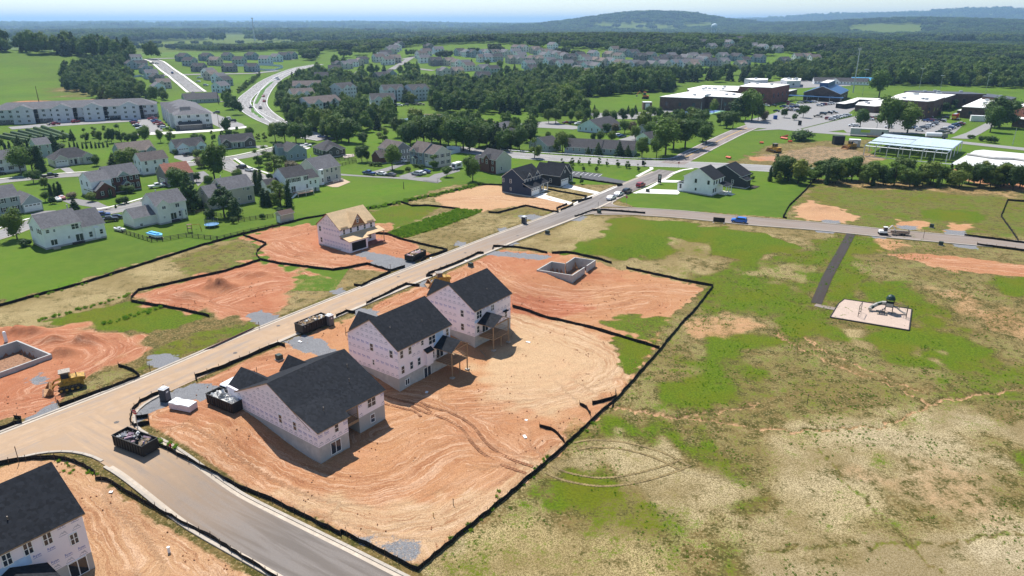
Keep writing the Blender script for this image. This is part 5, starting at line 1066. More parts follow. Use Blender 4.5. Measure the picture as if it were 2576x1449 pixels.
hO.o.children; hO.gable(.2,6.2,-2.8,3,2.75,2.3,'y',M_GREYR,M_BRICK,.3,.16,'garage_roof'); hO.wall((.2,6.2,-2.8,0),-.6,2.75,M_BRICK,'garage_wall'); hO.garage('x0',0,2.2,0,3.0,2.1); hO.garage('x0',0,5.6,0,3.0,2.1); hO.wins('x0',0,[3.4,7.8],3.3,.7,1.5,frame=M_BLACK); hO.wins('y0',-2.8,[2.0,4.4],.6,.9,1.5,shutters=M_BLACK); hO.wins('y0',2.2,[7.6,9.8,12.2,14.4,16.4],3.4,.9,1.5,shutters=M_BLACK); hO.wins('y0',2.2,[8.0,14.6,16.4],.7,.9,1.6,shutters=M_BLACK); hO.gable(9.8,13.8,1.9,5,5.5,1.5,'y',M_GREYR,SD['sage'],.3,.14,'front_gable_roof'); hO.gable(10.6,13.2,.4,2.2,2.7,1.1,'y',M_GREYR,SD['sage'],.2,.12,'porch_roof'); hO.door('y0',2.2,11.9,m=M_BRICK)
for x in (10.7,12.9): MB().box(x,x+.25,.5,.75,0,2.7).build('porch_column',M_TRIM,hO.o)
hP = house('mauve-grey house with a rusty red roof', P('S1',2445,872), 46, [(0,9.5,0,10,1.5,'x',3.4,None,'X'),(2,6,6,12,1.5,'y',2.6)], 'purple', M_REDR, .4)
hQ = house('white house with stained brown roof behind the red-roofed one', P('S1',2080,705), 48, [(0,10.5,0,7.5,2,'x',2.6)], 'white', M_BROWNR, .4)
hR = house('sage green house with white garage door at the left edge', P('S1',352,1252), 51, [(0,5.6,0,9,1,'y',2.6,None,'G'),(-9.5,0,1,9.5,2,'x',2.9)], 'sage', M_GREYR, .4, shut=M_BLACK)
hS = house('white house behind big trees at the left edge', P('S1',-40,690), 50, [(0,10.5,0,8.5,2,'x',2.8)], 'white', M_GREYR, .4, shut=M_BLACK)
hS2 = house('grey-roofed house mostly hidden by the broad trees at left', P('S1',560,450), 50, [(0,6,0,8,2,'x',2.4)], 'sage', M_GREYR, .4)
# new finished houses by the junction
hT = house('dark blue new house with white garage door and porch', P('R5',442,528), 55, [(0,12,3.2,12.2,2,'x',3.2,None,'n'),(0,6.2,0,3.2,1,'f',0,None,'Gn0')], 'dkblue', M_CHAR, .35)
hT.garage('y0',0,3.1,-.1,4.8,2.2); hT.shed(-.3,6.6,-.4,3.2,2.7,4.1,M_CHAR,name='garage_roof'); hT.shed(6.6,12.6,.3,3.2,2.8,3.9,M_CHAR,name='porch_roof')
for x in (7.0,9.2,12.0): MB().box(x,x+.28,.6,.88,0,2.75).build('porch_column',M_TRIM,hT.o)
for x in (3.4,8.6): hT.gable(x-1.7,x+1.7,3.0,6.6,5.5,1.9,'y',M_CHAR,SD['dkblue'],.3,.14,'dormer_roof'); hT.win('y0',3.0,x,6.0,.5,.9)
hT.wins('y0',3.2,[1.2,3.0,4.8,6.8,8.6,10.6],3.8,.75,1.4); hT.win('y0',3.2,10.6,.6,.9,1.5); hT.door('y0',3.2,8.2); hT.wins('x0',0,[8.4,11.6],3.5,.8,1.4); hT.win('x0',0,8.4,.9,.65,1.0); MB().box(6.2,12.2,.5,3.2,-.5,0).build('porch_slab',M_PAVE,hT.o)
hU = house('black-sided new house with white garage and stone gable', P('R5',712,440), 55, [(0,7,0,11,1.5,'y',3.3,None,'n'),(7,12,2,11,1.5,'y',2.7,None,'n')], 'black', M_CHAR, .4)
hU.garage('y0',0,3.4,-.1,4.8,2.2); hU.win('y0',0,3.4,4.4,.6,1.1); hU.door('y0',2,8.4); hU.win('y0',2,10.6,.7); hU.wins('x0',0,[4,9],1.0)
for x in (7.2,9.6): MB().box(x,x+.28,.3,.58,0,2.8).build('porch_column',M_TRIM,hU.o)
hW = house('white new house with charcoal roof on a mown lawn', P('R5',2112,522), 50, [(0,8.8,0,11,2,'x',3.3,None,'n')], 'white', M_CHAR, .4)
hW.wins('x0',0,[1.6,6.4],3.5,.8,1.4,frame=M_BLACK); hW.win('x0',0,6.2,.8,.6,.9,frame=M_BLACK); hW.wins('y0',0,[1,3.0,5.2,7.6],3.5,.8,1.4,frame=M_BLACK); hW.wins('y0',0,[1,2.6],.7,.8,1.4,frame=M_BLACK); hW.shed(.0,5.5,10.95,14,3.4,2.6,M_CHAR); hW.wall((.2,5.3,11,13.4),-.6,2.6,SD['white'],'garage_wall'); hW.win('x0',.2,12.2,.7,.7,1.5,frame=M_BLACK)
hW.shed(4.4,9.6,-3.4,0,2.7,3.5,M_CHAR,name='porch_roof'); MB().box(4.6,9.4,-3.2,0,-.5,0).build('porch_slab',M_PAVE,hW.o)
for x in (4.7,6.9,9.1): MB().box(x,x+.22,-3.1,-2.88,0,2.7).build('porch_column',M_TRIM,hW.o)
for z in (.35,.9): MB().box(4.7,9.3,-3.05,-2.97,z,z+.07).build('rail',M_TRIM,hW.o)
MB().box(6,8.4,-5.0,-3.3,-.5,-.3).build('patio_slab',M_PAVE,hW.o)
hX = house('charcoal-sided new house behind the white one', P('R5',2372,447), 50, [(0,9,0,13,1.5,'x',3.4,None,'n'),(-.2,4,-2.2,.1,1,'f',0,None,'n')], 'black', M_CHAR, .4); hX.shed(-.4,4.4,-2.5,.6,2.7,3.8,M_CHAR)
hX.wins('x0',0,[3,8],1.0,.8,1.3); MB().box(2,7,-4.6,-2.4,-.5,-.2).build('patio_slab',M_RAILW,hX.o)
sh = house('tan garden shed with brown roof and white door', P('S2',1690,1400), 50, [(0,4.4,0,2.8,1,'x',.8,'tan','n')], 'tan', mat('brown_felt',(.10,.06,.05)), .1, wins=False, name='shed', cat='shed'); sh.door('x0',0,1.4,0,1.2,1.9,M_TRIM)
# ------------------------------------------------------------------ trees
def leafmat(name, c, c2, trans=.25):
    k = NT(name); b = k.b; b.inputs['Roughness'].default_value = .65; b.inputs['Specular IOR Level'].default_value = .2
    oi = k.n('ObjectInfo'); n = k.noise(.9, 3); f = k.math('ADD', k.math('MULTIPLY', oi.outputs['Random'], .6), k.math('MULTIPLY', n, .5))
    o = k.mix(k.ramp(f, .2, .85), c, c2); rn = k.math('FRACT', k.math('MULTIPLY', oi.outputs['Random'], 7.31)); o = k.mix(k.ramp(rn, .6, 1.0, 0, .45), o, (c2[0]*1.5, c2[1]*1.12, c2[2])); k.col(o)
    tr = k.n('BsdfTranslucent'); k.l(o, tr.inputs['Color']); mx = k.n('MixShader'); mx.inputs[0].default_value = trans
    out = k.t.nodes['Material Output']; k.l(b.outputs[0], mx.inputs[1]); k.l(tr.outputs[0], mx.inputs[2]); k.l(mx.outputs[0], out.inputs['Surface']); return k.m
LF = leafmat('broad_leaves', (.055, .115, .017), (.115, .190, .028), .38); LF2 = leafmat('yellow_green_leaves', (.085, .135, .018), (.15, .20, .03), .35); LFC = leafmat('conifer_needles', (.032, .070, .022), (.058, .105, .027), .22)
LFD = leafmat('dark_leaves', (.036, .080, .018), (.072, .125, .025), .32); LFB = leafmat('brownish_leaves', (.10, .09, .045), (.17, .14, .08)); BARK = mat('bark', (.07, .055, .042), .95, .3, 6)
def lobes_for(kind, r):
    L_ = []
    if kind == 'broad':
        for i in range(11): a = r.uniform(0, 6.28); q = r.uniform(.05, .27); L_.append((q*math.cos(a), q*math.sin(a), r.uniform(.30, .84), r.uniform(.13, .21)))
        L_.append((0, 0, .58, .30))
    elif kind == 'tall':
        for i in range(12): a = r.uniform(0, 6.28); z = r.uniform(.2, .9); q = .17*(1.05-abs(z-.5)); L_.append((q*math.cos(a), q*math.sin(a), z, r.uniform(.09, .14)))
    elif kind == 'column':
        for i in range(12): z = .05+.9*i/11; L_.append((r.uniform(-.02,.02), r.uniform(-.02,.02), z, .125*(1.08-z)**.55+.015))
    elif kind == 'cone':
        for i in range(34): z = .06+.9*(i/33); a = i*2.4; q = .24*(1-z)**.9; L_.append((q*math.cos(a), q*math.sin(a), z-.02, .09*(1-z)+.03))
        L_.append((0,0,.45,.12)); L_.append((0,0,.25,.17))
    elif kind == 'spread':
        for i in range(26): z = r.uniform(.1,.8); a = r.uniform(0,6.28); q = .42*(1-z)**.6; L_.append((q*math.cos(a), q*math.sin(a), z, .13*(1.1-z)+.03))
        L_ += [(0,0,.5,.2),(0.1,0,.85,.08),(0,.05,.95,.05),(.22,.1,.7,.07),(-.1,.15,.65,.1)]
    elif kind == 'bush':
        for i in range(9): a = r.uniform(0,6.28); q = r.uniform(.1,.34); L_.append((q*math.cos(a), q*math.sin(a), r.uniform(.3,.62), r.uniform(.22,.34)))
    elif kind == 'wood':   # several crowns standing close together
        for i in range(26): a = r.uniform(0,6.28); q = .9*math.sqrt(r.random()); L_.append((q*math.cos(a), q*math.sin(a), r.uniform(.45,.82), r.uniform(.16,.27)))
    return L_
def crown_mesh(kind, seed, n, s, core=True):
    r = random.Random(seed); L_ = lobes_for(kind, r); V = []; F_ = []; tot = sum(l[3]**2 for l in L_)
    import bmesh
    for lx, ly, lz, lr in L_:
        if core:
            o = len(V); 
            for j in range(5):
                ph = math.pi*(j+.5)/5-math.pi/2
                for i in range(7):
                    th = 2*math.pi*(i+.5*(j%2))/7; q = lr*.74*r.uniform(.82,1.1); V.append((lx+q*math.cos(ph)*math.cos(th), ly+q*math.cos(ph)*math.sin(th), lz+q*math.sin(ph)))
            for j in range(4):
                for i in range(7): F_.append((o+j*7+i, o+j*7+(i+1)%7, o+(j+1)*7+(i+1)%7, o+(j+1)*7+i))
            F_.append(tuple(o+28+i for i in range(7))); F_.append(tuple(o+i for i in range(7))[::-1])
        for _ in range(int(n*lr*lr/tot)):
            d = Vector((r.gauss(0,1), r.gauss(0,1), r.gauss(0,1)+.15)).normalized(); p = Vector((lx,ly,lz))+d*lr*r.uniform(.72,1.12)
            if p.z < .03: continue
            nn = (d+Vector((r.gauss(0,.55), r.gauss(0,.55), r.gauss(0,.55)+.25))).normalized(); u = nn.orthogonal().normalized(); w = nn.cross(u); a = r.uniform(0,6.28); u, w = u*math.cos(a)+w*math.sin(a), w*math.cos(a)-u*math.sin(a); q = s*r.uniform(.6,1.4)
            o = len(V); V += [tuple(p+u*q), tuple(p+w*q*.7), tuple(p-u*q), tuple(p-w*q*.7)]; F_.append((o,o+1,o+2,o+3))
    me = bpy.data.meshes.new('crown'); me.from_pydata(V, [], F_); me.update(); return me
def trunk_mesh(h, r0, limbs, seed):
    r = random.Random(seed); mb = MB(); mb.bar((0,0,-.04), (0,0,h*.6), r0, 0, 7, r0*.7); mb.bar((0,0,h*.6), (r.uniform(-.03,.03), r.uniform(-.03,.03), h), r0*.7, 0, 6, r0*.3)
    for i in range(limbs): a = 6.28*i/limbs+r.uniform(-.4,.4); z = h*r.uniform(.45,.85); mb.bar((0,0,z), (.16*math.cos(a), .16*math.sin(a), z+.16), r0*.45, 0, 5, r0*.15)
    return mb.mesh('trunk', BARK)
TREE = {}
def tkind(k, kind, seeds, n, s, leaf, tr):
    for i, sd in enumerate(seeds):
        c = crown_mesh(kind, sd, n, s); c.materials.append(leaf); TREE.setdefault(k, []).append((c, trunk_mesh(*tr, sd)))
tkind('broad', 'broad', (1,2,3,4), 1700, .026, LF, (.62,.022,5)); tkind('dark', 'broad', (5,6), 1700, .026, LFD, (.6,.024,5)); tkind('light', 'tall', (7,8), 1400, .018, LF2, (.7,.016,5)); tkind('yel', 'broad', (15,16), 1500, .02, LF2, (.6,.02,5))
tkind('tall', 'tall', (9,10), 1500, .019, LF, (.75,.018,5)); tkind('column', 'column', (11,12), 1300, .016, LFC, (.5,.014,0)); tkind('cone', 'cone', (13,14), 1800, .020, LFC, (.85,.018,0)); tkind('spread', 'spread', (17,), 2600, .024, LFC, (.8,.025,0)); tkind('bush', 'bush', (18,19), 900, .045, LFD, (.3,.03,3)); tkind('pale', 'bush', (20,), 900, .045, LFB, (.3,.03,3))
NT_ = [0]; TREES = []
def metres(p, dpx):
    """height of something dpx (full-view pixels) tall standing at p"""
    dep = p[1]*math.cos(PITCH)+(CAM_H-zz(p))*math.sin(PITCH); el = math.atan2(CAM_H-zz(p), math.hypot(p[0], p[1])); return dpx*dep/FPX/max(.6, math.cos(el))*.97
TNAME = dict(broad='tree', dark='tree', light='tree', yel='tree', tall='tree', column='conifer', cone='spruce_tree', spread='spruce_tree', bush='shrub', pale='shrub')
TADJ = dict(broad='rounded green tree', dark='dark green tree', light='slender light green tree', yel='yellow-green tree', tall='tall narrow green tree', column='dark columnar conifer', cone='pointed dark spruce', spread='dark spreading spruce', bush='low rounded shrub', pale='pale flowering shrub')
def tree(p, h, kind, label, group, wide=1.0, sink=0.0):
    r = random.Random(NT_[0]*7+3); NT_[0] += 1; wide *= r.uniform(.86, 1.2); c, t = TREE[kind][r.randrange(len(TREE[kind]))]
    o = thing(TNAME[kind], label, 'shrub' if TNAME[kind] == 'shrub' else 'tree', loc3(p, -sink), r.uniform(0,6.28), group, (h*wide, h*wide, h)); link('trunk', t, o); link('crown', c, o); TREES.append((p, h*.3*wide)); return o
def trees(s, place, lst, group):
    for q in lst:
        x, y, hp, kind = q[:4]; w = q[4] if len(q) > 4 else 1.0; p = P(s, x, y); lab = q[5] if len(q) > 5 else None
        tree(p, metres(p, hp*SC[s][2])*(1.3 if s in ('U3','U4','S3') else 1.15), kind, lab or (TADJ[kind]+' '+place), (group+', '+kind) if not lab else None, w)
trees('S1', 'among the houses of the left estate', [(310,690,400,'broad',1.1,'big rounded tree in front of the leftmost white house'), (470,640,330,'dark',1.0,'dark tree right of the big rounded one, left estate'), (600,645,340,'column',1.7,'broad dark evergreen beside the hip-roofed grey ranch'), (490,815,190,'broad',1.2,'round tree beside the street and parked black pickup'), (650,890,150,'broad',1.3,'round green shrub-like tree left of the brick colonial'), (740,1005,175,'column',1.5), (815,1005,175,'column',1.5), (880,995,185,'column',1.5), (660,1085,140,'broad',1.3,'small wide tree left of the three columnar conifers'), (770,1115,110,'bush',1.0,'bright round shrub beside the two boats'), (1090,1215,185,'cone',1.3,'small ragged spruce at the edge of the driveway'), (1335,1080,120,'broad',1.7,'low wide tree in front of the brick garage'), (1030,1035,90,'pale',1.7,'reddish-brown mound shrub at the white garage wall'), (1600,1015,140,'column',1.5), (1650,975,150,'column',1.6), (1860,965,120,'bush',1.5,'broad clipped shrub beside the brick house porch'), (1900,650,340,'broad',1.1,'large round tree in front of the tan-roofed bungalow'), (1650,565,180,'cone',1.5,'blue-green spruce beside the tan-roofed bungalow'), (1405,565,150,'broad',1.1,'small tree right of the hip-roofed ranch'), (1740,1115,90,'bush',1.0,'left of two small shrubs on the colonial\'s front lawn'), (1810,1115,110,'bush',1.0,'right of two small shrubs on the colonial\'s front lawn'), (1680,1175,50,'column',2.0), (1950,720,70,'bush',1.5)], 'estate trees')
trees('S4', '', [(160,565,255,'broad',1.15,'round tree at the kerb left of the white two-storey house'), (240,630,70,'bush',1.3,'dark clipped shrub at the white house corner')], 'estate')
trees('S1', 'in the hedge row behind the left estate', [(80,345,110,'column',1.4),(150,350,130,'column',1.4),(290,335,200,'cone',1.3),(400,305,120,'column',1.4),(470,315,140,'column',1.4),(540,335,150,'column',1.4),(610,345,200,'cone',1.2),(680,350,220,'cone',1.2),(790,345,230,'cone',1.3),(1240,220,190,'tall'),(1380,160,150,'tall'),(1440,230,160,'broad'),(1560,200,200,'tall'),(1620,230,200,'broad'),(1760,220,240,'tall',1.2),(1860,235,120,'broad'),(1960,245,160,'broad',1.2),(2100,245,240,'broad'),(2330,225,170,'broad'),(2480,225,210,'tall'),(920,205,150,'tall'),(1050,195,150,'cone'),(1010,290,70,'column',1.5),(1080,285,80,'column',1.5),(1130,310,80,'column',1.5),(1200,310,80,'column',1.5),(1260,310,70,'column',1.5),(1330,305,90,'column',1.5),(1390,305,80,'column',1.5),(1440,300,70,'column',1.5),(1500,295,70,'column',1.5),(1560,290,70,'column',1.5),(870,325,90,'bush',1.5),(450,240,120,'tall'),(590,215,130,'tall'),(230,290,120,'broad'),(20,330,170,'broad')], 'estate hedge row')
trees('S2', 'among the houses round the grass circle', [(720,775,490,'broad',1.0,'largest round tree, beside the curving estate street'), (560,590,165,'pale',1.2,'pale flowering tree left of the largest round tree'), (630,865,160,'broad',1.3,'round bush-like tree below the largest round tree'), (1050,795,170,'broad',1.4,'tree behind the tan house roof'), (1360,575,235,'tall',1.2,'small tree alone on the grass circle'), (1480,475,190,'tall',1.4,'tree at the right rim of the grass circle'), (1600,445,190,'column',1.6),(1645,425,180,'column',1.6), (1595,680,290,'tall',1.4,'tree in front of the slate blue house'), (1680,600,180,'dark',1.0,'dark purple-leaved tree in front of the slate blue house'), (1850,650,160,'pale',1.4,'pale flowering shrub left of the beige house'), (1755,525,80,'column',1.6), (1515,755,90,'bush',1.0,'small round bush by the white deck house'), (1345,965,310,'column',1.5),(1405,985,330,'column',1.5),(1435,1145,230,'column',1.9),(1495,1145,200,'column',1.9), (1570,1110,270,'light',1.2,'light green tree left of the white deck house'),(1680,1150,350,'tall',1.2,'tall tree in front of the white deck house'),(1800,1155,330,'column',1.5), (375,1200,500,'cone',1.1,'tall dark conical evergreen left of the tan house'), (860,1310,420,'spread',1.0,'wide dark spruce in front of the tan house'), (230,945,330,'broad',1.2,'broad tree between the red roof and the tall dark cone'), (610,1245,130,'column',1.6), (600,315,80,'column',1.6),(690,305,80,'column',1.6), (150,405,80,'bush',1.0,'dark clipped shrub beside the pale blue garage'), (480,430,110,'bush',1.2,'shrub between the pale blue ranch and the big tree'), (1000,1395,100,'bush',1.0,'shrub growing on the rail fence'), (1415,1330,80,'bush',1.1,'pale green shrub along the rail fence'), (1660,1230,60,'bush',1.3,'small shrub behind the tan shed'), (460,800,130,'dark',1.0,'small dark red tree by the driveway')], 'circle trees')
trees('S2', 'in the thicket behind the ranch houses', [(440,235,130,'broad'),(560,255,140,'broad'),(700,205,140,'tall'),(930,155,120,'broad'),(1040,160,150,'tall'),(1240,185,180,'broad'),(1600,215,270,'broad',1.2),(1740,225,280,'dark',1.2),(1900,235,290,'broad',1.2),(2040,230,260,'dark'),(1350,205,110,'light'),(1450,200,120,'light'),(830,170,110,'light'),(2450,170,180,'dark',1.2),(2560,220,260,'broad',1.2)], 'thicket trees')
trees('S3', 'around the houses facing the long drive', [(950,550,280,'broad',1.0,'round tree between the brick garage and the grey colonial'), (565,445,170,'dark',1.2,'dark pointed tree left of the brick garage wing'), (630,440,110,'dark',1.0,'smaller dark tree left of the brick garage wing'), (1640,635,110,'broad',1.4,'small tree at the bend of the drive'), (1970,695,265,'broad',1.05,'round tree in front of the brick-fronted house'), (1475,540,150,'tall',1.4,'slim tree at the grey colonial\'s garage corner'), (1150,570,60,'bush',1.0,'small dark shrub on the colonial\'s lawn'), (680,490,45,'bush',1.2),(740,495,45,'bush',1.2),(795,500,50,'bush',1.2),(1240,515,40,'bush',1.2),(1285,520,40,'bush',1.2),(1330,525,45,'bush',1.2), (250,660,40,'bush',1.2)], 'drive shrubs')
trees('S3', 'in the dense grove behind the grey colonial', [(1090,230,220,'broad'),(1180,250,230,'dark'),(1260,200,260,'broad'),(1350,190,260,'dark',1.2),(1450,210,290,'broad',1.2),(1560,230,300,'dark',1.2),(1660,250,300,'broad',1.2),(1760,280,300,'dark',1.2),(1850,300,330,'broad',1.2),(1930,310,280,'dark'),(2050,260,230,'broad'),(2150,270,250,'dark'),(2230,270,180,'light',1.2),(2340,270,160,'dark'),(2420,280,200,'broad'),(2560,290,220,'dark'),(830,200,170,'light',1.2),(580,240,140,'dark'),(400,200,240,'dark',1.2),(250,180,260,'broad',1.2),(130,150,200,'dark'),(1020,130,200,'dark'),(1110,120,180,'broad')], 'grove trees')
trees('U3', 'round the low buildings beyond the arterial road', [(585,1440,190,'tall',1.3,'narrow tree standing alone at the arterial roadside'), (1190,1405,80,'cone',1.2),(1300,1410,120,'cone',1.2),(1540,1420,140,'cone',1.2),(1635,1425,110,'cone',1.2,'pointed young spruce right of the long low building'), (1795,1435,190,'broad',1.0,'round tree on the lawn right of the long low building'), (1960,1435,190,'broad',1.1), (2060,1410,330,'broad',1.1,'big round tree nearest the arterial road junction'), (2150,1340,300,'dark',1.1),(2280,1330,280,'dark',1.2),(900,1370,200,'broad',1.1),(980,1330,140,'broad'),(830,1370,150,'light'),(740,1240,80,'broad'),(1240,1260,90,'broad'),(1330,1260,100,'broad',1.2),(1450,1270,120,'broad'),(330,1200,130,'yel',1.2,'bright yellow-green tree beside the brick gable'), (420,1230,150,'broad'),(500,1260,160,'broad'),(540,1260,170,'dark'),(240,1310,120,'dark'),(320,1330,110,'dark'),(400,1340,110,'dark'),(90,1180,130,'broad'),(1150,1130,140,'cone',1.2),(1210,1130,120,'cone',1.2),(1250,1120,110,'cone'),(1400,1170,100,'dark',1.3),(1500,1150,90,'pale'),(1600,1160,120,'broad'),(1680,1150,110,'pale'),(1790,1180,230,'yel',1.0,'yellow-green tree tallest beside the low roofs'),(1720,1230,130,'broad'),(1880,1200,150,'broad'),(1960,1100,120,'broad'),(2060,1090,140,'yel'),(2160,1120,150,'dark'),(2260,1080,140,'broad'),(2380,1150,180,'broad'),(2480,1250,200,'dark',1.2),(1000,1020,110,'broad'),(1080,1050,120,'broad'),(1180,1010,110,'broad'),(1280,1020,110,'broad'),(1380,1030,120,'broad'),(1480,1030,110,'broad'),(1580,1020,110,'dark'),(1680,1000,100,'broad'),(570,1020,140,'broad',1.2,'left of the three trees at the car park loop'),(745,1050,140,'yel',1.0,'middle of the three trees at the car park loop'),(825,1050,140,'dark',1.1,'right of the three trees at the car park loop'),(950,910,260,'broad',1.25,'huge round tree standing before the dark pine stand')], 'low building trees')
trees('U3', 'in the conifer clump by the school yard', [(1020,930,70,'cone'),(1080,930,80,'cone'),(1140,935,75,'cone'),(1200,935,80,'cone'),(1260,935,80,'cone'),(1640,945,80,'cone'),(1720,945,85,'cone')], 'school conifers')
trees('U5', 'along the school car parks', [(735,430,330,'broad',1.1,'big round tree right of the blue-roofed building'), (490,830,250,'broad',1.1,'round tree at the left corner of the lower car park'), (850,870,420,'broad',1.0,'left of the two huge trees in the lower car park'), (1095,885,350,'broad',1.1,'right of the two huge trees in the lower car park'), (2145,870,300,'broad',1.1,'left tree of the pair on the grassy bank'), (2260,810,340,'dark',1.15,'right tree of the pair on the grassy bank'), (1540,640,140,'dark',1.0),(1480,660,60,'bush',1.2),(1900,950,50,'bush',1.6,'round dark bush at the school drive'), (2045,985,70,'bush',1.2),(2160,1005,90,'bush',1.2),(1690,570,100,'dark'),(1660,600,70,'broad')], 'school shrubs')
trees('U4', 'beside the school entrance road', [(1330,720,230,'dark',1.1),(1400,725,200,'broad'),(1480,730,320,'broad',1.0,'tallest of the tree group on the traffic island'),(1560,730,180,'dark'),(1630,720,110,'pale',1.0,'brownish small tree at the end of the traffic island'),(2130,690,140,'broad',1.1,'small round tree between the two car parks'),(1890,690,100,'dark',1.0,'dark small tree in the upper car park'),(2025,720,100,'tall',1.2,'thin tree beside the upper car park exit'),(900,1020,210,'broad',1.1,'round tree left of the guard rail'),(1230,690,160,'column',1.2),(1000,640,150,'yel'),(1080,780,130,'dark'),(1160,820,160,'dark'),(1240,820,180,'dark'),(860,780,160,'broad'),(700,700,120,'broad'),(600,700,100,'broad'),(520,720,110,'dark'),(300,700,120,'broad'),(200,690,130,'broad'),(720,880,260,'yel',1.1),(800,900,240,'dark')], 'entrance trees')
# hedgerow in front of the steel frame
r_ = random.Random(5)
for i in range(64):
    x = 1935+i*10.6+r_.uniform(-6,6); y = 452+ (x-1935)*.03+r_.uniform(-9,9); p = P('D', x, y); hp = r_.choice((34,42,50,58,64,40)); k = r_.choice(('broad','dark','light','tall','broad','yel','column'))
    tree(p, metres(p, hp), k, TADJ[k]+' in the hedgerow in front of the steel frame', 'hedgerow trees, '+k, r_.uniform(1.0,1.5))
# saplings planted on the lawns by the junction
for i, (x, y) in enumerate(((735,240),(810,235),(825,230),(890,232),(985,238),(1075,232),(1150,245),(1240,250),(1252,250),(1330,265),(1350,262),(1437,292),(830,285),(930,290),(1050,295),(910,410),(2485,380),(1495,245))): p = P('R5', x, y); tree(p, 3.2, 'tall', 'thin newly planted sapling on the lawns by the junction', 'saplings', 1.0)
for i in range(22): t_ = i/21; p = P('U1', 1740+260*t_+r_.uniform(-14,14), 700-215*t_+r_.uniform(-8,8)); tree(p, r_.uniform(4,6), 'tall', 'small roadside tree lining the curving highway', 'highway saplings', 1.4)

# ------------------------------------------------------------------ woods as masses (beyond about 300 single trees)
def scatter_obj(name, label, pts, protos, kind='stuff'):
    """pts: (x,y,z,scale,rot,idx); protos: meshes instanced on the points by a node group"""
    me = bpy.data.meshes.new(name); me.from_pydata([p[:3] for p in pts], [], [])
    for an, ty, i in (('sc','FLOAT',3),('rt','FLOAT',4),('ix','INT',5)):
        a = me.attributes.new(an, ty, 'POINT'); a.data.foreach_set('value', [p[i] for p in pts])
    o = link(name, me); tag(o, label, None, None, kind)
    ng = bpy.data.node_groups.new(name, 'GeometryNodeTree'); ng.interface.new_socket('Geometry', in_out='INPUT', socket_type='NodeSocketGeometry'); ng.interface.new_socket('Geometry', in_out='OUTPUT', socket_type='NodeSocketGeometry')
    N = ng.nodes.new; gi, go, jn = N('NodeGroupInput'), N('NodeGroupOutput'), N('GeometryNodeJoinGeometry')
    def attr(n, t): a = N('GeometryNodeInputNamedAttribute'); a.data_type = t; a.inputs['Name'].default_value = n; return a.outputs['Attribute']
    ix, sc, rt = attr('ix','INT'), attr('sc','FLOAT'), attr('rt','FLOAT'); cb = N('ShaderNodeCombineXYZ'); ng.links.new(rt, cb.inputs[2])
    for i, pm in enumerate(protos):
        po = bpy.data.objects.new(name+'_source', pm); oi = N('GeometryNodeObjectInfo'); oi.inputs['Object'].default_value = po; oi.inputs['As Instance'].default_value = True
        eq = N('FunctionNodeCompare'); eq.data_type = 'INT'; eq.operation = 'EQUAL'; ng.links.new(ix, eq.inputs[2]); eq.inputs[3].default_value = i
        ip = N('GeometryNodeInstanceOnPoints'); ng.links.new(gi.outputs[0], ip.inputs['Points']); ng.links.new(eq.outputs[0], ip.inputs['Selection']); ng.links.new(oi.outputs['Geometry'], ip.inputs['Instance'])
        ng.links.new(cb.outputs[0], ip.inputs['Rotation']); ng.links.new(sc, ip.inputs['Scale']); ng.links.new(ip.outputs[0], jn.inputs[0])
    ng.links.new(jn.outputs[0], go.inputs[0]); md = o.modifiers.new('scatter', 'NODES'); md.node_group = ng; return o
# ------------------------------------------------------------------ far houses
def far_proto(wm, rm, L_, W_, st, wing, seed):
    """far house: walls, roof and windows as parts, origin at the middle of the base"""
    t = thing('house', 'x', 'house'); ze = 2.8*st; x0, x1, y0, y1 = -L_/2, L_/2, -W_/2, W_/2
    MB().box(x0, x1, y0, y1, -1.5, ze).build('wall', wm, t); h = HB.__new__(HB); h.o = t; h.trim = M_TRIM
    h.gable(x0, x1, y0, y1, ze, W_*.33, 'x', rm, wm, .4, .2)
    if wing: MB().box(x0+1, x0+1+L_*.42, y0-2.2, y0+.1, -1.5, ze-.4).build('wall', wm, t); h.gable(x0+1, x0+1+L_*.42, y0-2.2, y0+2.5, ze-.4, 2.0, 'y', rm, wm, .35, .2)
    k = ('fw',)
    if k not in FRM: FRM[k] = MB().box(-.6,.6,-.05,.02,0,1.5).mesh('window', M_GLASS)
    for fl in range(st):
        n = int(L_/3.4)
        for i in range(n): link('window', FRM[k], t, (x0+L_*(i+.5)/n, y0-(2.2 if wing and x0+L_*(i+.5)/n < x0+1+L_*.42 and x0+L_*(i+.5)/n > x0+1 else 0), fl*2.8+.9))
        for i in range(2): o = link('window', FRM[k], t, (x0, y0+W_*(i+.5)/2, fl*2.8+.9), -math.pi/2); o = link('window', FRM[k], t, (x1, y0+W_*(i+.5)/2, fl*2.8+.9), math.pi/2)
    return t
FP = [far_proto(SD[w], rm, L_, W_, 2, wg, i) for i, (w, rm, L_, W_, wg) in enumerate((('white', M_GREYR, 12, 9, 0), ('beige', M_GREYR, 12.5, 9.5, 1), ('steel', M_DGREYR, 13, 9.5, 1), ('sage', M_DGREYR, 12, 9, 0), ('tan', M_TANR, 12, 9, 1), ('lblue', M_GREYR, 12, 9.5, 0), ('cream', M_BROWNR, 12, 9, 0), ('purple', M_DGREYR, 13, 9, 1)))]
FNAME = ('white house with grey roof', 'beige house with grey roof', 'slate blue house with dark roof', 'sage house with dark grey roof', 'tan house with tan roof', 'pale blue house with grey roof', 'cream house with brown roof', 'mauve-grey house with dark roof')
used = set(); hr_ = random.Random(3)
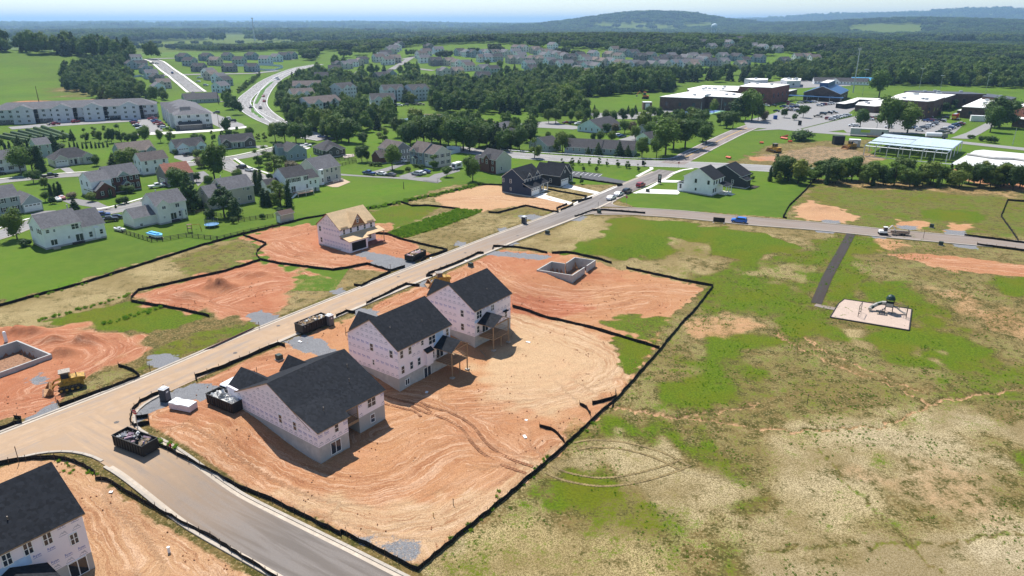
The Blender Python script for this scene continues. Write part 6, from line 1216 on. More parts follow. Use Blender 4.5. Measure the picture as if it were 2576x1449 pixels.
def farhouse(s, x, y, az, place, v=None, sc=1.0, dup=True):
    v = hr_.randrange(8) if v is None else v; p = P(s, x, y); p = p+np.array((0, 4.0*sc)); lab = FNAME[v]+' '+place; g = FNAME[v]+', '+place
    if v not in used: used.add(v); o = FP[v]; o.location = loc3(p); o.rotation_euler = (0,0,R(az)); o.scale = (sc,)*3; o['label'] = lab; o['group'] = g
    else: o = tree_copy(FP[v], loc3(p), R(az), lab, g, sc)
    HOUSE_PTS.append((p, 10*sc)); HOUSE_PTS.append((p*(1-20*sc/np.linalg.norm(p)), 14*sc)); HOUSE_PTS.append((p*(1-38*sc/np.linalg.norm(p)), 11*sc)); return o
for i, (x, y, v) in enumerate(((1015,470,0),(975,520,2),(1055,520,3),(1085,555,2),(1130,595,5),(1165,625,7),(1220,668,4),(1180,700,5))): farhouse('A', x, y, 40+90*(i%2), 'in the row left of the far estate street', v, .95)
for i, (x, y, v) in enumerate(((1380,466,2),(1425,500,3),(1555,462,2),(1618,495,4),(1712,456,3),(1800,490,3),(1895,452,2),(1998,482,5),(2078,466,5),(2138,452,2),(2196,446,3))): farhouse('A', x, y, (-20 if i % 2 else -35), 'in the back row of the far estate', v, 1.1)
for i, (x, y, v) in enumerate(((1495,542,7),(1725,542,7),(1895,542,2),(1568,582,0),(1585,603,4),(1648,625,5),(1685,650,3),(1658,698,5))): farhouse('A', x, y, (-10,-10,-10,70,70,70,70,70)[i], 'in the front row of the far estate', v, 1.0)
for i, (x, y) in enumerate(((760,400),(800,345),(890,348),(960,325),(1035,312),(1075,290),(610,490),(1280,485),(1390,462))): farhouse('U2', x, y, hr_.choice((20,-60,45)), 'in the small estate left of the woods', None, 1.0)
for i, (x, y) in enumerate(((1340,230),(1255,272),(1300,250),(1395,182),(1430,160),(1465,140),(1500,112),(1740,232),(1790,205),(1830,142),(1930,182),(1770,282),(1900,312),(1440,282),(1360,302))): farhouse('U2', x, y, hr_.choice((25,-65,40)), 'on the slope by the winding street', None, 1.15)
for i, (x, y) in enumerate(((2050,312),(2140,332),(2230,345),(2270,372),(2175,200),(2250,212),(2320,216),(2450,212),(2440,402),(2545,412),(2140,432),(2000,435),(2430,492),(2560,212),(2500,272),(2430,272))): farhouse('U2', x, y, hr_.choice((25,-65,40)), 'on the green slope above the middle woods', None, 1.1)
U3L = ((30,300),(140,300),(250,300),(370,290),(60,350),(160,352),(330,372),(410,374),(430,332),(560,372),(620,374),(700,332),(520,432),(560,490),(380,242),(460,242),(590,262),(640,282),(690,292),(740,302),(790,312),(840,322),(880,332),(930,342),(985,352),(760,402),(830,422),(900,432),(960,432),(1100,442),(1190,452),(1280,462),(1080,502),(1150,532),(1150,362),(1190,392),(1270,392),(1350,402),(1440,402),(1550,422),(1640,432),(1720,434),(1810,442),(1910,442),(1480,492),(1560,492),(2050,434),(2030,392),(1960,392),(2180,422),(2280,424),(2400,424),(2380,444),(1250,312),(1430,322),(1540,342),(1490,262),(1600,292),(1780,342),(1900,332),(2180,372),(2130,342),(2290,362),(2380,342),(2480,382),(2520,342),(790,212),(2060,362),(1700,302),(1100,332))
for i, (x, y) in enumerate(U3L): farhouse('U3', x, y, hr_.choice((30,-60,35,-55)), ('in the left half of the dense far estate' if x < 1000 else 'in the right half of the dense far estate'), None, 1.1)
for i, (x, y) in enumerate(((75,462),(165,472),(305,457),(410,462),(50,502),(110,502),(220,502),(310,502),(470,492),(580,472),(770,492),(880,462),(940,462),(440,522),(1000,472),(160,347),(350,352),(430,322),(220,382),(540,377),(610,387),(720,397),(360,387),(1060,392),(1330,262),(1260,272),(1550,292),(1620,292))): farhouse('C', x, y, hr_.choice((30,-60,10)), 'scattered in the woods behind the school', None, 1.1)

# ------------------------------------------------------------------ apartment buildings
M_WSID = siding('apartment_white', (.62,.63,.66)); M_STONEB = mat('grey_stone_base', (.16,.15,.145), .9, .3, 3, .2)
def apt(name, label, p, az, L_, W_, st, roof, baybits, hip=True, group=None, base=M_STONEB, rise=3.4):
    h = HB(name, label, 'apartments', p, az, zz(p)+.2, group); ze = 2.75*st
    h.wall((0,L_,0,W_), -1.5, 2.4, base, 'base_wall'); h.wall((0.02,L_-.02,.02,W_-.02), 2.4, ze, M_WSID)
    (h.hip if hip else lambda *a, **k: h.gable(*a[:6], 'x', a[6], M_WSID))(0, L_, 0, W_, ze, rise, roof)
    for fl in range(st):
        n = int(L_/4.2); h.wins('y0', 0, [L_*(i+.5)/n for i in range(n)], fl*2.75+.8, 1.7, 1.5, 'd'); n = int(W_/4.5); h.wins('x0', 0, [W_*(i+.5)/n for i in range(n)], fl*2.75+.8, 1.5, 1.4, 'd')
    for i, (u, w) in enumerate(baybits):
        MB().box(u, u+w, -1.6, .2, -1.4, ze+.01).build('bay', M_WSID, h.o); h.gable(u, u+w, -1.6, W_*.5, ze, rise*.72, 'y', roof, M_WSID, .4, .18, 'bay_roof')
        for fl in range(st):
            h.wins('y0', -1.6, [u+w*.28, u+w*.72], fl*2.75+.8, 1.5, 1.45, 'd')
            MB().box(u+w+.1, u+w+1.9, -.9, .1, fl*2.75+.05, fl*2.75+2.5).build('balcony_shade', M_DARKIN, h.o)  # solid dark box: the balcony's shade is put into its colour
    HOUSE_PTS.append((np.array(p)+np.array((math.cos(R(az)), math.sin(R(az))))*L_*.5, max(L_*.55, 14))); HOUSE_PTS.append((np.array(p)+np.array((math.cos(R(az)), math.sin(R(az))))*L_*.5-np.array((0,14)), L_*.45)); return h
pA = P('A', -60, 945); pB = P('A', 1190, 890); azA = math.degrees(math.atan2(pB[1]-pA[1], pB[0]-pA[0])); LA = float(np.linalg.norm(pB-pA))
apt('apartment_building', 'long pale three-storey apartment building with grey hipped roof', pA, azA, LA, 16, 3, M_GREYR, [(LA*f, 11) for f in (.13,.36,.545,.77)])
pC = P('A', 1335, 985); pD = P('A', 1612, 972); azC = math.degrees(math.atan2(pD[1]-pC[1], pD[0]-pC[0]))+9; 
hq = apt('apartment_building', 'grey-roofed apartment wing standing end-on to the camera', pC, azC, float(np.linalg.norm(pD-pC)), 66, 3, M_GREYR, [])
MB().box(1.5, 13, -3.5, .1, -1, 3.0).build('entrance_porch', M_STONEB, hq.o); hq.shed(1, 13.5, -3.9, .2, 3.0, 4.4, M_DGREYR); hq.gable(4, 9, 5, 7.5, 10.4, 1.4, 'x', M_GREYR, M_GREYR, .2, .15, 'roof_hatch')
for y in (12,26,40,54): hq.gable(-1.6, 6, y, y+8, 8.25, 2.0, 'x', M_GREYR, M_WSID, .3, .18, 'bay_roof'); MB().box(-1.6,.1,y,y+8,-1,8.26).build('bay', M_WSID, hq.o); hq.wins('x0', -1.6, [y+2.2,y+5.8], .9, 1.4, 1.4, 'd'); hq.wins('x0', -1.6, [y+2.2,y+5.8], 3.6, 1.4, 1.4, 'd'); hq.wins('x0', -1.6, [y+2.2,y+5.8], 6.3, 1.4, 1.4, 'd')
house('olive-grey community building with broad gable beside the apartments', P('A',1400,785), azC, [(0,24,0,22,1,'x',3.6),(6,14,14,34,1,'y',3)], 'sage', M_DGREYR, .3)
for i, (x, y, x2, y2, lab) in enumerate(((300,660,612,655,'farthest left pale apartment block behind the highway trees'), (310,770,480,760,'pale apartment block in the middle of the highway trees'), (490,890,860,850,'nearest pale apartment block with stone base by the highway'), (1190,840,1420,832,'pale apartment block nearest the pond bank'), (1330,715,1555,705,'pale apartment block behind the small apartment car park'), (1645,712,1800,700,'pale apartment block at the edge of the big wood'), (850,690,985,675,'small pale apartment block among trees'))):
    a, b = P('U2', x, y), P('U2', x2, y2); d = b-a; L_ = min(34, float(np.linalg.norm(d)))
    apt('apartment_building', lab, a, math.degrees(math.atan2(d[1], d[0])), max(L_, 16), 15, 3, M_BROWNR if i < 3 else M_DGREYR, [(L_*.12, 6.5), (L_*.6, 6.5)], False, None)

# ------------------------------------------------------------------ low buildings beyond the arterial road
house('long low grey-green building with dark roof on the arterial road', P('U3',1330,1402), -18, [(-17,0,0,10,1,'x',3.2),(0,15,.6,10.6,1,'x',3.2)], 'sage', M_DGREYR, .3)
house('low building with pale blue-green gable', P('U3',1330,1165), 52, [(0,22,0,15,1,'x',4.0)], 'lblue', M_DGREYR, .3); house('brick-based gabled building in the trees', P('U3',215,1200), 60, [(0,18,0,10,1,'x',3.4,'tan')], 'tan', M_GREYR, .3)
house('dark-roofed low house right behind the arterial road trees', P('U3',730,1372), 40, [(0,9,0,13,1,'x',3.2)], 'sage', M_DGREYR, .3); house('dark-roofed low house beside the brick gable', P('U3',300,1262), 45, [(0,12,0,10,1,'h',3.2)], 'olive', M_DGREYR, .3); house('low grey house hidden among the entrance trees', P('U3',1900,1200), 45, [(0,20,0,11,1,'x',3.4)], 'sage', M_DGREYR, .3); house('grey-roofed house among the yellow-green trees', P('U3',2230,1190), 45, [(0,18,0,12,1,'h',3.6)], 'sage', M_DGREYR, .3); house('small pale house half hidden near the junction trees', P('U3',1880,1285), 45, [(0,8,0,8,1,'x',2.4)], 'white', M_DGREYR, .3)

# ------------------------------------------------------------------ school
M_WROOF = mat('white_membrane_roof', (.80,.78,.73), .8, .06, .05, big=.06); M_BBRICK = mat('brown_school_brick', (.105,.066,.050), .9, .25, .6, .1); M_RBRICK = mat('red_school_brick', (.20,.075,.055), .9, .25, .6); M_BLUEROOF = mat('blue_metal_roof', (.035,.10,.22), .45, .12, .4); M_DROOF = mat('dark_flat_roof', (.075,.08,.10), .7, .2, .2)
def flat(label, s, pts, hgt, wall=M_BBRICK, roof=M_WROOF, units=3, name='school_building', stripes=True):
    q = [P(s, x, y, hgt) for x, y in pts]; c = sum(q)/len(q); zb = min(zz(p) for p in q); o = thing(name, label, 'building', (float(c[0]), float(c[1]), zb)); l = [p-c for p in q]
    MB().prism(l, -1.5, hgt-.3).build('wall', wall, o); MB().prism([p*1.008 for p in l], hgt-.3, hgt).build('roof', roof, o); rr = random.Random(int(hgt*10+len(label)))
    for i in range(len(l)):                     # low parapet and tall windows on each face
        a, b = l[i], l[(i+1)%len(l)]; d = b-a; L_ = float(np.linalg.norm(d)); 
        if L_ < 6: continue
        t = d/L_; n_ = np.array((t[1],-t[0])); ar = np.cross(l[0]-l[1], l[2]-l[1]); mid = (a+b)/2
        if n_@mid < 0: n_ = -n_
        if n_[1] > .3: continue
        k = max(1, int(L_/9))
        for j in range(k): u = a+d*(j+.5)/k; w = MB(); e = n_*.08; v1, v2 = u-t*.9+e, u+t*.9+e; w.add([(v1[0],v1[1],hgt*.35),(v2[0],v2[1],hgt*.35),(v2[0],v2[1],hgt*.62),(v1[0],v1[1],hgt*.62),(u[0],u[1],hgt*.35),(u[0],u[1],hgt*.62)], [(0,1,2,3),(0,4,1),(3,2,5),(0,3,5,4),(1,4,5,2)]); w.build('window', M_GLASS, o)
    for i in range(units): f = rr.choice(l)*rr.uniform(.1,.6); x, y = float(f[0]), float(f[1]); MB().box(x-1,x+1,y-.8,y+.8,hgt,hgt+1.1).build('roof_unit', M_GALV, o)
    HOUSE_PTS.append((c, 22)); return o
flat('white-roofed brown school wing behind the tennis courts', 'U4', [(320,418),(700,350),(1060,342),(1490,400),(1410,437),(900,412),(840,440)], 9, units=7); flat('white-roofed rear wing of the left school building', 'U4', [(665,318),(870,272),(1330,282),(1300,345),(1050,338),(700,345)], 8, units=8)
flat('red brick school gymnasium with white flat roof', 'U4', [(1325,288),(1480,240),(1965,262),(1745,305)], 12, M_RBRICK, units=2); flat('low brown school annex in front of the gymnasium', 'U4', [(1380,352),(1740,345),(2060,322),(1960,348),(1810,372),(1500,378)], 4.5, units=1); flat('low white building at the far left end of the sports field', 'U4', [(1390,190),(1480,180),(1690,186),(1680,205),(1530,212)], 6, M_WSID, units=1)
flat('bright white roofs at the far end of the school', 'U4', [(1850,195),(1900,175),(2110,182),(2100,215),(1930,222)], 6, M_WSID, units=8)
pb = P('C', 1180, 770); hb = HB('school_building', 'dark brick hall with blue metal roof', 'building', pb, 58, zz(pb)); hb.wall((0,40,0,26), -1, 6, M_BBRICK); hb.gable(0,40,0,26,6,5,'x',M_BLUEROOF,M_BBRICK,.5,.3); MB().box(4,36,10,16,9.5,13).build('roof_monitor', M_BLUEROOF, hb.o); MB().box(4,36,10.2,15.8,13,13.3).build('monitor_top', M_WROOF, hb.o); MB().box(-6,-.5,-3,36,3.2,3.6).build('canopy', M_BLUEROOF, hb.o); hb.wins('x0',0,[6,20],2,3,2,'d'); hb.wins('y0',0,[6,14,22,30],1.5,1.6,2)
for y in (-2,6,14,22,30): MB().box(-5.6,-5.3,y,y+.3,-1,3.2).build('canopy_post', M_GALV, hb.o)
HOUSE_PTS.append((pb+np.array((0,25)), 35))
flat('largest brown school block with white roof', 'U5', [(860,440),(960,398),(1570,425),(1440,470),(1350,480),(1000,456)], 11, units=3); flat('white-roofed middle block of the right school', 'U5', [(960,396),(1120,358),(1740,382),(1575,432)], 9, units=4); flat('dark-roofed rear range of the right school', 'U5', [(1060,352),(1180,337),(1900,362),(2100,387),(1745,384)], 9.5, M_BBRICK, M_DROOF, 4); flat('white-roofed right block of the right school', 'U5', [(1790,545),(2060,428),(2410,458),(2280,572)], 7, units=5); flat('dark flat-roofed block at the right rear of the school', 'U5', [(2050,412),(2110,378),(2480,428),(2420,452)], 9, M_BBRICK, M_DROOF, 1); flat('low school entrance wing with white roof', 'U5', [(440,522),(480,488),(840,448),(830,532),(690,542)], 4.5, units=2); flat('low white-roofed porch block of the right school', 'U5', [(1730,592),(1800,572),(2050,592),(1980,612)], 4.2, units=0); flat('school block at the right picture edge', 'U5', [(2480,520),(2520,498),(2640,505),(2640,560)], 7, M_RBRICK, units=0); flat('low dark school block at the right picture edge', 'U5', [(2440,690),(2480,672),(2640,690),(2640,712)], 5, units=0)
cn = flat('white covered walkway in front of the school', 'U5', [(195,500),(300,480),(460,430),(760,440),(700,462),(490,452),(420,492),(300,512)], 3.6, M_DARKIN, M_WROOF, 0, 'canopy')  # dark solid sides paint in the shade under the walkway roof
fh = P('U4', 2270, 262); house('long low field house with grey roof and white gable', fh, -14, [(0,48,0,12,1,'x',3.0),(14,22,-2,6,1,'y',3.0,'white')], 'white', M_DGREYR, .2); k_ = P('U5', 395, 250); hk = house('small kiosk with bright blue roof', k_, -10, [(0,26,0,8,1,'x',2.4)], 'white', mat('sky_blue_roof',(.10,.36,.60),.5), .2)
# steel frame and slab
def steel():
    c = [P('U5', 540, 1160), P('U5', 1580, 1265), P('U5', 1770, 1110), P('U5', 790, 1010)]; o = thing('steel_frame', 'open steel building frame with shiny white roof deck', 'building frame', loc3(c[0])); b = c[0]; q = [p-b for p in c]; H_ = 4.5; n, m = 7, 4
    at = lambda u, v: (q[0]*(1-u)+q[1]*u)*(1-v)+(q[3]*(1-u)+q[2]*u)*v
    for i in range(n+1):
        for j in range(m+1):
            if 0 < i < n and 0 < j < m and (i+j) % 2: continue
            p = at(i/n, j/m); MB().box(p[0]-.14,p[0]+.14,p[1]-.14,p[1]+.14,-.5,H_).build('column', M_GALV, o)
    for i in range(n+1): a, d = at(i/n,0), at(i/n,1); MB().bar((a[0],a[1],H_),(d[0],d[1],H_),.22).build('beam', M_GALV, o)
    for j in range(m+1): a, d = at(0,j/m), at(1,j/m); MB().bar((a[0],a[1],H_-.3),(d[0],d[1],H_-.3),.2).build('beam', M_GALV, o)
    DK = mat('bright_roof_deck', (.60,.68,.74), .4, .1, .6, metal=.3); k = 14
    for j in range(k):
        if j in (2,): continue
        for (u0, u1) in ((0,.48),(.485,1)):
            if (j, u0) == (9,0): continue
            s0, s1 = (j+.04)/k*.86+.12, (j+.985)/k*.86+.12; pp = [at(u0,s0), at(u1,s0), at(u1,s1), at(u0,s1)]; MB().prism(pp, H_+.25, H_+.32).build('deck_sheet', DK, o)
    HOUSE_PTS.append((b+at(.5,.5), 40))
steel()
M_SLAB = mat('pale_new_slab', (.62,.62,.60), .85, .08, .3, big=.08)
sheet('slab', PP('U5', (560,1180),(1640,1280),(1950,1110),(2060,1100),(2700,1160),(2700,1370),(1660,1285)), .25, M_SLAB, thick=.5, sub=12)
wl = MB(); L_ = smoothline(PP('U5', (1850,1170),(2000,1190),(2200,1220),(2450,1230),(2640,1260)), 6); b = L_[0]; o = thing('low_wall', 'curved low block wall on the pale slab', 'wall', loc3(b))
for i in range(0, len(L_)-1, 2): p, q = L_[i]-b, L_[min(i+2,len(L_)-1)]-b; MB().bar((p[0],p[1],.7),(q[0],q[1],.7),.5).build('block', M_CONC, o)
# far landmarks
def mast(label, p, h, r, lamps=0, cat='mast', m=M_GALV, name='light_mast', group=None):
    o = thing(name, label, cat, loc3(p), 0, group); MB().lathe([(r,0),(r*.55,h)], 8).build('pole', m, o)
    for i in range(lamps): MB().box(-1.6,1.6,-.3,.3,h-.6-i*1.1,h-.1-i*1.1).build('lamp_rack', M_GALV, o)
mast('tallest pale floodlight mast beside the blue-roofed hall', P('C',1285,700), 36, .55, 2)
for i, (s, x, y, hp, lab) in enumerate((('U5',525,415,340,'floodlight mast left of the big round school tree'),('U5',1245,335,270,'floodlight mast behind the school by the green bank'),('U5',1512,335,185,'floodlight mast with wide lamp rack'),('U5',2090,360,240,'floodlight mast near the right rear of the school'),('U5',2430,1035,220,'slim lamp post on the right school drive'),('U5',705,850,180,'dark lamp post left in the lower car park'),('U4',1085,640,200,'tall lamp post by the tennis courts'),('U4',835,650,160,'shorter lamp post by the tennis courts'),('U4',1130,655,90,'small lamp post at the tennis court fence'),('A',295,775,125,'wooden utility pole behind the long apartments, left'),('A',785,760,80,'wooden utility pole behind the long apartments, right'),('A',1650,785,115,'wooden utility pole beside the highway'),('U1',1490,1120,220,'lamp post in front of the apartment car park'),('S3',1095,785,90,'dark post on the mown lawn below the grey drive'))):
    p = P(s,x,y); mast(lab, p, metres(p, hp*SC[s][2]), .16 if s != 'A' else .3, 1 if s == 'U5' and i < 4 else 0, 'pole', M_GALV if i < 9 else M_STAKE, 'pole')
pw = P('D', 1794, 100); wt = thing('water_tower', 'pale green water tower on the plain', 'water tower', loc3(pw)); hw = metres(pw, 40); 
MB().lathe([(.1,hw*.62),(hw*.13,hw*.66),(hw*.2,hw*.76),(hw*.2,hw*.88),(hw*.14,hw*.96),(.1,hw)], 16).build('tank', mat('pale_green_paint',(.45,.56,.58),.6), wt)
for i in range(6): a = 6.283*i/6; MB().bar((hw*.2*math.cos(a),hw*.2*math.sin(a),-1),(hw*.16*math.cos(a),hw*.16*math.sin(a),hw*.76),hw*.012).build('leg', mat('pale_green_paint',(.45,.56,.58)), wt)
MB().lathe([(hw*.03,-1),(hw*.03,hw*.64)],8).build('riser', mat('pale_green_paint',(.45,.56,.58)), wt)
pl = P('D', 641, 104); hl = metres(pl, 57); lt = thing('lattice_tower', 'thin lattice tower rising above the far woods', 'tower', loc3(pl)); 
for i in range(3): a = 6.283*i/3; MB().bar((hl*.035*math.cos(a),hl*.035*math.sin(a),0),(hl*.01*math.cos(a),hl*.01*math.sin(a),hl),hl*.006).build('leg', M_GALV, lt)
for j in range(14):
    z = hl*j/14; w = hl*(.035-.025*j/14)
    for i in range(3): a, b2 = 6.283*i/3, 6.283*(i+1)/3; MB().bar((w*math.cos(a),w*math.sin(a),z),(w*.95*math.cos(b2),w*.95*math.sin(b2),z+hl/14),hl*.004).build('brace', M_GALV, lt)
MB().box(-hl*.04,hl*.04,-hl*.03,hl*.03,hl*.95,hl).build('antenna', M_WHITEP, lt)
# pond
M_WATER = NT('pond_water'); M_WATER.b.inputs['Base Color'].default_value = (.035,.028,.018,1); M_WATER.b.inputs['Roughness'].default_value = .06
pd = sheet('water', PP('U2',(1500,915),(1620,905),(1800,870),(1960,875),(2200,890),(2576,950),(2560,970),(2300,930),(1960,960),(1800,985),(1700,960),(1560,940)), .25, M_WATER.m); sheet('bank', PP('U2',(1560,905),(1780,858),(1960,862),(2576,940),(2576,950),(2200,890),(1960,875),(1800,870)), .3, mat('muddy_bank',(.11,.085,.035)))
# field strips of the tree nursery left of the estate
for i in range(7):
    a = P('S1', -40+110*i, 150-22*i); b2 = P('S1', 430+100*i, 235-12*i); L_ = resample([a, b2], 4); o = thing('nursery_row', 'dark clipped nursery row on the left field', 'hedge', loc3(a), 0, 'nursery rows'); MB().bar((0,0,.8),(b2[0]-a[0],b2[1]-a[1],.8+zz(b2)-zz(a)),1.1,0,6).build('hedge_body', LFC, o)
# ------------------------------------------------------------------ vehicles
CARP = {k: mat('paint_'+k, c, .3, .04, 2, spec=.5) for k, c in dict(white=(.75,.75,.75), black=(.012,.012,.014), grey=(.16,.165,.17), silver=(.45,.46,.47), blue=(.03,.07,.22), bright=(.015,.14,.55), red=(.28,.015,.02), tan=(.30,.26,.20)).items()}
M_TYRE = mat('tyre', (.02,.02,.02), .9, .2); M_RIM = mat('rim', (.35,.35,.36), .4, .1, metal=.6); M_LAMP = mat('lamp_glass', (.7,.7,.68), .2, .05); M_TAIL = mat('tail_lamp', (.35,.01,.01), .3, .05)
PROF = dict(sedan=([(-2.3,.38),(-2.32,.75),(-2.15,.98),(-1.55,1.02),(-.9,1.42),(.35,1.45),(1.15,1.03),(2.1,.86),(2.3,.68),(2.3,.38)], (-1.3,.95,1.06,1.38), 4.6), suv=([(-2.3,.42),(-2.32,.95),(-2.2,1.15),(-1.95,1.62),(-1.5,1.72),(.4,1.72),(1.15,1.16),(2.15,1.02),(2.35,.8),(2.35,.42)], (-1.85,.95,1.18,1.64), 4.7),
 pickup=([(-2.8,.5),(-2.82,1.12),(-.75,1.12),(-.65,1.75),(.75,1.8),(1.35,1.22),(2.6,1.12),(2.8,.9),(2.8,.5)], (-.6,1.2,1.22,1.7), 5.6), van=([(-2.6,.42),(-2.65,1.3),(-2.5,2.1),(-2.3,2.25),(1.2,2.25),(1.9,1.4),(2.6,1.15),(2.7,.85),(2.7,.42)], (.5,1.7,1.35,2.05), 5.4))
def car_meshes(kind):
    pr, (gx0, gx1, gz0, gz1), L_ = PROF[kind]; w = .92; b = MB(); n = len(pr); c = np.mean(pr, 0)
    vs_ = []
    for y, k in ((-w, .0), (-w+.08, 1), (w-.08, 1), (w, .0)):
        pass
    prof_w = [(x, z, w if z < gz0+.02 else w-.16) for x, z in pr]
    V = [(x, -q, z) for x, z, q in prof_w]+[(x, q, z) for x, z, q in prof_w]
    b.add(V, [tuple(range(n)), tuple(range(n,2*n))[::-1]]+[(i, n+i, n+(i+1)%n, (i+1)%n) for i in range(n)])
    g = MB(); e = .93
    for sg in (-1, 1):
        yb, yt = sg*(w-.01), sg*(w-.125); q = [(gx0,yb,gz0),(gx1,yb,gz0),(gx1-.62*(gz1-gz0)/.45*.8,yt,gz1),(gx0+.3,yt,gz1)]; q2 = [(x,y+sg*.02,z) for x,y,z in q]; g.add(q+q2, [(4,5,6,7) if sg < 0 else (7,6,5,4),(0,1,5,4),(1,2,6,5),(2,3,7,6),(3,0,4,7)])
    def plate(i, j):
        (x0, z0_), (x1, z1_) = pr[i], pr[j]; nx, nz = (z1_-z0_), -(x1-x0); l = math.hypot(nx, nz); nx, nz = nx/l*-.02, nz/l*-.02; A_ = [(x0+(x1-x0)*t+nx*s, y, z0_+(z1_-z0_)*t+nz*s) for s in (1.0, -.5) for t, y in ((.08,-.74),(.08,.74),(.92,.70),(.92,-.70))]; g.add(A_, [(0,1,2,3),(4,7,6,5),(0,4,5,1),(1,5,6,2),(2,6,7,3),(3,7,4,0)])
    hi = [i for i in range(n) if pr[i][1] == max(p[1] for p in pr)][-1]; fr_ = hi if pr[hi][0] > pr[hi-1][0] else hi-1
    plate(fr_, fr_+1); lo = [i for i in range(n-1) if pr[i+1][1] > gz1-.05 and pr[i][1] <= gz0+.15]
    if lo: plate(lo[0], lo[0]+1)
    wh = MB(); 
    def wheel(x, sg, mb):
        m = len(mb.v); k = 12; r = .36
        for yy in (sg*(w-.2), sg*(w+.03)): mb.v += [(x+r*math.cos(6.283*i/k), yy, .36+r*math.sin(6.283*i/k)) for i in range(k)]
        F_ = [(m+i, m+(i+1)%k, m+k+(i+1)%k, m+k+i) for i in range(k)]+[tuple(m+i for i in range(k)), tuple(m+k+i for i in range(k))[::-1]]; mb.f += F_; mb.mi += [0]*len(F_)
    return b, g, wheel, pr, w
CARM = {}
def car(kind, colr, p, az, label, group=None, full=True, dz=0.05):
    if kind not in CARM:
        b, g, wheel, pr, w = car_meshes(kind); ws = []
        for x in (pr[0][0]+.85, pr[-1][0]-.85):
            for sg in (-1, 1): m = MB(); wheel(x, sg, m); rm = MB(); rm.box(x-.16,x+.16,sg*(w+.045)-.012,sg*(w+.045)+.012,.2,.52); ws.append((m.mesh('wheel', M_TYRE), rm.mesh('rim', M_RIM)))
        hl_ = [MB().box(pr[-2][0]-.08, pr[-2][0]+.015, sg*.6-.2, sg*.6+.2, .68, .82).mesh('headlight', M_LAMP) for sg in (-1,1)]; tl = [MB().box(pr[1][0]-.015, pr[1][0]+.05, sg*.68-.14, sg*.68+.14, .8, .95).mesh('tail_light', M_TAIL) for sg in (-1,1)]
        far = MB(); far.v = list(b.v); far.f = list(b.f); far.mi = [0]*len(b.f); o = len(far.v); far.v += g.v; far.f += [tuple(i+o for i in f) for f in g.f]; far.mi += [1]*len(g.f)
        for x in (pr[0][0]+.85, pr[-1][0]-.85):
            for sg in (-1, 1): n0 = len(far.f); wheel(x, sg, far); far.mi = far.mi[:n0]+[2]*(len(far.f)-n0)
        CARM[kind] = (b.mesh('body', CARP['white']), g.mesh('windows', M_GLASS), ws, hl_, tl, far.mesh('car', [CARP['white'], M_GLASS, M_TYRE]))
    bm_, gm_, ws, hl_, tl, fm = CARM[kind]; nm = 'van' if kind == 'van' else 'pickup_truck' if kind == 'pickup' else 'car'
    if not full:
        o = link(nm, fm, None, loc3(p, dz+.06), R(az)); tag(o, label, nm.replace('_truck', ' truck'), group); o.material_slots[0].link = 'OBJECT'; o.material_slots[0].material = CARP[colr]; return o
    o = thing(nm, label, nm.replace('_truck', ' truck'), loc3(p, dz), R(az), group)
    q = link('body', bm_, o); q.material_slots[0].link = 'OBJECT'; q.material_slots[0].material = CARP[colr]; link('windows', gm_, o)
    for wm, rm in ws: link('rim', rm, link('wheel', wm, o))
    for m in hl_: link('headlight', m, o)
    for m in tl: link('tail_light', m, o)
    return o
for k, c, s, x, y, az, lab in (('sedan','white','R5',1187,552,55,'white car nearest the camera on the upper street'), ('sedan','white','R5',1255,517,55,'second white car parked behind the nearest one'), ('suv','black','R5',1332,490,55,'black car third in the line on the street'), ('suv','red','R5',1457,434,55,'dark red car beside the black sign'), ('suv','bright','J',425,232,158,'bright blue car on the upper cross street'),
 ('pickup','blue','S3',655,605,150,'dark blue pickup with ladder rack on the long drive'), ('sedan','white','S3',812,612,150,'white sedan behind the blue pickup'), ('sedan','grey','S3',930,622,150,'grey sedan on the long drive'), ('suv','silver','S3',1260,612,150,'silver car in front of the grey colonial'), ('sedan','white','S3',1310,600,150,'white car beside the silver one'), ('sedan','blue','S3',1368,582,150,'blue car on the colonial\'s driveway'), ('sedan','silver','S3',1682,543,150,'silver car beside the white camper'), ('suv','white','S3',1072,450,145,'white car behind the round tree'),
 ('suv','black','S2',1110,603,150,'black car on the curving estate street'), ('sedan','white','S2',1230,642,150,'white car on the curving estate street'), ('pickup','white','S2',2045,292,25,'white pickup beside the dark olive ranch'), ('suv','black','S2',335,420,60,'black car on the pale blue ranch\'s drive'), ('pickup','blue','S2',2280,160,150,'dark pickup driving on the arterial road'), ('pickup','black','S1',730,730,45,'black pickup parked on the estate street'), ('suv','grey','S1',575,745,45,'grey car behind the black pickup'), ('pickup','white','S1',2275,882,40,'white pickup beside the mauve house'), ('sedan','red','S1',2405,855,40,'red car behind the white pickup'),
 ('suv','blue','S4',945,362,25,'dark car with a blue cover on the garage drive'), ('pickup','black','S4',1000,405,25,'black pickup with white bonnet on the garage drive'), ('sedan','black','S4',1078,380,25,'black car beside the cream house garage'), ('sedan','black','S1',-10,700,45,'dark car at the left picture edge')):
    car(k, c, P(s, x, y), az, lab)
pv = P('R2', 1760, 75); car('van', 'white', pv, 62, 'white van parked behind the single-storey house')
cr = random.Random(9); COLS = ('white','white','silver','grey','black','black','blue','white','red','tan')
def row(s, a, b, n, az, label, kinds=('sedan','suv','suv','pickup')):
    A_, B_ = P(s, *a), P(s, *b)
    for i in range(n): t = i/max(1,n-1) if n > 1 else .5; c_ = cr.choice(COLS); k = cr.choice(kinds); car(k, c_, A_*(1-t)+B_*t+np.array((cr.uniform(-.4,.4), cr.uniform(-.4,.4))), az+cr.choice((0,180)), f'{c_} {dict(pickup="pickup", sedan="sedan", suv="tall car")[k]} {label}', f'{c_} {k} vehicles {label}', False, .14)
UP = 'in the upper school car park'; LP = 'in the lower school car park'
